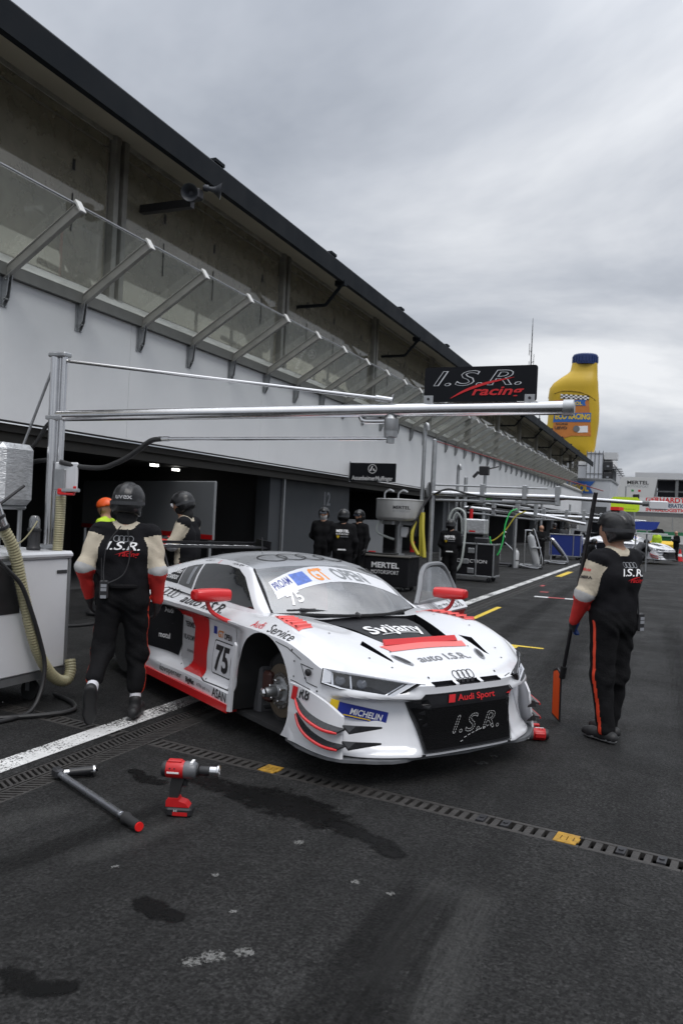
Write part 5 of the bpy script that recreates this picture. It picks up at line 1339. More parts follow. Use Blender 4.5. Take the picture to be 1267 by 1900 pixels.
def person(label, loc, face, H=1.80, J=None, outfit='isr', h=.02, fat=1.0, helmet='helmet', head_turn=0.0, head_tilt=0.0, shoes=True, feet=None, gloves=None, group=None, seed=0, skinface=True, wr=.004, cat='person', pant=1.0):
    """face: world direction (x, y) the body faces"""
    k = H/1.80
    yaw = math.atan2(face[1], face[0])-pi/2
    t = thing('person', label, cat, loc, yaw, group)
    j = {a: v3(b) for a, b in BASE.items()}
    for a, b in (J or {}).items(): j[a] = v3(b)
    j = {a: b*k for a, b in j.items()}
    s = k*fat; prims = []
    def add(g_, a, b, ra, rb): prims.append((g_, a, b, ra*s, rb*s))
    rt = (j['shR']-j['shL']); rt = rt/np.linalg.norm(rt)
    rp = (j['hiR']-j['hiL']); rp = rp/np.linalg.norm(rp)
    for sg in (-1, 1):
        add('torso', j['pel']+rp*sg*.075*k, j['wst']+(rp+rt)*.5*sg*.068*k, .125, .118)
        add('torso', j['wst']+(rp+rt)*.5*sg*.068*k, j['chs']+rt*sg*.085*k, .118, .128)
        add('torso', j['chs']+rt*sg*.085*k, j['nek']-v3((0,0,.10))*k+rt*sg*.075*k, .128, .098)
    add('torso', j['nek']-v3((0,0,.035))*k, j['shR']+rt*-.02*k+v3((0,0,.005))*k, .068, .072); add('torso', j['nek']-v3((0,0,.035))*k, j['shL']+rt*.02*k+v3((0,0,.005))*k, .068, .072)
    for S in 'RL':
        add('arm'+S, 'sh'+S, 'el'+S, .078, .062); add('arm'+S, 'el'+S, 'wr'+S, .062, .045)
        add('leg'+S, 'hi'+S, 'kn'+S, .108, .082); add('leg'+S, 'kn'+S, j['kn'+S]+(j['an'+S]-j['kn'+S])*pant, .080, .064)
    hd = j['hed']
    prims.append(('head', j['nek']-v3((0,0,.03))*k, j['hed']-v3((0,.02,.05))*k, .06*k, .06*k))
    # head axes
    Rz = np.array([[cos(head_turn),-sin(head_turn),0],[sin(head_turn),cos(head_turn),0],[0,0,1]])
    Rx = np.array([[1,0,0],[0,cos(head_tilt),-sin(head_tilt)],[0,sin(head_tilt),cos(head_tilt)]])
    HR = Rz@Rx
    def hp(x, y, z): return hd+HR@(v3((x,y,z))*k)
    prims += [('head', hp(0,-.015,.02), hp(0,.0,.03), .088*k, .09*k), ('head', hp(0,.03,-.03), hp(0,.045,-.075), .062*k, .042*k), ('head', hp(0,.085,.0), hp(0,.100,-.03), .013*k, .017*k), ('head', hp(-.03,.075,.015), hp(.03,.075,.015), .018*k, .018*k)]
    for sg in (-1,1): prims.append(('head', hp(sg*.082,-.005,.01), hp(sg*.085,-.005,-.02), .016*k, .012*k))
    fld = body_field(j, fat, wr*k, prims)
    allp = np.array([j[a] for a in j]); lo = allp.min(0)-.22*k; hi = allp.max(0)+.24*k; lo[2] = max(lo[2], min(j['anR'][2], j['anL'][2])-.04*k)
    V, Q = surface(fld, lo, hi, h)
    C = V[Q].mean(1)
    # which piece is nearest
    ds = []
    for (g_, a, b, ra, rb) in prims:
        q, tt = sd_rc(C, j[a] if isinstance(a, str) else a, j[b] if isinstance(b, str) else b, ra, rb); ds.append((q, tt))
    D = np.stack([q for q, _ in ds]); T_ = np.stack([tt for _, tt in ds]); n = D.argmin(0); tn = T_[n, np.arange(len(n))]
    names = [p[0] for p in prims]; grp = np.array(names)[n]
    isup = np.array([isinstance(p[1], str) and p[1][:2] in ('sh','hi') for p in prims])[n]
    mats_ = [M_SUITB, M_VEST, M_BEIGE, M_SREF, M_SRED, M_STRIPE, M_SKIN, M_HIVIS, M_SUITG, M_PRINTW]
    mi = np.zeros(len(C), int)
    nz = j['nek'][2]
    for S, sg in (('R',1),('L',-1)):
        arm = grp == 'arm'+S; leg = grp == 'leg'+S
        if outfit == 'isr':
            mi[arm & isup] = 2; mi[arm & isup & (tn > .93)] = 3; mi[arm & ~isup] = 4; mi[arm & ~isup & (tn < .04)] = 3
            mi[arm & isup & (tn < .10)] = 1
            # side stripe down the leg
            a, b, c = j['hi'+S], j['kn'+S], j['an'+S]
            up_ = leg
            ax = np.where(isup[:,None], a+(b-a)*tn[:,None], b+(c-b)*tn[:,None]); q = C-ax
            d1 = (a-b)/np.linalg.norm(a-b); d2 = (b-c)/np.linalg.norm(b-c); f1 = np.cross(rp, d1); f2 = np.cross(rp, d2); f1 /= np.linalg.norm(f1); f2 /= np.linalg.norm(f2)
            qa = np.where(isup, q@f1, q@f2); side = (q@(rp*sg)) > 0; mi[leg & side & (np.abs(qa) < .016*k)] = 5
        elif outfit == 'hivis':
            mi[arm] = 7
        elif outfit == 'grey':
            mi[arm] = 8; mi[leg] = 8
    tor = grp == 'torso'
    if outfit == 'isr':
        mi[tor] = 1; rn = np.hypot(C[:,0]-j['nek'][0], C[:,1]-j['nek'][1]); mi[tor & (C[:,2] > nz-.03*k) & (rn < .105*k)] = 2; mi[tor & (C[:,2] < j['wst'][2]-.04*k)] = 0
        if seed == 3: mi[tor & (C[:,1] > .03)] = 2
    elif outfit == 'hivis': mi[tor] = 7
    elif outfit == 'grey': mi[tor] = 8
    if outfit == 'mertel':
        pass
    hdm = grp == 'head'; mi[hdm] = 6
    bd = mesh_np('body', V, Q, mats_, mi, t)
    if h < .018:
        md = bd.modifiers.new('smooth','SMOOTH'); md.factor = .5; md.iterations = 2
    bv = BVHTree.FromPolygons([Vector(p) for p in V], [tuple(q) for q in Q])
    # shoes
    if shoes:
        for S in 'RL':
            fd = (feet or {}).get(S, (0,1,0)); fd = v3(fd); fd = fd/np.linalg.norm(fd)
            an = j['an'+S]; side = np.cross(fd, v3((0,0,1))); side = side/np.linalg.norm(side); upv = np.cross(side, fd)
            o = an-upv*.055*k
            heel = o-fd*.065*k; ball = o+fd*.13*k; toe = o+fd*.185*k
            def sf(P):
                a, _ = sd_rc(P, heel, ball, .046*k, .050*k); b, _ = sd_rc(P, ball, toe, .050*k, .040*k); c, _ = sd_rc(P, o+upv*.01*k, an+upv*.035*k, .048*k, .046*k)
                d = smin(smin(a, b, .02), c, .03); pl = -((P-o)@upv+.035*k); return np.maximum(d, pl)
            pts = np.array([heel, toe, an]); Vs, Qs = surface(sf, pts.min(0)-.09*k, pts.max(0)+.09*k, max(h*.8, .009))
            Cs = Vs[Qs].mean(1); zz = (Cs-o)@upv
            mesh_np('shoe', Vs, Qs, [M_SHOE, M_SOLE if outfit == 'isr' and seed == 2 else M_SHOE], (zz < -.018*k).astype(int), t)
            if outfit == 'isr' and seed == 1:
                q = MB(); kk = j['kn'+S]; dr = (kk-an)/np.linalg.norm(kk-an); q.rings([(Vector(an+dr*.00*k), .045), (Vector(an+dr*.05), .045), (Vector(an+dr*.095), .043)], 14); q.build('sock', M_SOCK, t, smooth=True)
                q = MB(); q.rings([(Vector(an+dr*.09), .040), (Vector(an+dr*.22), .048)], 14); q.build('ankle', M_SKIN, t, smooth=True)
    # gloves with five fingers
    for S, sg in (('R',1),('L',-1)):
        gspec = (gloves or {}).get(S, 'relax')
        if gspec is None: continue
        wrp = j['wr'+S]; el = j['el'+S]; fw = wrp-el; fw = fw/np.linalg.norm(fw)
        if isinstance(gspec, dict):
            fw = v3(gspec['dir']); fw = fw/np.linalg.norm(fw); pn = v3(gspec['palm']); curl = gspec.get('curl', .5)
        else: pn = v3((-sg,.15,0)); curl = .35
        pn = pn-fw*(pn@fw); pn = pn/np.linalg.norm(pn); sd = np.cross(fw, pn)
        if (sd[1]+.3*sd[2])*1 < 0: sd = -sd          # thumb side forward / up
        if isinstance(gspec, dict) and 'thumb' in gspec:
            th_ = v3(gspec['thumb']); sd = sd if sd@th_ > 0 else -sd
        kk = k*1.05
        segs = [(wrp-fw*.03*kk, wrp+fw*.03*kk, .036, .036)]
        for u in (-.024,-.008,.008,.024): segs.append((wrp+fw*.02*kk+sd*u*kk, wrp+fw*.085*kk+sd*u*1.2*kk, .019, .0165))
        for i, (u, ln) in enumerate(((-.034,.065),(-.012,.078),(.011,.084),(.033,.076))):
            p0 = wrp+fw*.085*kk+sd*u*kk; c1 = curl*(1+.08*(i-1.5)); c2 = curl*2.1; c3 = curl*3.0
            def dv(c): return fw*cos(c)+pn*sin(c)
            p1 = p0+dv(c1)*ln*.45*kk; p2 = p1+dv(c2)*ln*.33*kk; p3 = p2+dv(c3)*ln*.28*kk
            segs += [(p0,p1,.0115,.0105),(p1,p2,.0105,.0098),(p2,p3,.0098,.009)]
        b0 = wrp+fw*.03*kk+sd*.036*kk; b1 = b0+(fw*.6+sd*.55+pn*.45*(.5+curl))*.045*kk; b2 = b1+(fw*.75+pn*(.25+curl*.7)+sd*.0)*.04*kk
        segs += [(b0,b1,.0145,.0125),(b1,b2,.0125,.0105)]
        def gf(P):
            d = None
            for i, (a, b, ra, rb) in enumerate(segs):
                q, _ = sd_rc(P, a, b, ra*kk, rb*kk); d = q if d is None else smin(d, q, .016 if i < 5 else .006)
            return d
        pts = np.array([p for sgm in segs for p in sgm[:2]]); hh = .0048 if h < .018 else (.009 if h < .026 else .016)
        Vg, Qg = surface(gf, pts.min(0)-.045, pts.max(0)+.045, hh)
        mg = M_GLOVEBL if (gloves or {}).get('blue') else M_GLOVEB
        if len(Qg): 
            mm = None
            if (gloves or {}).get('blue'):
                Cg = Vg[Qg].mean(1); mm = (((Cg-wrp)@pn) < -.005).astype(int)
                mesh_np('glove', Vg, Qg, [M_GLOVEBL, M_GLOVEB], mm, t)
            else: mesh_np('glove', Vg, Qg, mg, None, t)
    # helmet and balaclava
    Mh = Matrix.Identity(4)
    for r_ in range(3):
        for c_ in range(3): Mh[r_][c_] = HR[r_][c_]
    Mh.translation = Vector(hd)
    if helmet:
        open_face = helmet in ('climb','goggles','face','helmet')
        def hf(P):
            q = ((P-hd)@HR)/k
            d = sd_el(q, (0,-.012,.035), (.122,.148,.132))
            e1, _ = sd_rc(q, (-.075,-.06,-.02), (-.075,-.02,-.075), .05, .035); e2, _ = sd_rc(q, (.075,-.06,-.02), (.075,-.02,-.075), .05, .035)
            e3 = sd_el(q, (0,-.075,-.03), (.10,.075,.085))
            if helmet != 'climb': d = smin(smin(smin(d, e1, .03), e2, .03), e3, .04)
            # face opening
            bx = np.maximum(np.maximum(-(q[:,1]-.025), q[:,2]-(.045 if helmet != 'climb' else .01)), np.abs(q[:,0])-.10)
            d = np.maximum(d, -bx)
            d = np.maximum(d, -(q[:,2]+(.098 if helmet != 'climb' else -.02)+.25*(q[:,1]))*.95)
            # raised centre ridge and side vents
            ridge = np.where((np.abs(q[:,0]) < .03) & (q[:,2] > .05), .004, 0)+np.where((np.abs(np.abs(q[:,0])-.07) < .012) & (q[:,2] > .06), .003, 0)-np.where((np.abs(np.abs(q[:,0])-.05) < .008) & (q[:,2] > .09) & (q[:,1] > -.08), .006, 0)
            return (d-ridge)*k
        Vh, Qh = surface(hf, hd-.21*k, hd+.21*k, min(max(h*.75,.0075),.02))
        hm_ = mesh_np('helmet', Vh, Qh, M_ORHELM if helmet == 'climb' else M_HELM, None, t)
        hbv = BVHTree.FromPolygons([Vector(p) for p in Vh], [tuple(q) for q in Qh])
        if helmet != 'climb':
            def bf(P):
                q = ((P-hd)@HR)/k; a, _ = sd_rc(q, (0,-.01,-.02), (0,-.03,-.13), .088, .075)
                b = sd_el(q, (0,.012,-.03), (.078,.093,.10)); d = smin(a, b, .03)
                slot = np.maximum(np.maximum(np.abs(q[:,2]-.022)-.028, -(q[:,1]-.03)), np.abs(q[:,0])-.07)
                return np.maximum(d, -slot)*k
            if helmet != 'neck':
                Vv, Qv = surface(bf, hd-.23*k, hd+.17*k, min(max(h*.8,.010),.025)); mesh_np('balaclava', Vv, Qv, M_WBALA if seed == 5 else M_BALA, None, t)
        if helmet in ('goggles','helmet','face'):
            g1 = MB(); g1.bbox((-.085,.083,-.002),(.085,.118,.058),.02,M=Mh @ Matrix.Scale(k,4)); g1.build('goggles', M_PRINTW if helmet == 'goggles' else M_BLACK, t)
            g2 = MB(); g2.bbox((-.076,.112,.006),(.076,.123,.052),.015,M=Mh @ Matrix.Scale(k,4)); g2.build('goggle_lens', M_GOGG, t)
        if helmet != 'climb' and h < .03:
            sb_ = MB(); pts_ = []
            for a_ in np.linspace(-.85, pi+.85, 30):
                d_ = Vector((cos(a_), -sin(a_), -.05)).normalized(); o_ = Mh @ (d_*.35*k+Vector((0,0,.012*k))); r_ = hbv.ray_cast(o_, (Mh.to_3x3() @ -d_))
                if r_[0]: pts_.append(r_[0]+(Mh.to_3x3() @ d_)*.001)
            if len(pts_) > 4: 
                n_ = len(pts_); up3 = Mh.to_3x3() @ Vector((0,0,1)); V_ = [p+up3*s2*.014*k+(p-Mh.translation).normalized()*.003 for p in pts_ for s2 in (-1,1)]
                sb_.add(V_, [(2*i,2*i+2,2*i+3,2*i+1) for i in range(n_-1)]); sb_.build('goggle_strap', M_SUITG, t)
        if helmet == 'climb':
            g1 = MB()
            for sg in (-1,1): g1.tube([Mh @ Vector((sg*.09,.0,.02))*1, Mh @ Vector((sg*.085,.03,-.05)), Mh @ Vector((0,.055,-.115))], .006, 6, 4)
            g1.build('chin_strap', M_BLACK, t)
    else: hbv = None
    return t, j, bv, hbv, k, Mh
def back_text(t, bv, s, x, z, size, m, right=1, lift=.004, y0=-.6, **kw):
    """lettering on the back, read from behind: local x runs to the person's right"""
    V, T = text2d(s, size, **kw); mb_ = MB(); project(mb_, [(a+x, b+z) for a, b in V], T, bv, frame((0,y0,0),(1,0,0),(0,0,1)), (0,1,0), lift, maxlen=.05); return mb_.build('lettering', m, t)
def back_poly(t, bv, P, m, lift=.004, name='print'):
    mb_ = MB(); project(mb_, P, poly_tris(P), bv, frame((0,-.6,0),(1,0,0),(0,0,1)), (0,1,0), lift, maxlen=.05); return mb_.build(name, m, t)
def isr_back(t, bv, k, x0=0.0, sc_=1.0):
    z0 = 1.325*k
    for i in range(4):
        V, T = ring_poly((i-1.5)*.034*sc_+x0, z0+.075, .024*sc_, .024*sc_, .005)
        mb_ = MB(); project(mb_, V, T, bv, frame((0,-.6,0),(1,0,0),(0,0,1)), (0,1,0), .004+i*.0003); mb_.build('ring_emblem', M_PRINTG, t)
    back_text(t, bv, 'I.S.R.', x0, z0-.01, .085*sc_, M_PRINTW, bold=.012, shear=.3, width=.25*sc_)
    back_text(t, bv, 'racing', x0+.05, z0-.06, .055*sc_, M_PRINTR, bold=.02, shear=.3, width=.15*sc_)
    back_poly(t, bv, [(x0-.06,z0-.05),(x0+.02,z0-.02),(x0+.09,z0-.012),(x0+.02,z0-.03)], M_PRINTR, .005, 'swoosh')
def radio(t, p, k):
    p = Vector(p); r = MB(); r.bbox((-.033,-.02,-.07),(.033,.02,.07),.008,M=Matrix.Translation(p)); o = r.build('radio', M_BLACK, t)
    a = MB(); a.cyl(p+Vector((-.02,0,.06)), p+Vector((-.03,.01,.24)), .006, .004, n=6); a.build('aerial', M_BLACK, o)
    for dz in (.03,.0,-.055):
        q = MB(); q.box((-.022,-.023,dz-.012),(.022,-.0205,dz+.012),M=Matrix.Translation(p)); q.build('radio_label', M_PRINTG, o)
# ---- 1: mechanic walking away, near the white cart
t, J, bv, hbv, k, Mh = person('mechanic in black vest with beige and red sleeves walking away beside the white cart', (-4.0,5.12,0), (-.50,.866), 1.83,
    dict(pel=(.0,.02,.95), wst=(0,.04,1.08), chs=(0,.05,1.30), nek=(.0,.055,1.50), hed=(.01,.075,1.67), hiR=(.095,.02,.93), knR=(.125,.10,.50), anR=(.135,.02,.115), hiL=(-.095,.02,.93), knL=(-.125,.0,.53), anL=(-.15,-.30,.265),
         shR=(.195,.05,1.44), elR=(.262,.0,1.16), wrR=(.262,.09,.92), shL=(-.195,.05,1.44), elL=(-.29,-.02,1.17), wrL=(-.265,.10,.94)), 'isr', .009, 1.0, 'helmet', -.25, .0, True,
    dict(R=(.10,1,0), L=(-.05,.30,-.95)), None, seed=1, wr=.006, pant=.66)
isr_back(t, bv, k, .0, 1.05); radio(t, (-.12,-.125,1.03), k)
m = MB(); m.tube([(-.02,-.09,1.52),(-.11,-.115,1.38),(-.13,-.125,1.2),(-.12,-.15,1.10)], .005, 6, 6); m.tube([(.03,-.09,1.5),(.06,-.115,1.3),(.02,-.13,1.15),(-.09,-.15,1.08)], .005, 6, 6); m.build('headset_cable', M_BLACK, t, smooth=True)
m = MB(); m.rings([(Vector((.155*cos(a),.025+.145*sin(a),1.055)), .02) for a in np.linspace(0,2*pi,25)], 8); m.build('belt', M_SUITB, t)
def helm_text(t, hbv, k, Mh, s, ang, z, size, m_, **kw):
    V, T = text2d(s, size, **kw); Mr = Mh @ Matrix.Rotation(ang,4,'Z') @ frame((0,-.4,z),(1,0,0),(0,0,1)); d = (Mh.to_3x3() @ Matrix.Rotation(ang,3,'Z')) @ Vector((0,1,0))
    mb_ = MB(); project(mb_, V, T, hbv, Mr, d, .003, maxlen=.03); return mb_.build('lettering', m_, t)
helm_text(t, hbv, k, Mh, 'uvex', .10, .038, .055, mat('helmet_print',(.42,.42,.43),.4), bold=.02, width=.13)
# ---- 2: mechanic with the stop board
pole_b = Vector((-.915,7.12,.0)); pole_h = Vector((-.71,6.75,1.31))
t, J, bv, hbv, k, Mh = person('mechanic in black vest standing alone on the lane holding a long stop board upright', (-.45,6.72,0), (-.80,.60), 1.80,
    dict(pel=(0,-.01,.95), chs=(0,-.01,1.30), hiR=(.095,0,.93), knR=(.10,.02,.51), anR=(.09,.06,.10), hiL=(-.095,0,.93), knL=(-.09,.0,.51), anL=(-.08,-.05,.10),
         shR=(.19,0,1.44), elR=(.27,.14,1.20), wrR=(.13,.30,1.30), shL=(-.195,.0,1.43), elL=(-.27,.06,1.15), wrL=(-.20,.20,.93)), 'isr', .009, 1.08, 'neck', .30, .0, True,
    dict(R=(.12,1,0), L=(-.05,1,0)), dict(blue=True, R=dict(dir=(-.55,.75,.2), palm=(-.8,-.5,0), curl=.75, thumb=(0,0,1)), L=dict(dir=(.25,.55,-.8), palm=(1,-.2,0), curl=.45)), seed=2, wr=.006)
isr_back(t, bv, k, .03, .95); radio(t, (.16,-.135,.95), k)
m = MB(); m.box((-.045,-.05,.163),(.045,.02,.19),M=Mh @ Matrix.Scale(k,4)); m.build('red_helmet_strip', mat('red_strip',(.8,.03,.02),.4), t)  # plain red strip on top of the helmet, not a lamp
helm_text(t, hbv, k, Mh, 'V', .2, -.01, .03, M_PRINTG)
# shoe stripe
mb_ = MB(); V, T = text2d('ISR', .03)
def arm_text(t, bv, s, o, m_, size, d, up=(0,0,1), **kw):
    d = Vector(d).normalized(); ex = d.cross(Vector(up)).normalized(); V, T = text2d(s, size, **kw); mb_ = MB(); project(mb_, V, T, bv, frame(Vector(o)-d*.4, ex, up), d, .004); return mb_.build('lettering', m_, t)
arm_text(t, bv, 'Milota', (-.24,.03,1.335), M_PRINTR, .035, (.85,.1,-.1), bold=.02, shear=.3); arm_text(t, bv, 'OMBRA', (-.25,.03,1.275), M_PRINTB, .032, (.85,.1,-.1), bold=.03)
# ---- 3: mechanic behind the rear wing
t, J, bv, hbv, k, Mh = person('mechanic with goggles and beige jacket looking down behind the car rear wing', (-5.66,8.5,0), (-.88,-.20), 1.86,
    dict(nek=(0,.05,1.49), hed=(0,.10,1.655), chs=(0,.03,1.30), elR=(.25,.06,1.18), wrR=(.12,.30,1.22), elL=(-.27,.10,1.17), wrL=(-.10,.33,1.20)), 'isr', .02, 1.03, 'goggles', .0, -.35, True, None,
    dict(R=dict(dir=(-.5,.8,.1), palm=(-.3,0,-1), curl=.5), L=dict(dir=(.5,.8,0), palm=(0,0,-1), curl=.5)), seed=3)
# ---- 4: marshal
t, J, bv, hbv, k, Mh = person('marshal in yellow hi-vis jacket and orange climbing helmet at the garage', (-7.9,9.65,0), (-.9,-.25), 1.74, None, 'hivis', .024, 1.0, 'climb', 0, 0)
# ---- 5: crew in black at the next pit
g5 = 'black clad crew at the next pit'
def mertel_back(t, bv, k):
    back_text(t, bv, 'MERTEL', 0, 1.34*k, .075, M_PRINTW, bold=.03, width=.26); back_text(t, bv, 'MOTORSPORT', 0, 1.285*k, .045, M_PRINTW, bold=.01, width=.26)
    back_poly(t, bv, [(-.12,1.245*k),(-.09,1.205*k),(-.06,1.245*k),(-.06,1.27*k),(-.12,1.27*k)], M_YELLOW, name='yellow_shield'); back_poly(t, bv, [(-.04,1.24*k),(.12,1.24*k),(.12,1.255*k),(-.04,1.255*k)], M_PRINTG, name='print_bar')
    back_poly(t, bv, [(-.09,.965*k),(.09,.965*k),(.075,.995*k),(-.075,.995*k)], M_PRINTW, name='print_bar')
t, J, bv, hbv, k, Mh = person('crew member in black with white face covering, facing us with hands behind back', (-7.35,16.4,0), (.25,-.95), 1.80, dict(wrR=(.10,-.16,.98), wrL=(-.10,-.16,.98), elR=(.27,-.10,1.17), elL=(-.27,-.10,1.17)), 'mertel', .026, 1.0, 'face', 0, 0, group=g5, seed=5)
t, J, bv, hbv, k, Mh = person('crew member in black seen from behind, standing between two colleagues', (-6.32,15.1,0), (-.30,.95), 1.77, None, 'mertel', .024, 1.08, 'helmet', -.15, 0, group=g5); mertel_back(t, bv, k)
t, J, bv, hbv, k, Mh = person('slim crew member in black half hidden behind a colleague near the steel tank', (-6.72,17.0,0), (-.35,-.90), 1.78, None, 'mertel', .026, .95, 'face', .2, 0, group=g5)
t, J, bv, hbv, k, Mh = person('crew member in black standing with back turned beside the open car door', (-5.08,18.9,0), (-.15,.98), 1.66, dict(wrR=(.20,.22,1.02), wrL=(-.22,.20,1.02)), 'mertel', .026, 1.08, 'helmet', -.5, 0, group=g5); mertel_back(t, bv, k)
# ---- far people
g6 = 'people further down the pit lane'
person('dark haired person in black standing beside the second gas bottle trolley', (-5.05,32.6,0), (.6,-.7), 1.62, dict(wrR=(.10,.25,1.15), wrL=(-.10,.25,1.2)), 'mertel', .04, 1.0, None, 0, -.2, group=g6)
person('far crew member in dark grey overalls standing behind the blue tool cart', (-5.2,41,0), (-.3,.9), 1.70, None, 'grey', .05, 1.1, 'helmet', 0, 0, group=g6)
person('far crew member in black waiting near the garage next to a colleague in grey', (-5.9,42.5,0), (.3,-.9), 1.70, None, 'mertel', .05, 1.0, 'helmet', 0, 0, group=g6)
person('crew member crouching low at the pit lane line behind the stop board', (-3.55,36.0,0), (.8,.3), 1.70, dict(pel=(0,-.15,.42), wst=(0,-.05,.55), chs=(0,.10,.74), nek=(0,.20,.90), hed=(0,.28,1.03), shR=(.18,.18,.84), shL=(-.18,.18,.84), elR=(.25,.30,.60), elL=(-.25,.30,.60), wrR=(.15,.48,.62), wrL=(-.15,.48,.62), hiR=(.10,-.15,.40), hiL=(-.10,-.15,.40), knR=(.16,.22,.50), knL=(-.16,.15,.12), anR=(.15,.10,.10), anL=(-.12,-.25,.10)), 'mertel', .035, 1.05, 'helmet', 0, 0, group=g6)
person('mechanic in dark grey kneeling at the front wheel of the distant white car', (-1.62,40.2,0), (.75,.65), 1.75, dict(pel=(0,-.25,.62), wst=(0,-.10,.74), chs=(0,.10,.88), nek=(0,.27,.96), hed=(0,.38,1.03), shR=(.18,.22,.90), shL=(-.18,.22,.90), elR=(.22,.38,.66), elL=(-.22,.38,.66), wrR=(.12,.55,.60), wrL=(-.12,.55,.60), hiR=(.10,-.25,.60), hiL=(-.10,-.25,.60), knR=(.13,.12,.45), knL=(-.13,.02,.40), anR=(.12,-.08,.10), anL=(-.12,-.30,.10)), 'grey', .03, 1.08, 'helmet', 0, -.3, group=g6)
person('distant marshal in yellow vest and orange helmet behind the white car', (-1.05,47.0,0), (-.3,-.9), 1.60, None, 'hivis', .05, 1.0, 'climb', 0, 0, group=g6)
person('distant person in black standing at the nose of the far white car', (-.05,45.2,0), (-.8,-.5), 1.62, dict(wrR=(.10,.25,1.25), wrL=(-.10,.25,1.25)), 'mertel', .05, 1.0, None, 0, -.2, group=g6)
person('distant marshal in yellow vest mostly hidden by the far white car', (-2.4,48.0,0), (-.3,-.9), 1.50, None, 'hivis', .05, 1.0, 'climb', 0, 0, group=g6)
# ================================================================ PIT EQUIPMENT
M_HOSE = mat('black_hose', (0.02,0.02,0.021), 0.55, var=.2, scale=20)
M_SUCT = mat('yellowed_suction_hose', (0.36,0.33,0.20), 0.35, var=.15, scale=12)
M_FOIL = mat('silver_insulation', (0.55,0.56,0.57), 0.38, 0.75, var=.25, scale=14, bump=.5, bscale=30, stretch=(1,1,4))
M_CART = mat('white_cart', (0.66,0.67,0.69), 0.4, var=.03, scale=2, dirt=.12)
M_GREYM = mat('grey_metal', (0.16,0.165,0.17), 0.5, .3, var=.1)
def castor(t, x, y, r=.10, name='castor'):
    m = MB(); Mc = frame((x,y,r),(1,0,0),(0,0,1)); m.lathe([(r*.55,-.025),(r,-.022),(r,.022),(r*.55,.025)], 20, M=Mc); w_ = m.build(name, M_RUBBER, t, smooth=True)
    h_ = MB(); h_.lathe([(0,-.02),(r*.55,-.02),(r*.55,.02),(0,.02)], 14, M=Mc); h_.build('wheel_hub', M_GREYM, w_)
    f = MB(); f.box((x-.02,y-.04,r),(x+.02,y-.03,r*2.2)); f.box((x-.02,y+.03,r),(x+.02,y+.04,r*2.2)); f.box((x-.04,y-.045,r*2.2),(x+.04,y+.045,r*2.2+.012)); f.build('fork', M_GREYM, w_)
# ---- white refuelling cart
cart = thing('refuelling_cart', 'white metal refuelling cart on castors at the frame edge beside the walking mechanic', 'cart', (-5.2,4.9,0))
X0, X1, Y0_, Y1_ = -5.75, -4.83, 3.7, 5.46
m = MB(); m.bbox((X0,Y0_,.27),(X1,Y1_,1.20),.012); m.build('cabinet', M_CART, cart, w2l=True)
m = MB(); m.bbox((X0-.02,Y0_-.02,1.203),(X1+.025,Y1_+.025,1.265),.022); m.build('top_rim', mat('cart_rim',(.60,.61,.63),.35,.2,var=.05), cart, w2l=True)
m = MB(); m.box((X0,Y0_,.20),(X1-.01,Y1_-.01,.267)); m.build('base_rail', M_GREYM, cart, w2l=True)
m = MB(); m.bbox((X1-.008,Y1_-.03,.27),(X1+.008,Y1_+.006,1.20),.004); m.build('corner_trim', M_GREYM, cart, w2l=True)
m = MB(); m.bbox((X1+.001,5.30,1.075),(X1+.008,5.42,1.105),.003); m.build('latch', M_BLACK, cart, w2l=True)
m = MB(); m.bbox((X1+.001,4.62,.78),(X1+.006,4.90,1.17),.003); m.build('vent_panel', M_BLACK, cart, w2l=True)
cr_ = thing('x', '', '', (0,0,0)); bpy.data.objects.remove(cr_)
for x, y in ((-4.98,5.22),(-5.6,5.3),(-4.98,4.0),(-5.6,4.0)): castor(cart, x+5.2, y-4.9, .085)
# posts and swivelling gantry
YP = 5.45
gan = thing('pit_gantry', 'polished steel pit gantry arm reaching from the white cart over the racing car', 'gantry', (-5.06,YP,1.26))
m = MB(); m.cyl((-5.075,YP,1.266),(-5.085,YP,2.99),.045,n=20); m.build('post', M_STEEL, gan, smooth=True, w2l=True)
m = MB(); m.cyl((-4.985,YP,1.266),(-4.985,YP,2.96),.026,n=16); m.cyl((-5.03,YP,1.266),(-5.03,YP,2.97),.012,n=8); m.build('post', M_STEEL, gan, smooth=True, w2l=True)
for z in (2.97, 2.42, 1.29):
    m = MB(); m.bbox((-5.14,YP-.05,z-.02),(-4.95,YP+.05,z+.02),.01); m.build('clamp', M_GALV, gan, w2l=True)
m = MB(); m.rings([((-5.03,YP,2.435),.047),((-2.0,YP,2.463),.047),((-.72,YP,2.472),.047)], 24); m.build('beam', M_STEEL, gan, smooth=True, w2l=True)
m = MB(); m.rings([((-.735,YP,2.472),.056),((-.668,YP,2.472),.056)], 24); m.rings([((-.668,YP,2.472),.040),((-.664,YP,2.472),.040)], 16); m.build('end_flange', M_GALV, gan, smooth=True, w2l=True)
m = MB(); m.cyl((-4.96,YP,2.915),(-1.955,YP,2.54),.014,n=10); m.cyl((-2.07,YP,2.555),(-1.94,YP,2.535),.022,n=10); m.cyl((-1.955,YP,2.50),(-1.935,YP,2.58),.010,n=8); m.build('tie_rod', M_STEEL, gan, smooth=True, w2l=True)
m = MB(); m.cyl((-5.13,YP,2.83),(-5.44,YP,2.12),.012,n=8); m.build('stay', M_GALV, gan, w2l=True)
sw_ = MB(); sw_.lathe([(.030,2.225),(.030,2.265),(.048,2.27),(.050,2.31),(.050,2.315),(.052,2.32),(.052,2.40),(.040,2.415),(.030,2.44)], 20, M=Matrix.Translation((-1.945,YP,0))); sw_.build('swivel_joint', M_GALV, gan, smooth=True, w2l=True)
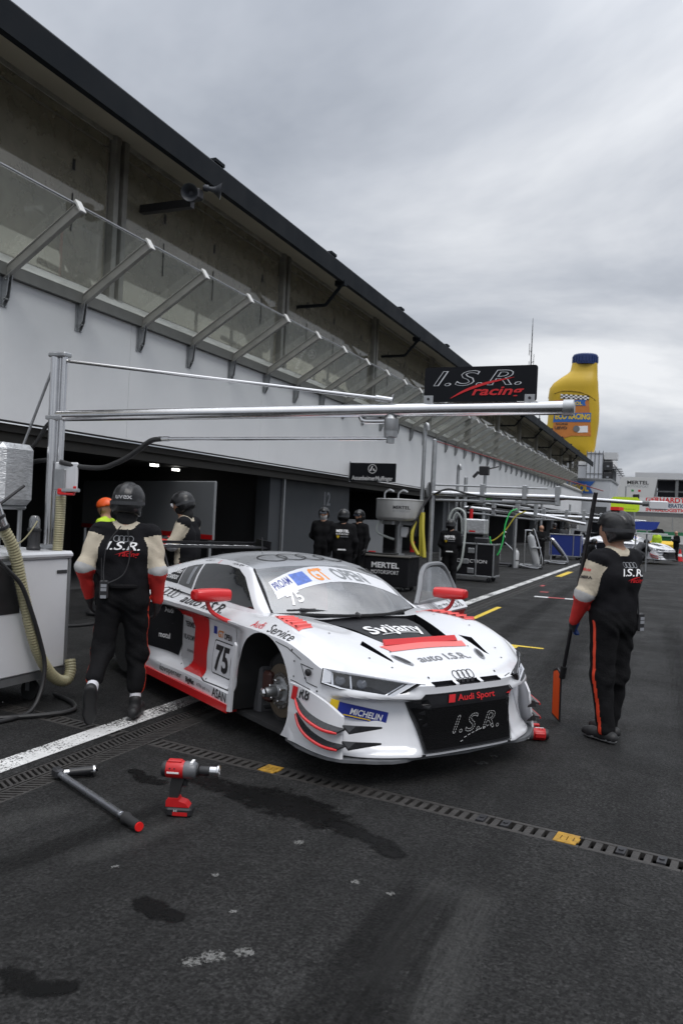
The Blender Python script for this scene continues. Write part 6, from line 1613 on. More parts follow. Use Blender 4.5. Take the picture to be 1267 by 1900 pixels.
m = MB(); m.tube([(-1.99,YP,2.385),(-2.10,YP,2.385),(-2.16,YP,2.39),(-2.185,YP,2.42),(-2.19,YP,2.45)], .020, 10, 5); m.build('elbow_pipe', M_STEEL, gan, smooth=True, w2l=True)
m = MB(); m.cyl((-3.95,YP,2.243),(-1.97,YP,2.257),.015,n=10); m.cyl((-3.96,YP,2.243),(-3.86,YP,2.244),.021,n=10); m.build('lower_pipe', M_STEEL, gan, smooth=True, w2l=True)
m = MB(); m.tube([(-3.93,YP,2.243),(-4.04,YP,2.226),(-4.16,YP,2.15),(-4.28,YP,2.079),(-4.40,YP,2.03),(-4.53,YP,1.992),(-4.75,YP-.02,1.995),(-4.93,YP-.06,2.03)], .022, 10, 6); m.build('feed_hose', M_HOSE, gan, smooth=True, w2l=True)
m = MB(); m.tube([(-5.12,YP+.02,2.05),(-5.34,YP+.05,2.03),(-5.6,YP+.1,1.95)], .022, 10, 6); m.tube([(-5.10,YP+.05,2.42),(-5.20,YP+.05,2.36),(-5.32,YP+.05,2.20),(-5.45,YP+.05,2.10)], .018, 8, 6); m.build('feed_hose', M_HOSE, gan, smooth=True, w2l=True)
# team sign on the beam
sg_ = thing('team_sign', 'black I.S.R. racing sign with rounded corners bolted onto the gantry beam', 'sign', (-1.31,YP,2.52))
m = MB(); m.prism(rrect(-.395,.0,.395,.245,.018), .012, frame((0,.006,0),(1,0,0),(0,0,1))); m.build('board', mat('sign_black',(.008,.009,.012),.5,spec=.15), sg_)
Ms = frame((0,-.0065,0),(1,0,0),(0,0,1))
def outlined(mb_out, mb_in, s, M_, size, width, thick=.018, **kw):
    flat_text(mb_out, s, M_, size, .001, bold=thick, width=width, **kw)
    flat_text(mb_in, s, M_, size, .0022, bold=-thick*.6, width=width*.975, **kw)
a, b = MB(), MB(); outlined(a, b, 'I.S.R.', Ms @ Matrix.Translation((-.02,.115,0)), .145, .62, .016, shear=.32, space=1.05)
a.build('lettering', mat('sign_silver',(.62,.63,.66),.4,.2), sg_); b.build('letter_face', MATS['sign_black'], sg_)
a = MB(); flat_text(a, 'racing', Ms @ Matrix.Translation((.13,.045,0)), .085, .003, bold=.02, shear=.3, width=.36); a.build('lettering', M_PRINTR, sg_)
a = MB(); top = spline([(-.20,.025,0),(-.10,.085,0),(.05,.135,0),(.24,.165,0)],5); bot = spline([(-.20,.022,0),(-.085,.073,0),(.06,.120,0),(.24,.163,0)],5)
nq = len(top); a.add([Ms @ Vector((p.x,p.y,.0035)) for p in top]+[Ms @ Vector((p.x,p.y,.0035)) for p in bot], [(nq+i,nq+i+1,i+1,i) for i in range(nq-1)]); a.build('swoosh', M_PRINTR, sg_)
for x in (-.36, .35):
    m = MB(); m.bbox((x-.035,-.012,-.03),(x+.035,-.0075,.045),.008); m.build('bracket', M_GALV, sg_); m = MB(); m.cyl((x,-.013,.02),(x,-.018,.02),.010,n=8); m.build('bolt', M_DARKMETAL, sg_)
# insulated tank with sight gauge
tk = thing('insulated_tank', 'silver foil wrapped tank with red sight gauge above the white cart', 'tank', (-5.45,5.2,1.27))
m = MB(); m.bbox((-5.75,5.02,1.64),(-5.215,5.42,2.17),.05); m.build('jacket', M_FOIL, tk, w2l=True, smooth=True)
m = MB(); m.bbox((-5.70,5.05,1.60),(-5.26,5.38,1.638),.02); m.build('base_flange', M_GALV, tk, w2l=True)
m = MB()
for x, y in ((-5.65,5.1),(-5.30,5.1),(-5.65,5.33),(-5.30,5.33)): m.cyl((x,y,1.268),(x,y,1.60),.02,n=8)
m.build('stand', M_GALV, tk, w2l=True)
m = MB(); m.cyl((-5.34,4.99,1.70),(-5.34,4.99,2.11),.010,n=8); m.build('sight_tube', M_SUCT, tk, w2l=True)
for z in (1.69, 2.12):
    m = MB(); m.bbox((-5.40,4.965,z-.02),(-5.29,5.02,z+.02),.008); m.build('gauge_fitting', mat('dark_red',(.28,.02,.02),.45), tk, w2l=True)
m = MB(); m.box((-5.43,5.0,1.70),(-5.415,5.012,2.10)); m.build('gauge_rail', MATS['dark_red'], tk, w2l=True)
# small pump and filter
pmp = thing('filter_pump', 'small black fuel filter with glass bowl standing on the white cart', 'pump', (-5.02,5.22,1.266))
m = MB(); m.lathe([(.055,0),(.06,.02),(.05,.04),(.05,.16),(.058,.165),(.058,.18),(.045,.185)], 18); m.build('housing', M_BLACK, pmp, smooth=True)
m = MB(); m.lathe([(.045,.185),(.045,.26),(.03,.29),(.0,.295)], 16); m.build('bowl', glass_mat('bowl_glass',(.75,.78,.8),film=.2,gloss=.1), pmp, smooth=True)
m = MB(); m.tube([(.05,-.02,.25),(.02,-.08,.14),(-.06,-.1,.06),(-.22,-.1,.02)], .006, 6, 6); m.build('fuel_line', M_SUCT, pmp, smooth=True)
# valve board with vertical corrugated hose
vb = thing('valve_board', 'white valve board with red lever handle beside the steel post', 'valve', (-4.93,5.42,1.266))
m = MB(); m.bbox((-5.00,5.40,1.78),(-4.755,5.43,2.03),.01); m.build('panel', M_CART, vb, w2l=True)
m = MB(); m.bbox((-4.985,5.385,1.79),(-4.87,5.399,1.97),.006); m.build('plate', M_GALV, vb, w2l=True)
m = MB(); m.cyl((-4.90,5.39,1.73),(-4.90,5.39,1.80),.035,n=14); m.build('valve_body', M_GALV, vb, w2l=True, smooth=True)
m = MB(); m.bbox((-4.88,5.32,1.745),(-4.72,5.36,1.765),.006); m.bbox((-4.73,5.33,1.765),(-4.705,5.355,1.825),.006); m.bbox((-4.90,5.33,1.75),(-4.86,5.38,1.80),.008); m.build('lever', M_RED, vb, w2l=True)
m = MB(); m.cyl((-4.84,5.335,1.785),(-4.665,5.335,1.79),.016,n=10); m.build('grip', M_GALV, vb, w2l=True)
def corrugated(pts, r, pitch=.02, n=12):
    P = spline(pts, 14); L_ = [0]
    for a_, b_ in zip(P, P[1:]): L_.append(L_[-1]+(b_-a_).length)
    tot = L_[-1]; steps = int(tot/(pitch/4)); out_ = []; j_ = 0
    for i in range(steps+1):
        s = tot*i/steps
        while j_ < len(L_)-2 and L_[j_+1] < s: j_ += 1
        p = P[j_].lerp(P[j_+1], (s-L_[j_])/max(1e-6, L_[j_+1]-L_[j_])); out_.append((p, r*(1+.07*sin(2*pi*s/pitch))))
    m = MB(); m.rings(out_, n); return m
o = corrugated([(-4.905,5.39,1.735),(-4.905,5.39,1.55),(-4.91,5.39,1.40),(-4.915,5.39,1.268)], .042).build('suction_hose', M_SUCT, vb, smooth=True, w2l=True, angle=180)
# big corrugated hose hanging down the cart's face
hs = thing('suction_hose', 'yellowed corrugated suction hose hanging in a loop down the front of the cart', 'hose', (-4.75,5.0,.06))
corrugated([(-4.77,4.60,1.50),(-4.755,4.70,1.36),(-4.755,4.77,1.22),(-4.755,4.83,1.03),(-4.755,4.90,.82),(-4.755,4.98,.60),(-4.755,5.07,.42),(-4.75,5.18,.27),(-4.745,5.29,.185),(-4.745,5.39,.17),(-4.755,5.44,.24),(-4.78,5.455,.33)], .046, .024).build('hose', M_SUCT, hs, smooth=True, w2l=True, angle=180)
m = MB(); m.rings([((-4.775,4.53,1.66),.05),((-4.772,4.58,1.55),.052),((-4.768,4.62,1.47),.052)], 16); m.build('coupling', M_STEEL, hs, smooth=True, w2l=True)
for p, q in (((-4.772,4.575,1.56),(-4.770,4.585,1.54)),((-4.768,4.615,1.48),(-4.766,4.625,1.46))):
    m = MB(); m.rings([(p,.057),(q,.057)], 16); m.build('clamp', M_BLACK, hs, w2l=True)
m = MB(); m.cyl((-4.77,4.55,1.62),(-4.70,4.76,1.80),.012,n=8); m.build('handle', M_BLACK, hs, w2l=True)
bh = thing('black_hose', 'thin black rubber hose sagging from the cart to the ground', 'hose', (-4.68,4.9,.02))
m = MB(); m.tube([(-4.70,4.50,1.25),(-4.69,4.62,1.15),(-4.69,4.77,1.02),(-4.69,4.90,.78),(-4.69,5.0,.55),(-4.68,5.05,.36),(-4.66,5.0,.16),(-4.62,4.85,.03),(-4.60,4.6,.022),(-4.7,4.3,.022)], .017, 10, 8); m.build('hose', M_HOSE, bh, smooth=True, w2l=True)
fh = thing('black_hose', 'black hose curling on the ground around the castor of the cart', 'hose', (-4.75,5.0,.02))
m = MB(); m.tube([(-4.9,4.4,.022),(-4.6,4.7,.022),(-4.44,4.92,.022),(-4.40,5.06,.022),(-4.46,5.18,.022),(-4.62,5.30,.022),(-4.9,5.42,.022)], .018, 8, 8); m.build('hose', M_HOSE, fh, smooth=True, w2l=True)
gh = thing('black_hose', 'black air hose running from the garage behind the walking mechanic', 'hose', (-5.0,6.5,.02))
m = MB(); m.tube([(-5.6,6.2,.45),(-5.25,6.35,.50),(-4.95,6.5,.66),(-4.75,6.7,.72),(-4.6,6.95,.6)], .016, 8, 8); m.tube([(-6.4,6.5,.03),(-6.0,6.3,.12),(-5.6,6.2,.45)], .016, 8, 6); m.build('hose', M_HOSE, gh, smooth=True, w2l=True)
# ---- stop board
ob = thing('stop_board', 'long black pole with narrow orange paddle resting on the asphalt', 'stop board', pole_b)
pd = (pole_h-pole_b).normalized(); top_ = pole_b+pd*2.06
m = MB(); m.cyl(pole_b+pd*.44, top_, .017, n=14); m.build('pole', M_BLACK, ob, smooth=True, w2l=True)
m = MB(); m.cyl(pole_b+pd*.41, pole_b+pd*.52, .027, n=12); m.build('collar', M_RUBBER, ob, smooth=True, w2l=True)
ex_ = pd.cross(Vector((.83,-.56,0))).normalized()
vdir = Vector((.12,-1,0)).normalized(); ex_ = (vdir*.90+Vector((1,0,0))*.42).normalized()
Mp = frame(pole_b+Vector((0,0,.006)), ex_, pd)
m = MB(); m.prism([(-.05,.03),(.11,.0),(.11,.42),(.03,.45),(-.05,.42)], .012, Mp @ Matrix.Translation((0,0,-.006))); m.build('paddle', M_BLACK, ob, w2l=True)
m = MB(); m.prism([(-.038,.045),(.098,.02),(.098,.40),(.03,.43),(-.038,.405)], .018, Mp @ Matrix.Translation((0,0,-.009))); m.build('paddle_face', mat('fluorescent_orange',(.90,.10,.01),.5), ob, w2l=True)
for d_ in (.95,1.30,1.62,1.9):
    m = MB(); m.cyl(pole_b+pd*d_, pole_b+pd*(d_+.03), .0185, n=14); m.build('tape_band', M_RUBBER, ob, w2l=True)
# ---- hand tools on the asphalt
M_TRED = mat('tool_red', (.50,.012,.014), .4, var=.05, scale=30); M_TGREY = mat('tool_grey', (.13,.135,.145), .4, .2, var=.1, scale=30)
def impact_wrench(label):
    t = thing('impact_wrench', label, 'power tool')
    MX = Matrix.Rotation(pi/2,4,'Y')
    m = MB(); m.bbox((-.075,-.042,0),(.065,.042,.052),.012); b_ = m.build('battery', M_BLACK, t)
    m = MB(); m.box((-.035,-.0435,.010),(.045,-.0425,.030)); m.build('label_strip', M_TRED, b_)
    m = MB(); flat_text(m, '8.0', frame((-.02,-.0428,.032),(1,0,0),(0,0,1)), .016); m.build('lettering', M_PRINTW, b_)
    m = MB(); m.prism([(-.075,.053),(.05,.053),(.03,.075),(-.005,.085),(-.01,.098),(-.065,.098),(-.075,.085)], .07, frame((0,.035,0),(1,0,0),(0,0,1))); m.build('battery_mount', M_TRED, t)
    m = MB(); m.prism([(-.062,.098),(-.015,.098),(.005,.17),(.018,.205),(-.052,.205),(-.06,.17)], .045, frame((0,.0225,0),(1,0,0),(0,0,1))); m.build('handle', M_RUBBER, t)
    m = MB(); m.bbox((.005,-.012,.155),(.03,.012,.195),.005); m.build('trigger', M_BLACK, t)
    zc_ = .245
    def lat(prof, name, m_, n=22): q = MB(); q.lathe(prof, n, M=Matrix.Translation((0,0,zc_)) @ MX); return q.build(name, m_, t, smooth=True)
    lat([(.02,-.112),(.038,-.110),(.043,-.10),(.043,-.085)], 'end_cap', M_BLACK)
    lat([(.043,-.085),(.046,-.08),(.047,-.02),(.047,.005),(.045,.01)], 'motor_housing', M_TRED)
    lat([(.044,.01),(.047,.02),(.046,.065),(.038,.078),(.030,.082)], 'gear_housing', M_TGREY)
    lat([(.036,.082),(.036,.088),(.022,.09)], 'nose_ring', M_BLACK)
    lat([(.024,.09),(.026,.094),(.026,.145),(.023,.148)], 'drive_socket', M_BLACK)
    lat([(.025,.148),(.027,.15),(.027,.185),(.034,.19),(.034,.20),(.024,.20),(.022,.17)], 'socket_end', M_STEEL)
    m = MB(); m.box((-.075,-.049,.235),(-.01,-.046,.244)); m.build('stripe', M_PRINTW, t); m = MB(); m.bbox((-.08,-.02,.285),(.0,.02,.298),.006); m.build('top_rib', M_TRED, t)
    for x in (-.06,-.035):
        m = MB(); m.cyl((x,-.048,.262),(x,-.044,.262),.004,n=6); m.build('screw', M_BLACK, t)
    m = MB(); m.box((.045,-.03,.281),(.060,.03,.2935)); m.build('white_label', M_PRINTW, t)
    return t
w1 = impact_wrench('red cordless impact wrench standing upright on its battery near the long torque wrench')
w1.matrix_basis = Matrix.Translation((-2.45,3.73,.0)) @ Matrix.Rotation(math.atan2(.39,.92)-.05,4,'Z') @ Matrix.Scale(1.02,4)
w2 = impact_wrench('red cordless impact wrench lying on its side by the front splitter'); w2.matrix_basis = Matrix.Translation((-.95,6.37,.048)) @ Matrix.Rotation(math.atan2(.39,.92)-.05,4,'Z') @ Matrix.Rotation(pi,4,'Z') @ Matrix.Rotation(radians(-90),4,'X') @ Matrix.Translation((.02,0,-.245)) @ Matrix.Scale(1.0,4)
tw = thing('torque_wrench', 'long chrome torque wrench with black grip and red end lying on the asphalt', 'wrench', (-3.40,3.87,0))
A0 = Vector((-3.41,3.84,.035)); A1 = Vector((-2.49,3.42,.032)); dd = (A1-A0).normalized()
def tp(f): return A0.lerp(A1, f)
m = MB(); m.rings([(tp(.03),.019),(tp(.10),.020),(tp(.78),.020),(tp(.785),.022),(tp(.80),.022),(tp(.805),.018),(tp(.85),.018)], 16); m.build('shaft', mat('satin_chrome',(.36,.37,.40),.3,.9,var=.08,scale=20), tw, smooth=True, w2l=True)
m = MB(); m.rings([(tp(.84),.030),(tp(.855),.034),(tp(.875),.026),(tp(.985),.025),(tp(.99),.027)], 16); m.build('grip', M_RUBBER, tw, smooth=True, w2l=True)
m = MB(); m.rings([(tp(.99),.024),(tp(.997),.024)], 16); m.build('end_disc', mat('bright_red',(.75,.015,.015),.4), tw, w2l=True)
m = MB(); m.bbox((-.05,-.03,-.028),(.03,.03,.028),.012,M=frame(A0,dd,(0,0,1))); m.build('ratchet_head', M_DARKMETAL, tw, w2l=True)
for f in (.085,.795):
    m = MB(); m.rings([(tp(f),.0225),(tp(f+.008),.0225)], 16); m.build('ring_band', M_STEEL, tw, smooth=True, w2l=True)
sd_ = Vector((.32,.34,0)).normalized(); s0 = A0
m = MB(); m.rings([(s0+sd_*.03,.02),(s0+sd_*.06,.021)], 12); m.build('square_drive', M_STEEL, tw, smooth=True, w2l=True)
m = MB(); m.rings([(s0+sd_*.06,.026),(s0+sd_*.20,.030),(s0+sd_*.20,.034)], 16); m.build('socket', M_BLACK, tw, smooth=True, w2l=True)
m = MB(); m.rings([(s0+sd_*.20,.0345),(s0+sd_*.212,.0345),(s0+sd_*.212,.024)], 16); m.build('socket_rim', M_STEEL, tw, smooth=True, w2l=True)
# ---- loudspeakers on an arm under the eaves
ls = thing('horn_loudspeaker', 'two grey horn loudspeakers on a dark arm under the eaves', 'loudspeaker', (-10.3,13.25,7.62))
m = MB(); m.box((-10.32,13.18,7.60),(-9.10,13.32,7.76)); m.build('arm', M_DARKMETAL, ls, w2l=True)
M_HORN = mat('horn_grey', (.055,.06,.07), .5)
for o_, d_ in (((-9.0,13.05,7.80),(.35,-.9,-.28)),((-8.75,13.40,7.98),(.8,.5,-.1))):
    d_ = Vector(d_).normalized(); Mx = frame(o_, d_.orthogonal(), d_.cross(d_.orthogonal())); m = MB(); m.lathe([(r_*.85, z_*.85) for r_, z_ in ((.06,-.22),(.08,-.18),(.08,-.10),(.05,-.08),(.06,.0),(.11,.12),(.19,.20),(.20,.20),(.18,.19),(.05,.02),(.0,.02))], 22, M=Mx); m.build('horn', M_HORN, ls, smooth=True, w2l=True)
m = MB(); m.bbox((-9.2,13.15,7.74),(-8.9,13.35,7.95),.03); m.build('bracket', M_DARKMETAL, ls, w2l=True)
# ---- garage partition
wall_between('garage_partition', 'pale grey partition board standing inside the open garage behind the mechanics', (-14.6,16.9), (-8.9,14.3), 1.0, 2.25, .06, M_PART, True)
wall_between('garage_partition', 'pale grey partition board behind the crew in black', (-11.2,26.4), (-11.2,31.0), .1, 1.5, .06, M_PART, False)
# ================================================================ NEXT PITS
M_BLKCASE = mat('black_case', (.010,.010,.012), .5, spec=.2, var=.15, scale=10)
M_YHOSE = mat('yellow_hose', (.42,.36,.03), .5); M_GHOSE = mat('green_hose', (.02,.42,.09), .45); M_CHOSE = mat('clear_grey_hose', (.42,.45,.43), .3)
# flag sign on the fascia
fs = thing('flag_sign', 'black AssenheimerMulfinger sign projecting from the white fascia', 'sign', (-10.0,24.2,2.72))
m = MB(); m.bbox((.02,-.04,.06),(1.60,.04,.66),.01); m.build('board', MATS['sign_black'], fs)
m = MB(); m.box((.0,-.05,.03),(.02,.05,.70)); m.build('wall_plate', M_GALV, fs)
Mf = frame((.81,-.0405,.10),(1,0,0),(0,0,1)); m = MB(); flat_text(m, 'AssenheimerMulfinger', Mf, .20, .001, bold=.012, width=1.42); m.build('lettering', M_PRINTW, fs)
m = MB(); V, T = ring_poly(.0,.37,.15,.15,.018); m.add([Mf @ Vector((x,y,.001)) for x, y in V], T); m.build('emblem_ring', M_PRINTW, fs)
m = MB()
for P in ([(-.10,.30),(-.02,.46),(.015,.46),(-.05,.30)],[(.0,.30),(.04,.40),(.10,.30),(.06,.30),(.04,.34)]): m.add([Mf @ Vector((x,y,.0012)) for x, y in P], poly_tris(P))
m.build('emblem', M_PRINTW, fs)
fs2 = thing('flag_sign', 'small black and green sign on the fascia above the black flight case cart', 'sign', (-10.0,40.3,2.55))
m = MB(); m.bbox((.02,-.04,.0),(1.75,.04,.50),.01); m.build('board', MATS['sign_black'], fs2)
Mf = frame((.88,-.0405,.17),(1,0,0),(0,0,1)); m = MB(); flat_text(m, 'aheadstore', Mf @ Matrix.Translation((-.45,0,0)), .22, .001, width=.75); flat_text(m, 'store', Mf @ Matrix.Translation((.58,0,0)), .22, .001, width=.40); m.build('lettering', M_PRINTG, fs2)
m = MB(); flat_text(m, 'color', Mf @ Matrix.Translation((.16,0,0)), .22, .001, width=.38); m.build('lettering', mat('green_print',(.10,.45,.06),.5), fs2)
# steel drum tank and black cart of the next team
mc = thing('fuel_cart', 'black MERTEL MOTORSPORT fuel cart standing behind the racing car', 'cart', (-6.05,17.3,0))
m = MB(); m.bbox((-.62,-.30,.10),(.55,.50,.76),.015); m.build('cabinet', M_BLKCASE, mc)
m = MB(); m.bbox((-.64,-.32,.762),(.58,.52,.80),.01); m.build('lid', mat('brown_grey_lid',(.10,.095,.085),.5), mc)
Mt = frame((0,-.302,.52),(1,0,0),(0,0,1)); m = MB(); flat_text(m, 'MERTEL', Mt, .17, .001, bold=.03, width=.66); m.build('lettering', M_PRINTW, mc)
m = MB(); flat_text(m, 'MOTORSPORT', Mt @ Matrix.Translation((0,-.14,0)), .12, .001, width=.66); m.build('lettering', M_PRINTW, mc)
for x, y in ((-.5,-.2),(.42,-.2),(-.5,.4),(.42,.4)): castor(mc, x, y, .045)
dt = thing('drum_tank', 'round brushed steel MERTEL drum tank raised on a column above the black cart', 'tank', (-5.93,17.5,.80))
m = MB(); m.lathe([(.0,.78),(.50,.80),(.54,.84),(.55,.88),(.55,1.25),(.56,1.26),(.56,1.28),(.53,1.29),(.0,1.31)], 40); dr_ = m.build('drum', mat('brushed_steel',(.55,.55,.54),.42,.55,var=.12,scale=6,stretch=(1,1,.2)), dt, smooth=True)
DB_ = bvh_of([dr_]); V, T = text2d('MERTEL', .10, width=.36, bold=.03); mb_ = MB(); project(mb_, [(x+.20, y+1.06) for x, y in V], T, DB_, frame((0,-1.2,0),(1,0,0),(0,0,1)), (0,1,0), .004); mb_.build('lettering', M_PRINTB, dt)
V, T = text2d('MOTORSPORT', .06, width=.36); mb_ = MB(); project(mb_, [(x+.20, y+.99) for x, y in V], T, DB_, frame((0,-1.2,0),(1,0,0),(0,0,1)), (0,1,0), .004); mb_.build('lettering', M_PRINTG, dt)
m = MB(); m.cyl((0,0,.0),(0,0,.79),.085,n=18); m.cyl((0,0,.0),(0,0,.03),.16,n=18); m.build('column', M_GALV, dt, smooth=True)
m = MB(); m.box((-.42,-.03,.70),(.42,.03,.78)); m.box((-.03,-.42,.70),(.03,.42,.78)); m.build('cradle', M_GALV, dt)
for a_, nm in (((-.35,-.1),'filler'),((-.05,.0),'filler')):
    m = MB(); m.tube([(a_[0],a_[1],1.28),(a_[0],a_[1],1.42),(a_[0]+.10,a_[1],1.50),(a_[0]+.22,a_[1],1.46)], .02, 8, 5); m.build(nm, M_GALV, dt, smooth=True)
m = MB(); m.tube([(-.38,-.2,.78),(-.45,-.25,.62),(-.42,-.25,.50),(-.25,-.2,.42),(-.08,-.1,.36)], .03, 8, 6); m.build('drain_hose', M_CHOSE, dt, smooth=True)
m = MB(); m.bbox((.10,-.2,.42),(.28,-.12,.66),.02); m.build('gauge_box', M_CART, dt)
m = MB(); m.tube([(.45,-.2,.80),(.42,-.3,.55),(.45,-.35,.3),(.62,-.4,.05)], .04, 8, 6); m.tube([(.62,-.2,1.0),(.66,-.3,.6),(.72,-.35,.2),(.75,-.38,.0)], .045, 8, 6); m.tube([(.56,-.15,1.0),(.62,-.3,.5),(.64,-.3,.02)], .04, 8, 6); m.build('yellow_hose', M_YHOSE, dt, smooth=True)
m = MB(); m.tube([(.62,.0,1.35),(.55,-.2,1.0),(.42,-.3,.7),(.3,-.3,.42)], .022, 8, 6); m.tube([(-.75,-.25,.02),(-.6,-.3,.03),(-.2,-.3,.02),(.1,-.25,.04)], .02, 8, 6); m.build('black_hose', M_HOSE, dt, smooth=True)
m = MB(); m.cyl((.42,-.25,.10),(.42,-.25,.34),.05,n=12); m.build('red_bottle', M_RED, dt, smooth=True)
m = MB(); m.bbox((-.62,-.3,.01),(-.45,-.24,.07),.01); m.build('red_nozzle', M_RED, dt)
def far_gantry(label, x0, y, z, x1, zend, post_h, rope=None, second=True, nozzle=True):
    t = thing('pit_gantry', label, 'gantry', (x0,y,0), 0, 'gantries further down the pits')
    m = MB(); m.rings([((0,0,0),.06),((0,0,post_h),.055),((.01,0,post_h+.02),.03)], 14); m.build('post', M_GALV, t, smooth=True)
    if second:
        m = MB(); m.cyl((-.26,.05,z-1.0),(-.26,.05,post_h+.30),.045,n=12); m.tube([(-.26,.05,post_h+.29),(-.24,.03,post_h+.36),(-.19,.0,post_h+.34),(-.18,0,post_h+.22)], .045, 10, 5); m.build('vent_pipe', M_GALV, t, smooth=True)
    L_ = x1-x0
    m = MB(); m.rings([((0,0,z),.062),((L_*.62,0,(z+zend)/2+.03),.060),((L_*.64,0,(z+zend)/2+.03),.045),((L_,0,zend),.042)], 14); m.build('beam', M_STEEL, t, smooth=True)
    m = MB(); m.cyl((.1,-.05,z-.15),(L_*.6,-.05,(z+zend)/2-.10),.03,n=10); m.cyl((-.1,.08,z+.20),(L_*.55,.08,(z+zend)/2+.22),.022,n=8); m.build('service_pipe', M_GALV, t, smooth=True)
    for f in (.25,.45,.60):
        m = MB(); m.bbox((L_*f-.05,-.10,z-.18),(L_*f+.05,.10,z+.24),.01); m.build('pipe_clamp', M_GALV, t)
    m = MB(); m.lathe([(.20,-.015),(.20,.015)], 20, M=frame((-.08,-.02,z+.05),(0,1,0),(0,0,1))); m.build('hose_wheel', M_GREYM, t)
    m = MB(); m.tube([(.05,-.08,z-.03),(.4,-.12,z+.10),(.9,-.12,z+.0),(1.5,-.1,z-.06),(L_*.6,-.08,(z+zend)/2-.05)], .022, 8, 6); m.tube([(.0,-.1,z-.05),(-.2,-.25,z-.45),(-.28,-.3,z-1.0)], .03, 8, 6); m.build('cable', M_HOSE, t, smooth=True)
    if nozzle:
        m = MB(); m.bbox((L_-.02,-.09,zend-.12),(L_+.34,.09,zend+.06),.02); m.build('camera_box', M_CART, t); m = MB(); m.cyl((L_-.15,0,zend),(L_,0,zend),.06,n=10); m.build('joint', M_GREYM, t)
    if rope:
        m = MB(); m.cyl((.0,0,post_h-.02),(L_*.80,0,(z+zend)/2+.20),.010,n=6); m.build('tie_rod', rope, t)
    return t
far_gantry('silver pit gantry with red tie rod carrying a white camera box at its tip', -5.20, 17.6, 2.26, -.55, 2.20, 3.48, mat('dark_red_rod',(.22,.02,.02),.5))
far_gantry('second silver pit gantry over the black flight case cart', -5.9, 23.4, 2.05, -2.4, 1.72, 2.95, None, True, False)
far_gantry('third silver pit gantry near the gas bottle trolleys', -5.5, 29.5, 1.98, -1.5, 1.86, 2.6, None, False, False)
far_gantry('fourth silver pit gantry over the blue tool cart', -5.6, 36.0, 2.0, -1.4, 1.92, 2.6, None, False, False)
far_gantry('last silver pit gantry in front of the distant garages', -5.6, 46.0, 2.1, -1.6, 2.05, 2.8, None, False, False)
# pit boards hung on the gantries
bd1 = thing('pit_board', 'white MERTEL MOTORSPORT board with slanted sides above the yellow board', 'sign', (-1.25,26.0,2.62))
m = MB(); m.prism([(-.55,0),(.52,0),(.62,.62),(-.42,.62)], .03, frame((0,.015,0),(1,0,0),(0,0,1))); m.build('board', mat('pale_board',(.62,.62,.63),.5), bd1)
Mf = frame((.06,-.016,.40),(1,0,0),(0,0,1)); m = MB(); flat_text(m, 'MERTEL', Mf, .15, .001, bold=.03, width=.62); m.build('lettering', M_PRINTB, bd1)
m = MB(); flat_text(m, 'MOTORSPORT', Mf @ Matrix.Translation((0,-.10,0)), .10, .001, width=.62); m.build('lettering', M_PRINTG, bd1)
for x, m_ in ((-.12, mat('flag_green',(.03,.30,.08),.5)), (.08, M_PRINTR)):
    m = MB(); m.box((x,-.018,.17),(x+.07,-.0155,.23)); m.build('colour_square', m_, bd1)
m = MB(); m.bbox((-.06,-.05,-.06),(.12,-.02,.09),.01); m.build('clamp', M_BLACK, bd1)
m = MB(); m.cyl((.0,.02,-.9),(.0,.02,.0),.025,n=8); m.build('hanger', M_GALV, bd1)
bd2 = thing('pit_board', 'fluorescent yellow board with clipped corners below the white board', 'sign', (-1.47,25.0,2.15))
m = MB(); m.prism([(-.40,.03),(-.34,0),(.33,0),(.40,.05),(.40,.36),(.33,.43),(-.33,.43),(-.40,.38)], .03, frame((0,.015,0),(1,0,0),(0,0,1))); m.build('board', mat('fluorescent_yellow',(.66,.90,.03),.5), bd2)
Mf = frame((0,-.016,.23),(1,0,0),(0,0,1)); m = MB(); flat_text(m, 'CAR COLLECTION', Mf, .06, .001, width=.46); flat_text(m, 'MOTORSPORT', Mf @ Matrix.Translation((.05,-.17,0)), .045, .001, width=.50); m.build('lettering', mat('olive_print',(.20,.28,.02),.5), bd2)
m = MB(); m.cyl((.0,.03,.43),(.0,.03,.75),.02,n=8); m.build('hanger', M_GALV, bd2)
bd3 = thing('pit_board', 'dark blue board above a white shelf in front of the distant grandstand', 'sign', (-1.2,33.0,1.62))
m = MB(); m.prism([(-.5,.0),(.42,.0),(.55,.32),(-.36,.32)], .03, frame((0,0,0),(1,0,0),(0,0,1))); m.build('board', mat('deep_blue_board',(.02,.05,.32),.5), bd3)
m = MB(); m.box((-.72,-.1,-.16),(.85,.1,-.11)); m.build('shelf', M_CART, bd3); m = MB(); m.prism([(.15,-.10),(.75,-.10),(.66,.05),(.45,.07)], .03, frame((0,-.05,0),(1,0,0),(0,0,1))); m.build('dark_panel', M_BLKCASE, bd3)
m = MB(); m.cyl((-.3,.02,-1.62),(-.3,.02,.1),.03,n=8); m.cyl((.1,.02,-1.62),(.1,.02,.1),.03,n=8); m.build('leg_frame', M_GALV, bd3)
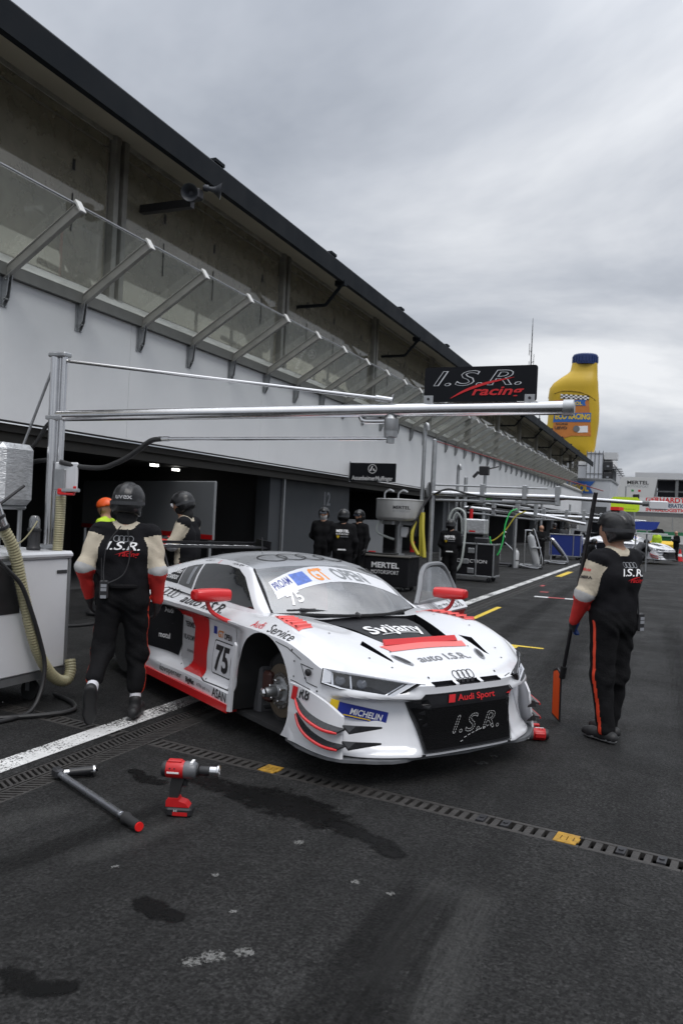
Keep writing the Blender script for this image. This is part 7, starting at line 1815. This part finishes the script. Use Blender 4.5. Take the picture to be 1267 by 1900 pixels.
# flight case cart
fc = thing('flight_case_cart', 'black CAR COLLECTION flight case cart with silver edges and hoses on top', 'cart', (-5.35,21.9,0))
m = MB(); m.bbox((-.72,-.35,.16),(.78,.45,1.04),.01); m.build('case', M_BLKCASE, fc)
for x in (-.72,.30,.78):
    m = MB(); m.bbox((x-.02,-.365,.14),(x+.02,-.345,1.06),.005); m.build('edge_strip', M_GALV, fc)
for z in (.16,1.04):
    m = MB(); m.bbox((-.74,-.365,z-.02),(.80,-.34,z+.02),.005); m.build('edge_strip', M_GALV, fc)
    m = MB(); m.bbox((.765,-.36,z-.02),(.80,.46,z+.02),.005); m.build('edge_strip', M_GALV, fc)
for x, z in ((.16,.30),(.16,.85),(.0,.55)):
    m = MB(); m.bbox((x-.09,-.372,z-.07),(x+.09,-.352,z+.07),.01); m.build('butterfly_latch', M_GALV, fc)
Mt = frame((-.05,-.352,.52),(1,0,0),(0,0,1)); m = MB(); flat_text(m, 'CAR COLLECTION', Mt, .13, .001, width=1.30); m.build('lettering', M_PRINTW, fc)
for x, y in ((-.6,-.25),(.65,-.25),(-.6,.35),(.65,.35)): castor(fc, x, y, .06)
m = MB(); m.bbox((-.15,-.25,1.30),(.48,.25,1.72),.03); m.build('foil_tank', M_FOIL, fc); m = MB(); m.box((.05,-.26,1.36),(.22,-.252,1.40)); m.build('red_tag', M_RED, fc)
m = MB(); m.box((-.05,-.05,1.04),(.40,.05,1.30)); m.bbox((-.6,-.2,1.04),(-.2,.2,1.25),.03); m.bbox((.2,-.3,1.04),(.6,-.1,1.22),.03); m.build('pump_block', M_DARKMETAL, fc)
m = MB(); m.tube([(-.55,-.2,1.15),(-.55,-.25,1.6),(-.45,-.25,1.9),(-.28,-.25,1.98),(-.1,-.25,1.85),(-.05,-.3,1.4),(-.05,-.4,.9),(-.1,-.42,.5),(-.25,-.42,.25),(-.5,-.42,.18)], .035, 8, 6); m.tube([(-.45,-.2,1.15),(-.44,-.22,1.6),(-.34,-.22,1.86),(-.2,-.2,1.7),(-.16,-.2,1.3)], .03, 8, 6); m.build('loop_hose', M_CHOSE, fc, smooth=True)
m = MB(); m.cyl((.0,.1,1.72),(.0,.1,2.0),.05,n=10); m.build('red_valve', M_RED, fc, smooth=True)
hg = thing('green_hose', 'bright green air hose looping down beside the flight case cart', 'hose', (-4.5,22.2,0))
m = MB(); m.tube([(-4.15,22.4,2.05),(-4.32,22.3,1.95),(-4.42,22.2,1.6),(-4.46,22.1,1.1),(-4.55,22.0,.78),(-4.66,21.95,.75),(-4.72,21.95,.95),(-4.8,22,1.25)], .022, 8, 8); m.build('hose', M_GHOSE, hg, smooth=True, w2l=True)
hy = thing('yellow_hose', 'yellow air hose slanting from the gantry to the flight case cart', 'hose', (-4.5,22.5,0))
m = MB(); m.tube([(-3.95,22.6,2.0),(-4.2,22.5,1.85),(-4.45,22.4,1.45),(-4.75,22.3,1.15),(-5.1,22.2,1.08)], .018, 8, 6); m.build('hose', M_YHOSE, hy, smooth=True, w2l=True)
# gas bottle trolleys
def trolley(label, loc, rz, bottle=True):
    t = thing('bottle_trolley', label, 'trolley', loc, rz, 'trolleys along the pits')
    m = MB(); lean = .30
    for y in (-.32,.32):
        m.tube([(-.40,y,.12),(.40,y,.12),(.40-lean,y,1.35),(.28-lean,y,1.40),(-.25,y,1.40)] if bottle else [(-.5,y,.12),(.45,y,.12),(-.15,y,1.0),(-.3,y,1.02)], .020, 8, 4)
    m.cyl((-.40,-.32,.12),(-.40,.32,.12),.02,n=8); m.cyl((.40,-.32,.12),(.40,.32,.12),.02,n=8); m.cyl((-.25,-.32,1.40) if bottle else (-.3,-.32,1.02),(-.25,.32,1.40) if bottle else (-.3,.32,1.02),.02,n=8); m.cyl((-.25,-.32,.12),(-.25,-.32,1.40 if bottle else 1.0),.02,n=8); m.cyl((-.25,.32,.12),(-.25,.32,1.40 if bottle else 1.0),.02,n=8)
    m.build('frame', M_STEEL, t, smooth=True)
    m = MB(); m.box((-.40,-.32,.115),(.40,.32,.145)); m.build('deck', M_GALV, t)
    if bottle:
        m = MB(); Mx = frame((.20,-.0,.15),(1,0,.25),(0,1,0)); m.lathe([(.12,0),(.14,.03),(.14,.95),(.12,1.05),(.06,1.12),(.04,1.13),(.04,1.2),(.0,1.2)], 18, M=Mx); m.build('gas_bottle', mat('pale_gas_bottle',(.55,.56,.57),.4), t, smooth=True)
        m = MB(); m.bbox((-.02,-.2,.75),(.34,.2,.80),.01); m.build('clamp_band', M_GALV, t)
    else:
        m = MB(); m.bbox((-.45,-.30,-.03),(.55,.30,.07),.03,M=frame((-.12,0,.78),(.62,0,-.72),(0,1,0))); m.build('black_mat', M_RUBBER, t)
    for x in (-.38,.38):
        for y in (-.3,.3): castor(t, x, y, .05)
    return t
trolley('chrome trolley carrying a tall pale gas bottle leaning back', (-4.95,29.9,0), .15)
trolley('chrome trolley with a black padded board leaning on it', (-4.6,34.2,0), .1, False)
sb = thing('gas_bottle', 'small pale gas bottle standing on the ground left of the gas trolley', 'gas bottle', (-5.45,29.6,0))
m = MB(); m.lathe([(.10,0),(.11,.03),(.11,.55),(.08,.62),(.03,.66),(.03,.72),(.0,.72)], 16); m.build('cylinder', MATS['pale_gas_bottle'], sb, smooth=True); m = MB(); m.lathe([(.112,.25),(.112,.29)], 16, cap=False); m.build('band', M_BLACK, sb)
jk = thing('lifting_jack', 'small dark trolley jack with chrome handles beside the small gas bottle', 'jack', (-6.0,29.8,0))
m = MB(); m.bbox((-.4,-.2,.06),(.4,.2,.14),.02); m.build('base', M_DARKMETAL, jk); m = MB(); m.tube([(-.1,0,.14),(-.05,0,.7),(.1,0,1.0),(.0,0,1.25),(.15,0,1.28)], .025, 8, 5); m.tube([(.05,.1,.9),(.3,.1,.7),(.4,.1,.55)], .02, 8, 5); m.build('handle', M_STEEL, jk, smooth=True)
for x in (-.3,.3):
    for y in (-.18,.18): castor(jk, x, y, .04)
bc = thing('tool_cart', 'blue flight case tool cart beside the distant crew', 'cart', (-4.9,39.6,0))
m = MB(); m.bbox((-.75,-.4,.18),(.70,.4,1.18),.02); m.build('case', mat('blue_case',(.02,.04,.22),.4), bc)
for x in (-.75,.36,.70):
    m = MB(); m.bbox((x-.02,-.42,.15),(x+.02,-.395,1.2),.005); m.build('edge_strip', M_GALV, bc)
for z in (.17,1.19):
    m = MB(); m.bbox((-.77,-.42,z-.02),(.72,.42,z+.02),.005); m.build('edge_strip', M_GALV, bc)
m = MB(); m.cyl((.1,0,1.21),(.1,0,1.5),.06,n=10); m.lathe([(.40,1.5),(.42,1.55),(.42,1.95),(.36,2.0),(.0,2.02)], 24, M=Matrix.Translation((.1,0,0))); m.build('drum', M_STEEL, bc, smooth=True)
for x, y in ((-.6,-.3),(.55,-.3),(-.6,.3),(.55,.3)): castor(bc, x, y, .07)
mon = thing('monitor_stand', 'dark camera head on a thin steel pole in front of the white fascia', 'camera', (-5.6,24.6,0))
m = MB(); m.cyl((0,0,0),(0,0,3.1),.05,n=10); m.build('pole', M_GALV, mon); m = MB(); m.bbox((-.18,-.1,3.1),(.12,.1,3.38),.02); m.cyl((-.2,-.05,3.2),(-.35,-.1,3.02),.05,n=8); m.cyl((.1,0,3.3),(.42,0,3.38),.02,n=6); m.build('camera_head', M_BLACK, mon)
# ================================================================ FAR RACING CAR
fcar = thing('racing_car', 'distant white racing car standing on jacks with its nose into the lane', 'racing car', (-1.15,41.3,.14), -.42)
skip = ('lettering','number_frame','number_panel','race_number','red_band','blue_patch','grey_panel','ring_emblem','underline','sponsor_board','door','roof_emblem','black_patch','red_rhombus','rear_quarter_panel','gurney_lip','lip_flange','fender_vent','louvre','side_skirt','mirror','grille')
for ch in list(car.children):
    if ch.name.split('.')[0] in skip: continue
    copy_tree(ch, fcar)
for y in (-.79,.79):
    for x in (AX,):
        s_ = -1 if y < 0 else 1
        Mr = frame((x, y, .30), (1,0,0), (0,0,1)) @ (Matrix.Rotation(0 if s_ < 0 else pi, 4, 'Y'))
        ty = MB(); ty.lathe([(.235,-.15),(.315,-.155),(.345,-.13),(.35,.10),(.345,.14),(.315,.165),(.24,.16),(.22,.1),(.0,.1)], 28, M=Mr); ty.build('wheel', M_TYRE2, fcar, smooth=True)
mb_ = MB(); gp2 = [(-.46,.46),(.46,.46),(.62,.30),(.52,.12),(-.52,.12),(-.62,.30)]; project(mb_, gp2, poly_tris(gp2), BVB, frame((1.6,0,0),(0,1,0),(0,0,1)), (-1,0,0), .014, maxlen=.08); mb_.build('grille', M_CARB, fcar)
o = MB(); o.box((-1.32,-.50,1.22),(-1.12,.50,1.24)); 
for x in (-2.2,): pass
m = MB(); m.cyl((.05,-.45,.08),(.05,-.45,-.138),.03,n=10); m.build('air_jack', M_STEEL, fcar)
# ================================================================ BACKGROUND BUILDINGS
# giant bottle
PXM = .0711
outline_px = [(850,1040,1099),(842,1024,1100),(828,1014,1103),(812,1012,1105),(800,1013,1107),(785,1016,1109),(760,1018,1110),(735,1018,1109),(722,1020,1108),(712,1027,1108),(702,1040,1107),(694,1052,1107),(688,1058,1107),(674,1061,1107)]
bx0, bz0 = -13.35, 10.6
bot_ = thing('giant_bottle', 'giant yellow inflatable oil bottle with blue cap rising behind the pit roof', 'inflatable', (bx0,110,0), radians(8))
rows_ = []; tn_ = math.tan(ROLL)
def unroll(x, y): return (x-1062-(850-y)*tn_)*PXM
for y, xl, xr in outline_px:
    z = bz0+(850-y)*PXM; a_, b_ = unroll(xl,y), unroll(xr,y); c_ = (a_+b_)/2; hw = (b_-a_)/2; dp = min(hw*.75, 2.1); ring = []
    for k_ in range(36):
        t_ = 2*pi*k_/36; ring.append((c_+hw*np.sign(cos(t_))*abs(cos(t_))**.6, dp*np.sign(sin(t_))*abs(sin(t_))**.6, z))
    rows_.append(ring)
m = MB(); V = [p for r in rows_ for p in r]; nr = len(rows_)
m.add(V, [(i*36+k_, i*36+(k_+1)%36, (i+1)*36+(k_+1)%36, (i+1)*36+k_) for i in range(nr-1) for k_ in range(36)]+[tuple(range(36))[::-1], tuple((nr-1)*36+k_ for k_ in range(36))])
M_BOT = mat('bottle_yellow', (.52,.34,.010), .5, var=.06, scale=.3)
bb = m.build('bottle_body', M_BOT, bot_, smooth=True, angle=60)
BBV = bvh_of([bb])
cx_ = unroll(1085,665); m = MB(); m.lathe([(1.58,bz0+(850-676)*PXM),(1.60,bz0+(850-674)*PXM),(1.60,bz0+(850-659)*PXM),(1.5,bz0+(850-657)*PXM),(0,bz0+(850-656.5)*PXM)], 40, M=Matrix.Translation((cx_,0,0))); cap_ = m.build('cap', mat('cap_blue',(.010,.032,.14),.45), bot_, smooth=True)
for k_ in range(26):
    t_ = 2*pi*k_/26; m = MB(); m.box((1.60,-.08,bz0+(850-672)*PXM),(1.68,.08,bz0+(850-661)*PXM),M=Matrix.Translation((cx_,0,0)) @ Matrix.Rotation(t_,4,'Z')); m.build('cap_rib', MATS['cap_blue'], cap_)
def bpoly(name, pts, m_, lift=.05):
    P = [(unroll(x,y), bz0+(850-y)*PXM) for x, y in pts]; mb_ = MB(); project(mb_, P, poly_tris(P), BBV, frame((0,-8,0),(1,0,0),(0,0,1)), (0,1,0), lift, maxlen=.8, reach=20); return mb_.build(name, m_, bot_)
def btext(s, x, y, size, m_, width, lift=.11, **kw):
    V, T = text2d(s, size, width=width, **kw); ox, oz = unroll(x,y), bz0+(850-y)*PXM; mb_ = MB(); project(mb_, [(a_+ox, b_+oz) for a_, b_ in V], T, BBV, frame((0,-8,0),(1,0,0),(0,0,1)), (0,1,0), lift, maxlen=.6, reach=20); return mb_.build('lettering', m_, bot_)
M_LBL = mat('label_orange', (.50,.17,.03), .5, var=.15, scale=.25)
bpoly('label', [(1030,746),(1090,744),(1094,812),(1060,812),(1022,824),(1027,790)], M_LBL)
bpoly('blue_band', [(1029,771),(1094,769),(1093,786),(1026,787)], mat('label_blue',(.02,.12,.40),.45), .08)
bpoly('blue_band', [(1036,748),(1085,745),(1083,751),(1085,756),(1034,757)], MATS['label_blue'], .08)
btext('ECO RACING', 1061, 781, .95, M_YELLOW, 4.4, bold=.04)
btext('RAVENOL', 1057, 755, .6, M_YELLOW, 3.0, bold=.03)
btext('RACING', 1042, 792, .35, M_PRINTB, 1.5, bold=.03); btext('USVO', 1040, 800, .5, M_PRINTB, 1.6, bold=.04)
bpoly('white_panel', [(1070,794),(1088,793),(1088,805),(1070,806)], M_PRINTW, .08)
bpoly('round_badge', [(1068+6*cos(a_), 799+6*sin(a_)) for a_ in np.linspace(0,2*pi,17)[:-1]], M_GREYM, .10)
def checks(x0, y0, nx, ny, sx, sy, slope):
    mb_ = MB()
    for i in range(nx):
        for k_ in range(ny):
            x = x0+i*sx; y = y0+k_*sy+slope*i
            q = [(unroll(a_,b_), bz0+(850-b_)*PXM) for a_, b_ in ((x,y),(x+sx,y+slope),(x+sx,y+sy+slope),(x,y+sy))]
            if (i+k_) % 2: project(mb_, q, [(0,1,2),(0,2,3)], BBV, frame((0,-8,0),(1,0,0),(0,0,1)), (0,1,0), .1, maxlen=2, reach=20, mi=0)
            else: project(mb_, q, [(0,1,2),(0,2,3)], BBV, frame((0,-8,0),(1,0,0),(0,0,1)), (0,1,0), .1, maxlen=2, reach=20, mi=1)
    mb_.build('checker_band', [M_PRINTB, M_PRINTW], bot_)
checks(1040, 735, 12, 3, 4.2, 2.6, .25); checks(1021, 815, 6, 3, 4, 3, .0)
seam = [(1018,738),(1030,733),(1045,729),(1060,729),(1075,731),(1090,737),(1102,745)]
P_ = []
for x, y in seam:
    o_ = Vector((unroll(x,y), -8, bz0+(850-y)*PXM)); h_ = BBV.ray_cast(o_, Vector((0,1,0)))[0]; P_.append(h_ if h_ else o_+Vector((0,7,0)))
m = MB(); m.rings([(p, .09) for p in P_], 6); m.build('seam', mat('seam_brown',(.30,.19,.01),.6), bot_, smooth=True)
# tower under the bottle
tw_ = thing('timing_tower', 'white stepped tower with window strips and black speaker boxes below the giant bottle', 'tower', (-10.5,108,0))
m = MB(); m.box((-22,108,0),(-7.6,118,9.4)); m.build('block', mat('tower_white',(.55,.56,.58),.6,var=.06,scale=.3), tw_, w2l=True)
m = MB(); m.box((-22,107.9,9.5),(-8.2,118,10.55)); m.build('parapet', mat('tower_light',(.68,.68,.68),.6), tw_, w2l=True)
m = MB(); m.box((-11.2,107.0,6.9),(-9.2,107.9,11.1)); m.build('stair_screen', mat('screen_white',(.62,.64,.68),.4), tw_, w2l=True)
for k_ in range(5):
    m = MB(); m.box((-11.25+k_*.5,106.9,6.8),(-11.17+k_*.5,107.0,11.3)); m.build('screen_bar', M_GREYM, tw_, w2l=True)
for z in (6.9,8.3,10.9):
    m = MB(); m.box((-11.25,106.92,z),(-9.2,107.0,z+.08)); m.build('screen_bar', M_GREYM, tw_, w2l=True)
for z in (7.3,8.7):
    m = MB(); m.bbox((-9.1,106.6,z),(-8.0,107.6,z+1.25),.1); m.build('speaker_box', M_BLACK, tw_, w2l=True); m = MB(); m.box((-8.7,106.55,z+.5),(-8.4,106.6,z+.7)); m.build('speaker_badge', M_PRINTG, tw_, w2l=True)
m = MB(); m.box((-9.1,107,10.2),(-7.5,109,11.1)); m.build('top_cabin', mat('tower_light2',(.55,.56,.57),.5), tw_, w2l=True)
for k_ in range(9):
    m = MB(); m.box((-8.0+k_*.22,106.8,9.0-k_*.28),(-6.9+k_*.12,108,9.06-k_*.28)); m.build('stair_step', M_GALV, tw_, w2l=True)
m = MB(); m.cyl((-7.9,107,9.6),(-6.0,107,7.0),.06,n=6); m.build('handrail', M_DARKMETAL, tw_, w2l=True)
bl = thing('end_building', 'pale grey end building with blue and yellow oil sign beyond the pit roof', 'building', (-9,93,0))
m = MB(); m.box((-14.0,93,0),(-7.1,104,6.75)); m.build('block', mat('end_wall',(.56,.58,.61),.5,var=.04,scale=.5), bl, w2l=True)
m = MB(); m.box((-14.1,92.9,6.76),(-7.0,104,6.95)); m.build('roof_edge', M_GALV, bl, w2l=True)
m = MB(); m.box((-8.9,92.94,.5),(-7.4,92.99,3.8)); m.build('window', M_SG, bl, w2l=True)
m = MB(); m.prism([(-13.5,5.25),(-8.9,5.25),(-9.3,5.95),(-8.75,6.6),(-13.5,6.6)], .05, frame((0,92.95,0),(1,0,0),(0,0,1))); m.build('sign_panel', mat('sign_blue',(.03,.12,.42),.4), bl, w2l=True)
m = MB(); flat_text(m, 'RAVENOL', frame((-11.2,92.895,5.5),(1,0,0),(0,0,1)), 1.0, .01, bold=.04, width=3.6); m.build('lettering', M_YELLOW, bl, w2l=True)
ms = thing('antenna_mast', 'thin dark antenna mast standing on the pit building roof', 'antenna', (-14.5,80,9.0))
m = MB(); m.rings([((-14.15,80,9.6),.09),((-14.15,80,16),.07),((-14.15,80,20.3),.05),((-14.15,80,22.0),.02)], 8); m.build('mast', M_DARKMETAL, ms, w2l=True)
for z, x_ in ((17.5,.25),(18.6,-.22),(16.8,-.2)):
    m = MB(); m.cyl((-14.15,80,z),(-14.15+x_,80,z+.2),.03,n=6); m.cyl((-14.15+x_,80,z-.3),(-14.15+x_,80,z+.9),.03,n=6); m.build('whip_aerial', M_DARKMETAL, ms, w2l=True)
for x_ in (-13.6,-12.9):
    m = MB(); m.cyl((x_,79,9.6),(x_,79,12.2),.05,n=6); m.build('short_mast', M_DARKMETAL, ms, w2l=True)
# grandstand
gs = thing('grandstand', 'distant grandstand with flat pale roof and white GERHARDT advertising banner', 'grandstand', (10,120,0))
m = MB(); m.box((-6.0,122,8.7),(60,150,9.6)); m.build('roof', mat('stand_roof',(.50,.51,.53),.6), gs, w2l=True)
m = MB(); m.box((-3.0,126,5.9),(60,150,8.7)); m.build('shaded_stand', mat('stand_dark',(.035,.037,.045),.7,var=.3,scale=.3), gs, w2l=True)  # dark block paints the shade under the stand roof
for x_ in (-3.2,-.4,8,16,24):
    m = MB(); m.box((x_-.2,122.2,0),(x_+.2,122.8,8.7)); m.build('column', M_GREYM, gs, w2l=True)
m = MB(); m.box((-3.1,122.9,6.9),(60,123.1,7.1)); m.build('rail', M_GREYM, gs, w2l=True)
m = MB(); m.box((-7.2,121.8,3.95),(60,122.1,6.15)); m.build('banner', mat('banner_white',(.66,.66,.66),.5), gs, w2l=True)
for s, x_, z, sz, wd2, m_ in (('GERHARDT',-1.85,5.42,.95,5.2,M_PRINTR),('NEXT GENERATION',-1.55,4.72,.75,5.6,mat('navy_print',(.03,.06,.14),.5)),('INTRALOGISTICS',-1.55,4.10,.65,5.6,M_PRINTR)):
    m = MB(); flat_text(m, s, frame((x_,121.79,z),(1,0,0),(0,0,1)), sz, .01, bold=.03, width=wd2); m.build('lettering', m_, gs, w2l=True)
m = MB(); m.box((-7.2,121.9,3.3),(60,122.6,3.94)); m.build('fascia', M_GREYM, gs, w2l=True)
for k_ in range(10):
    m = MB(); m.box((-6.5,112+k_*.95,.2),(60,112.95+k_*.95,.9+k_*.27)); m.build('seat_tier', mat('seat_grey',(.27,.265,.25),.7,var=.12,scale=1.5), gs, w2l=True)
m = MB(); m.prism([(0,0),(.5,0),(4.5,3.2),(4.0,3.2)], .15, frame((.5,110.5,.3),(1,0,0),(0,0,1))); m.build('stair_rail', M_GREYM, gs, w2l=True)
# barrier, green band, far props
ba = thing('barrier_wall', 'long white concrete barrier with green band below the grandstand', 'barrier', (5,98,0))
m = MB(); m.box((-7,98,0),(60,98.4,.95)); m.build('wall', mat('barrier_white',(.62,.62,.61),.6,var=.08,scale=1), ba, w2l=True); m = MB(); m.box((-7,98.1,.96),(60,98.4,1.35)); m.build('green_band', mat('green_band',(.03,.17,.08),.6), ba, w2l=True)
for k_ in range(14):
    x_ = -5+k_*2.2; m = MB(); m.cyl((x_,98.3,1.3),(x_,98.3,3.0),.04,n=6); m.build('fence_post', M_GALV, ba, w2l=True)
yb = thing('crash_barrel', 'yellow plastic barrier block behind the far white car', 'barrier', (-.75,52,0))
m = MB(); m.bbox((-.9,-.3,.05),(.7,.3,.95),.2); m.build('block', mat('yellow_block',(.75,.48,.02),.5), yb, smooth=True); m = MB(); m.bbox((-1.3,-.5,.02),(-.5,-.2,.6),.1); m.build('base', M_BLACK, yb)
gb_ = thing('waste_bin', 'dark green waste bin by the distant barrier', 'bin', (-.95,60,0))
m = MB(); m.prism([(-.45,0),(.45,0),(.55,1.1),(-.55,1.1)], .9, frame((0,.45,0),(1,0,0),(0,0,1))); m.build('body', mat('bin_green',(.01,.12,.04),.5), gb_); m = MB(); m.bbox((-.58,-.5,1.1),(.58,.5,1.18),.03); m.build('lid', MATS['bin_green'], gb_)
cn = thing('traffic_cone', 'small red and white traffic cone at the far lane edge', 'cone', (.15,46,0))
m = MB(); m.lathe([(.16,.03),(.03,.65),(.0,.65)], 14); m.build('cone', M_RED, cn, smooth=True); m = MB(); m.box((-.2,-.2,0),(.2,.2,.03)); m.build('base', M_RED, cn); m = MB(); m.lathe([(.115,.26),(.085,.40)], 14, cap=False); m.build('band', M_PRINTW, cn)
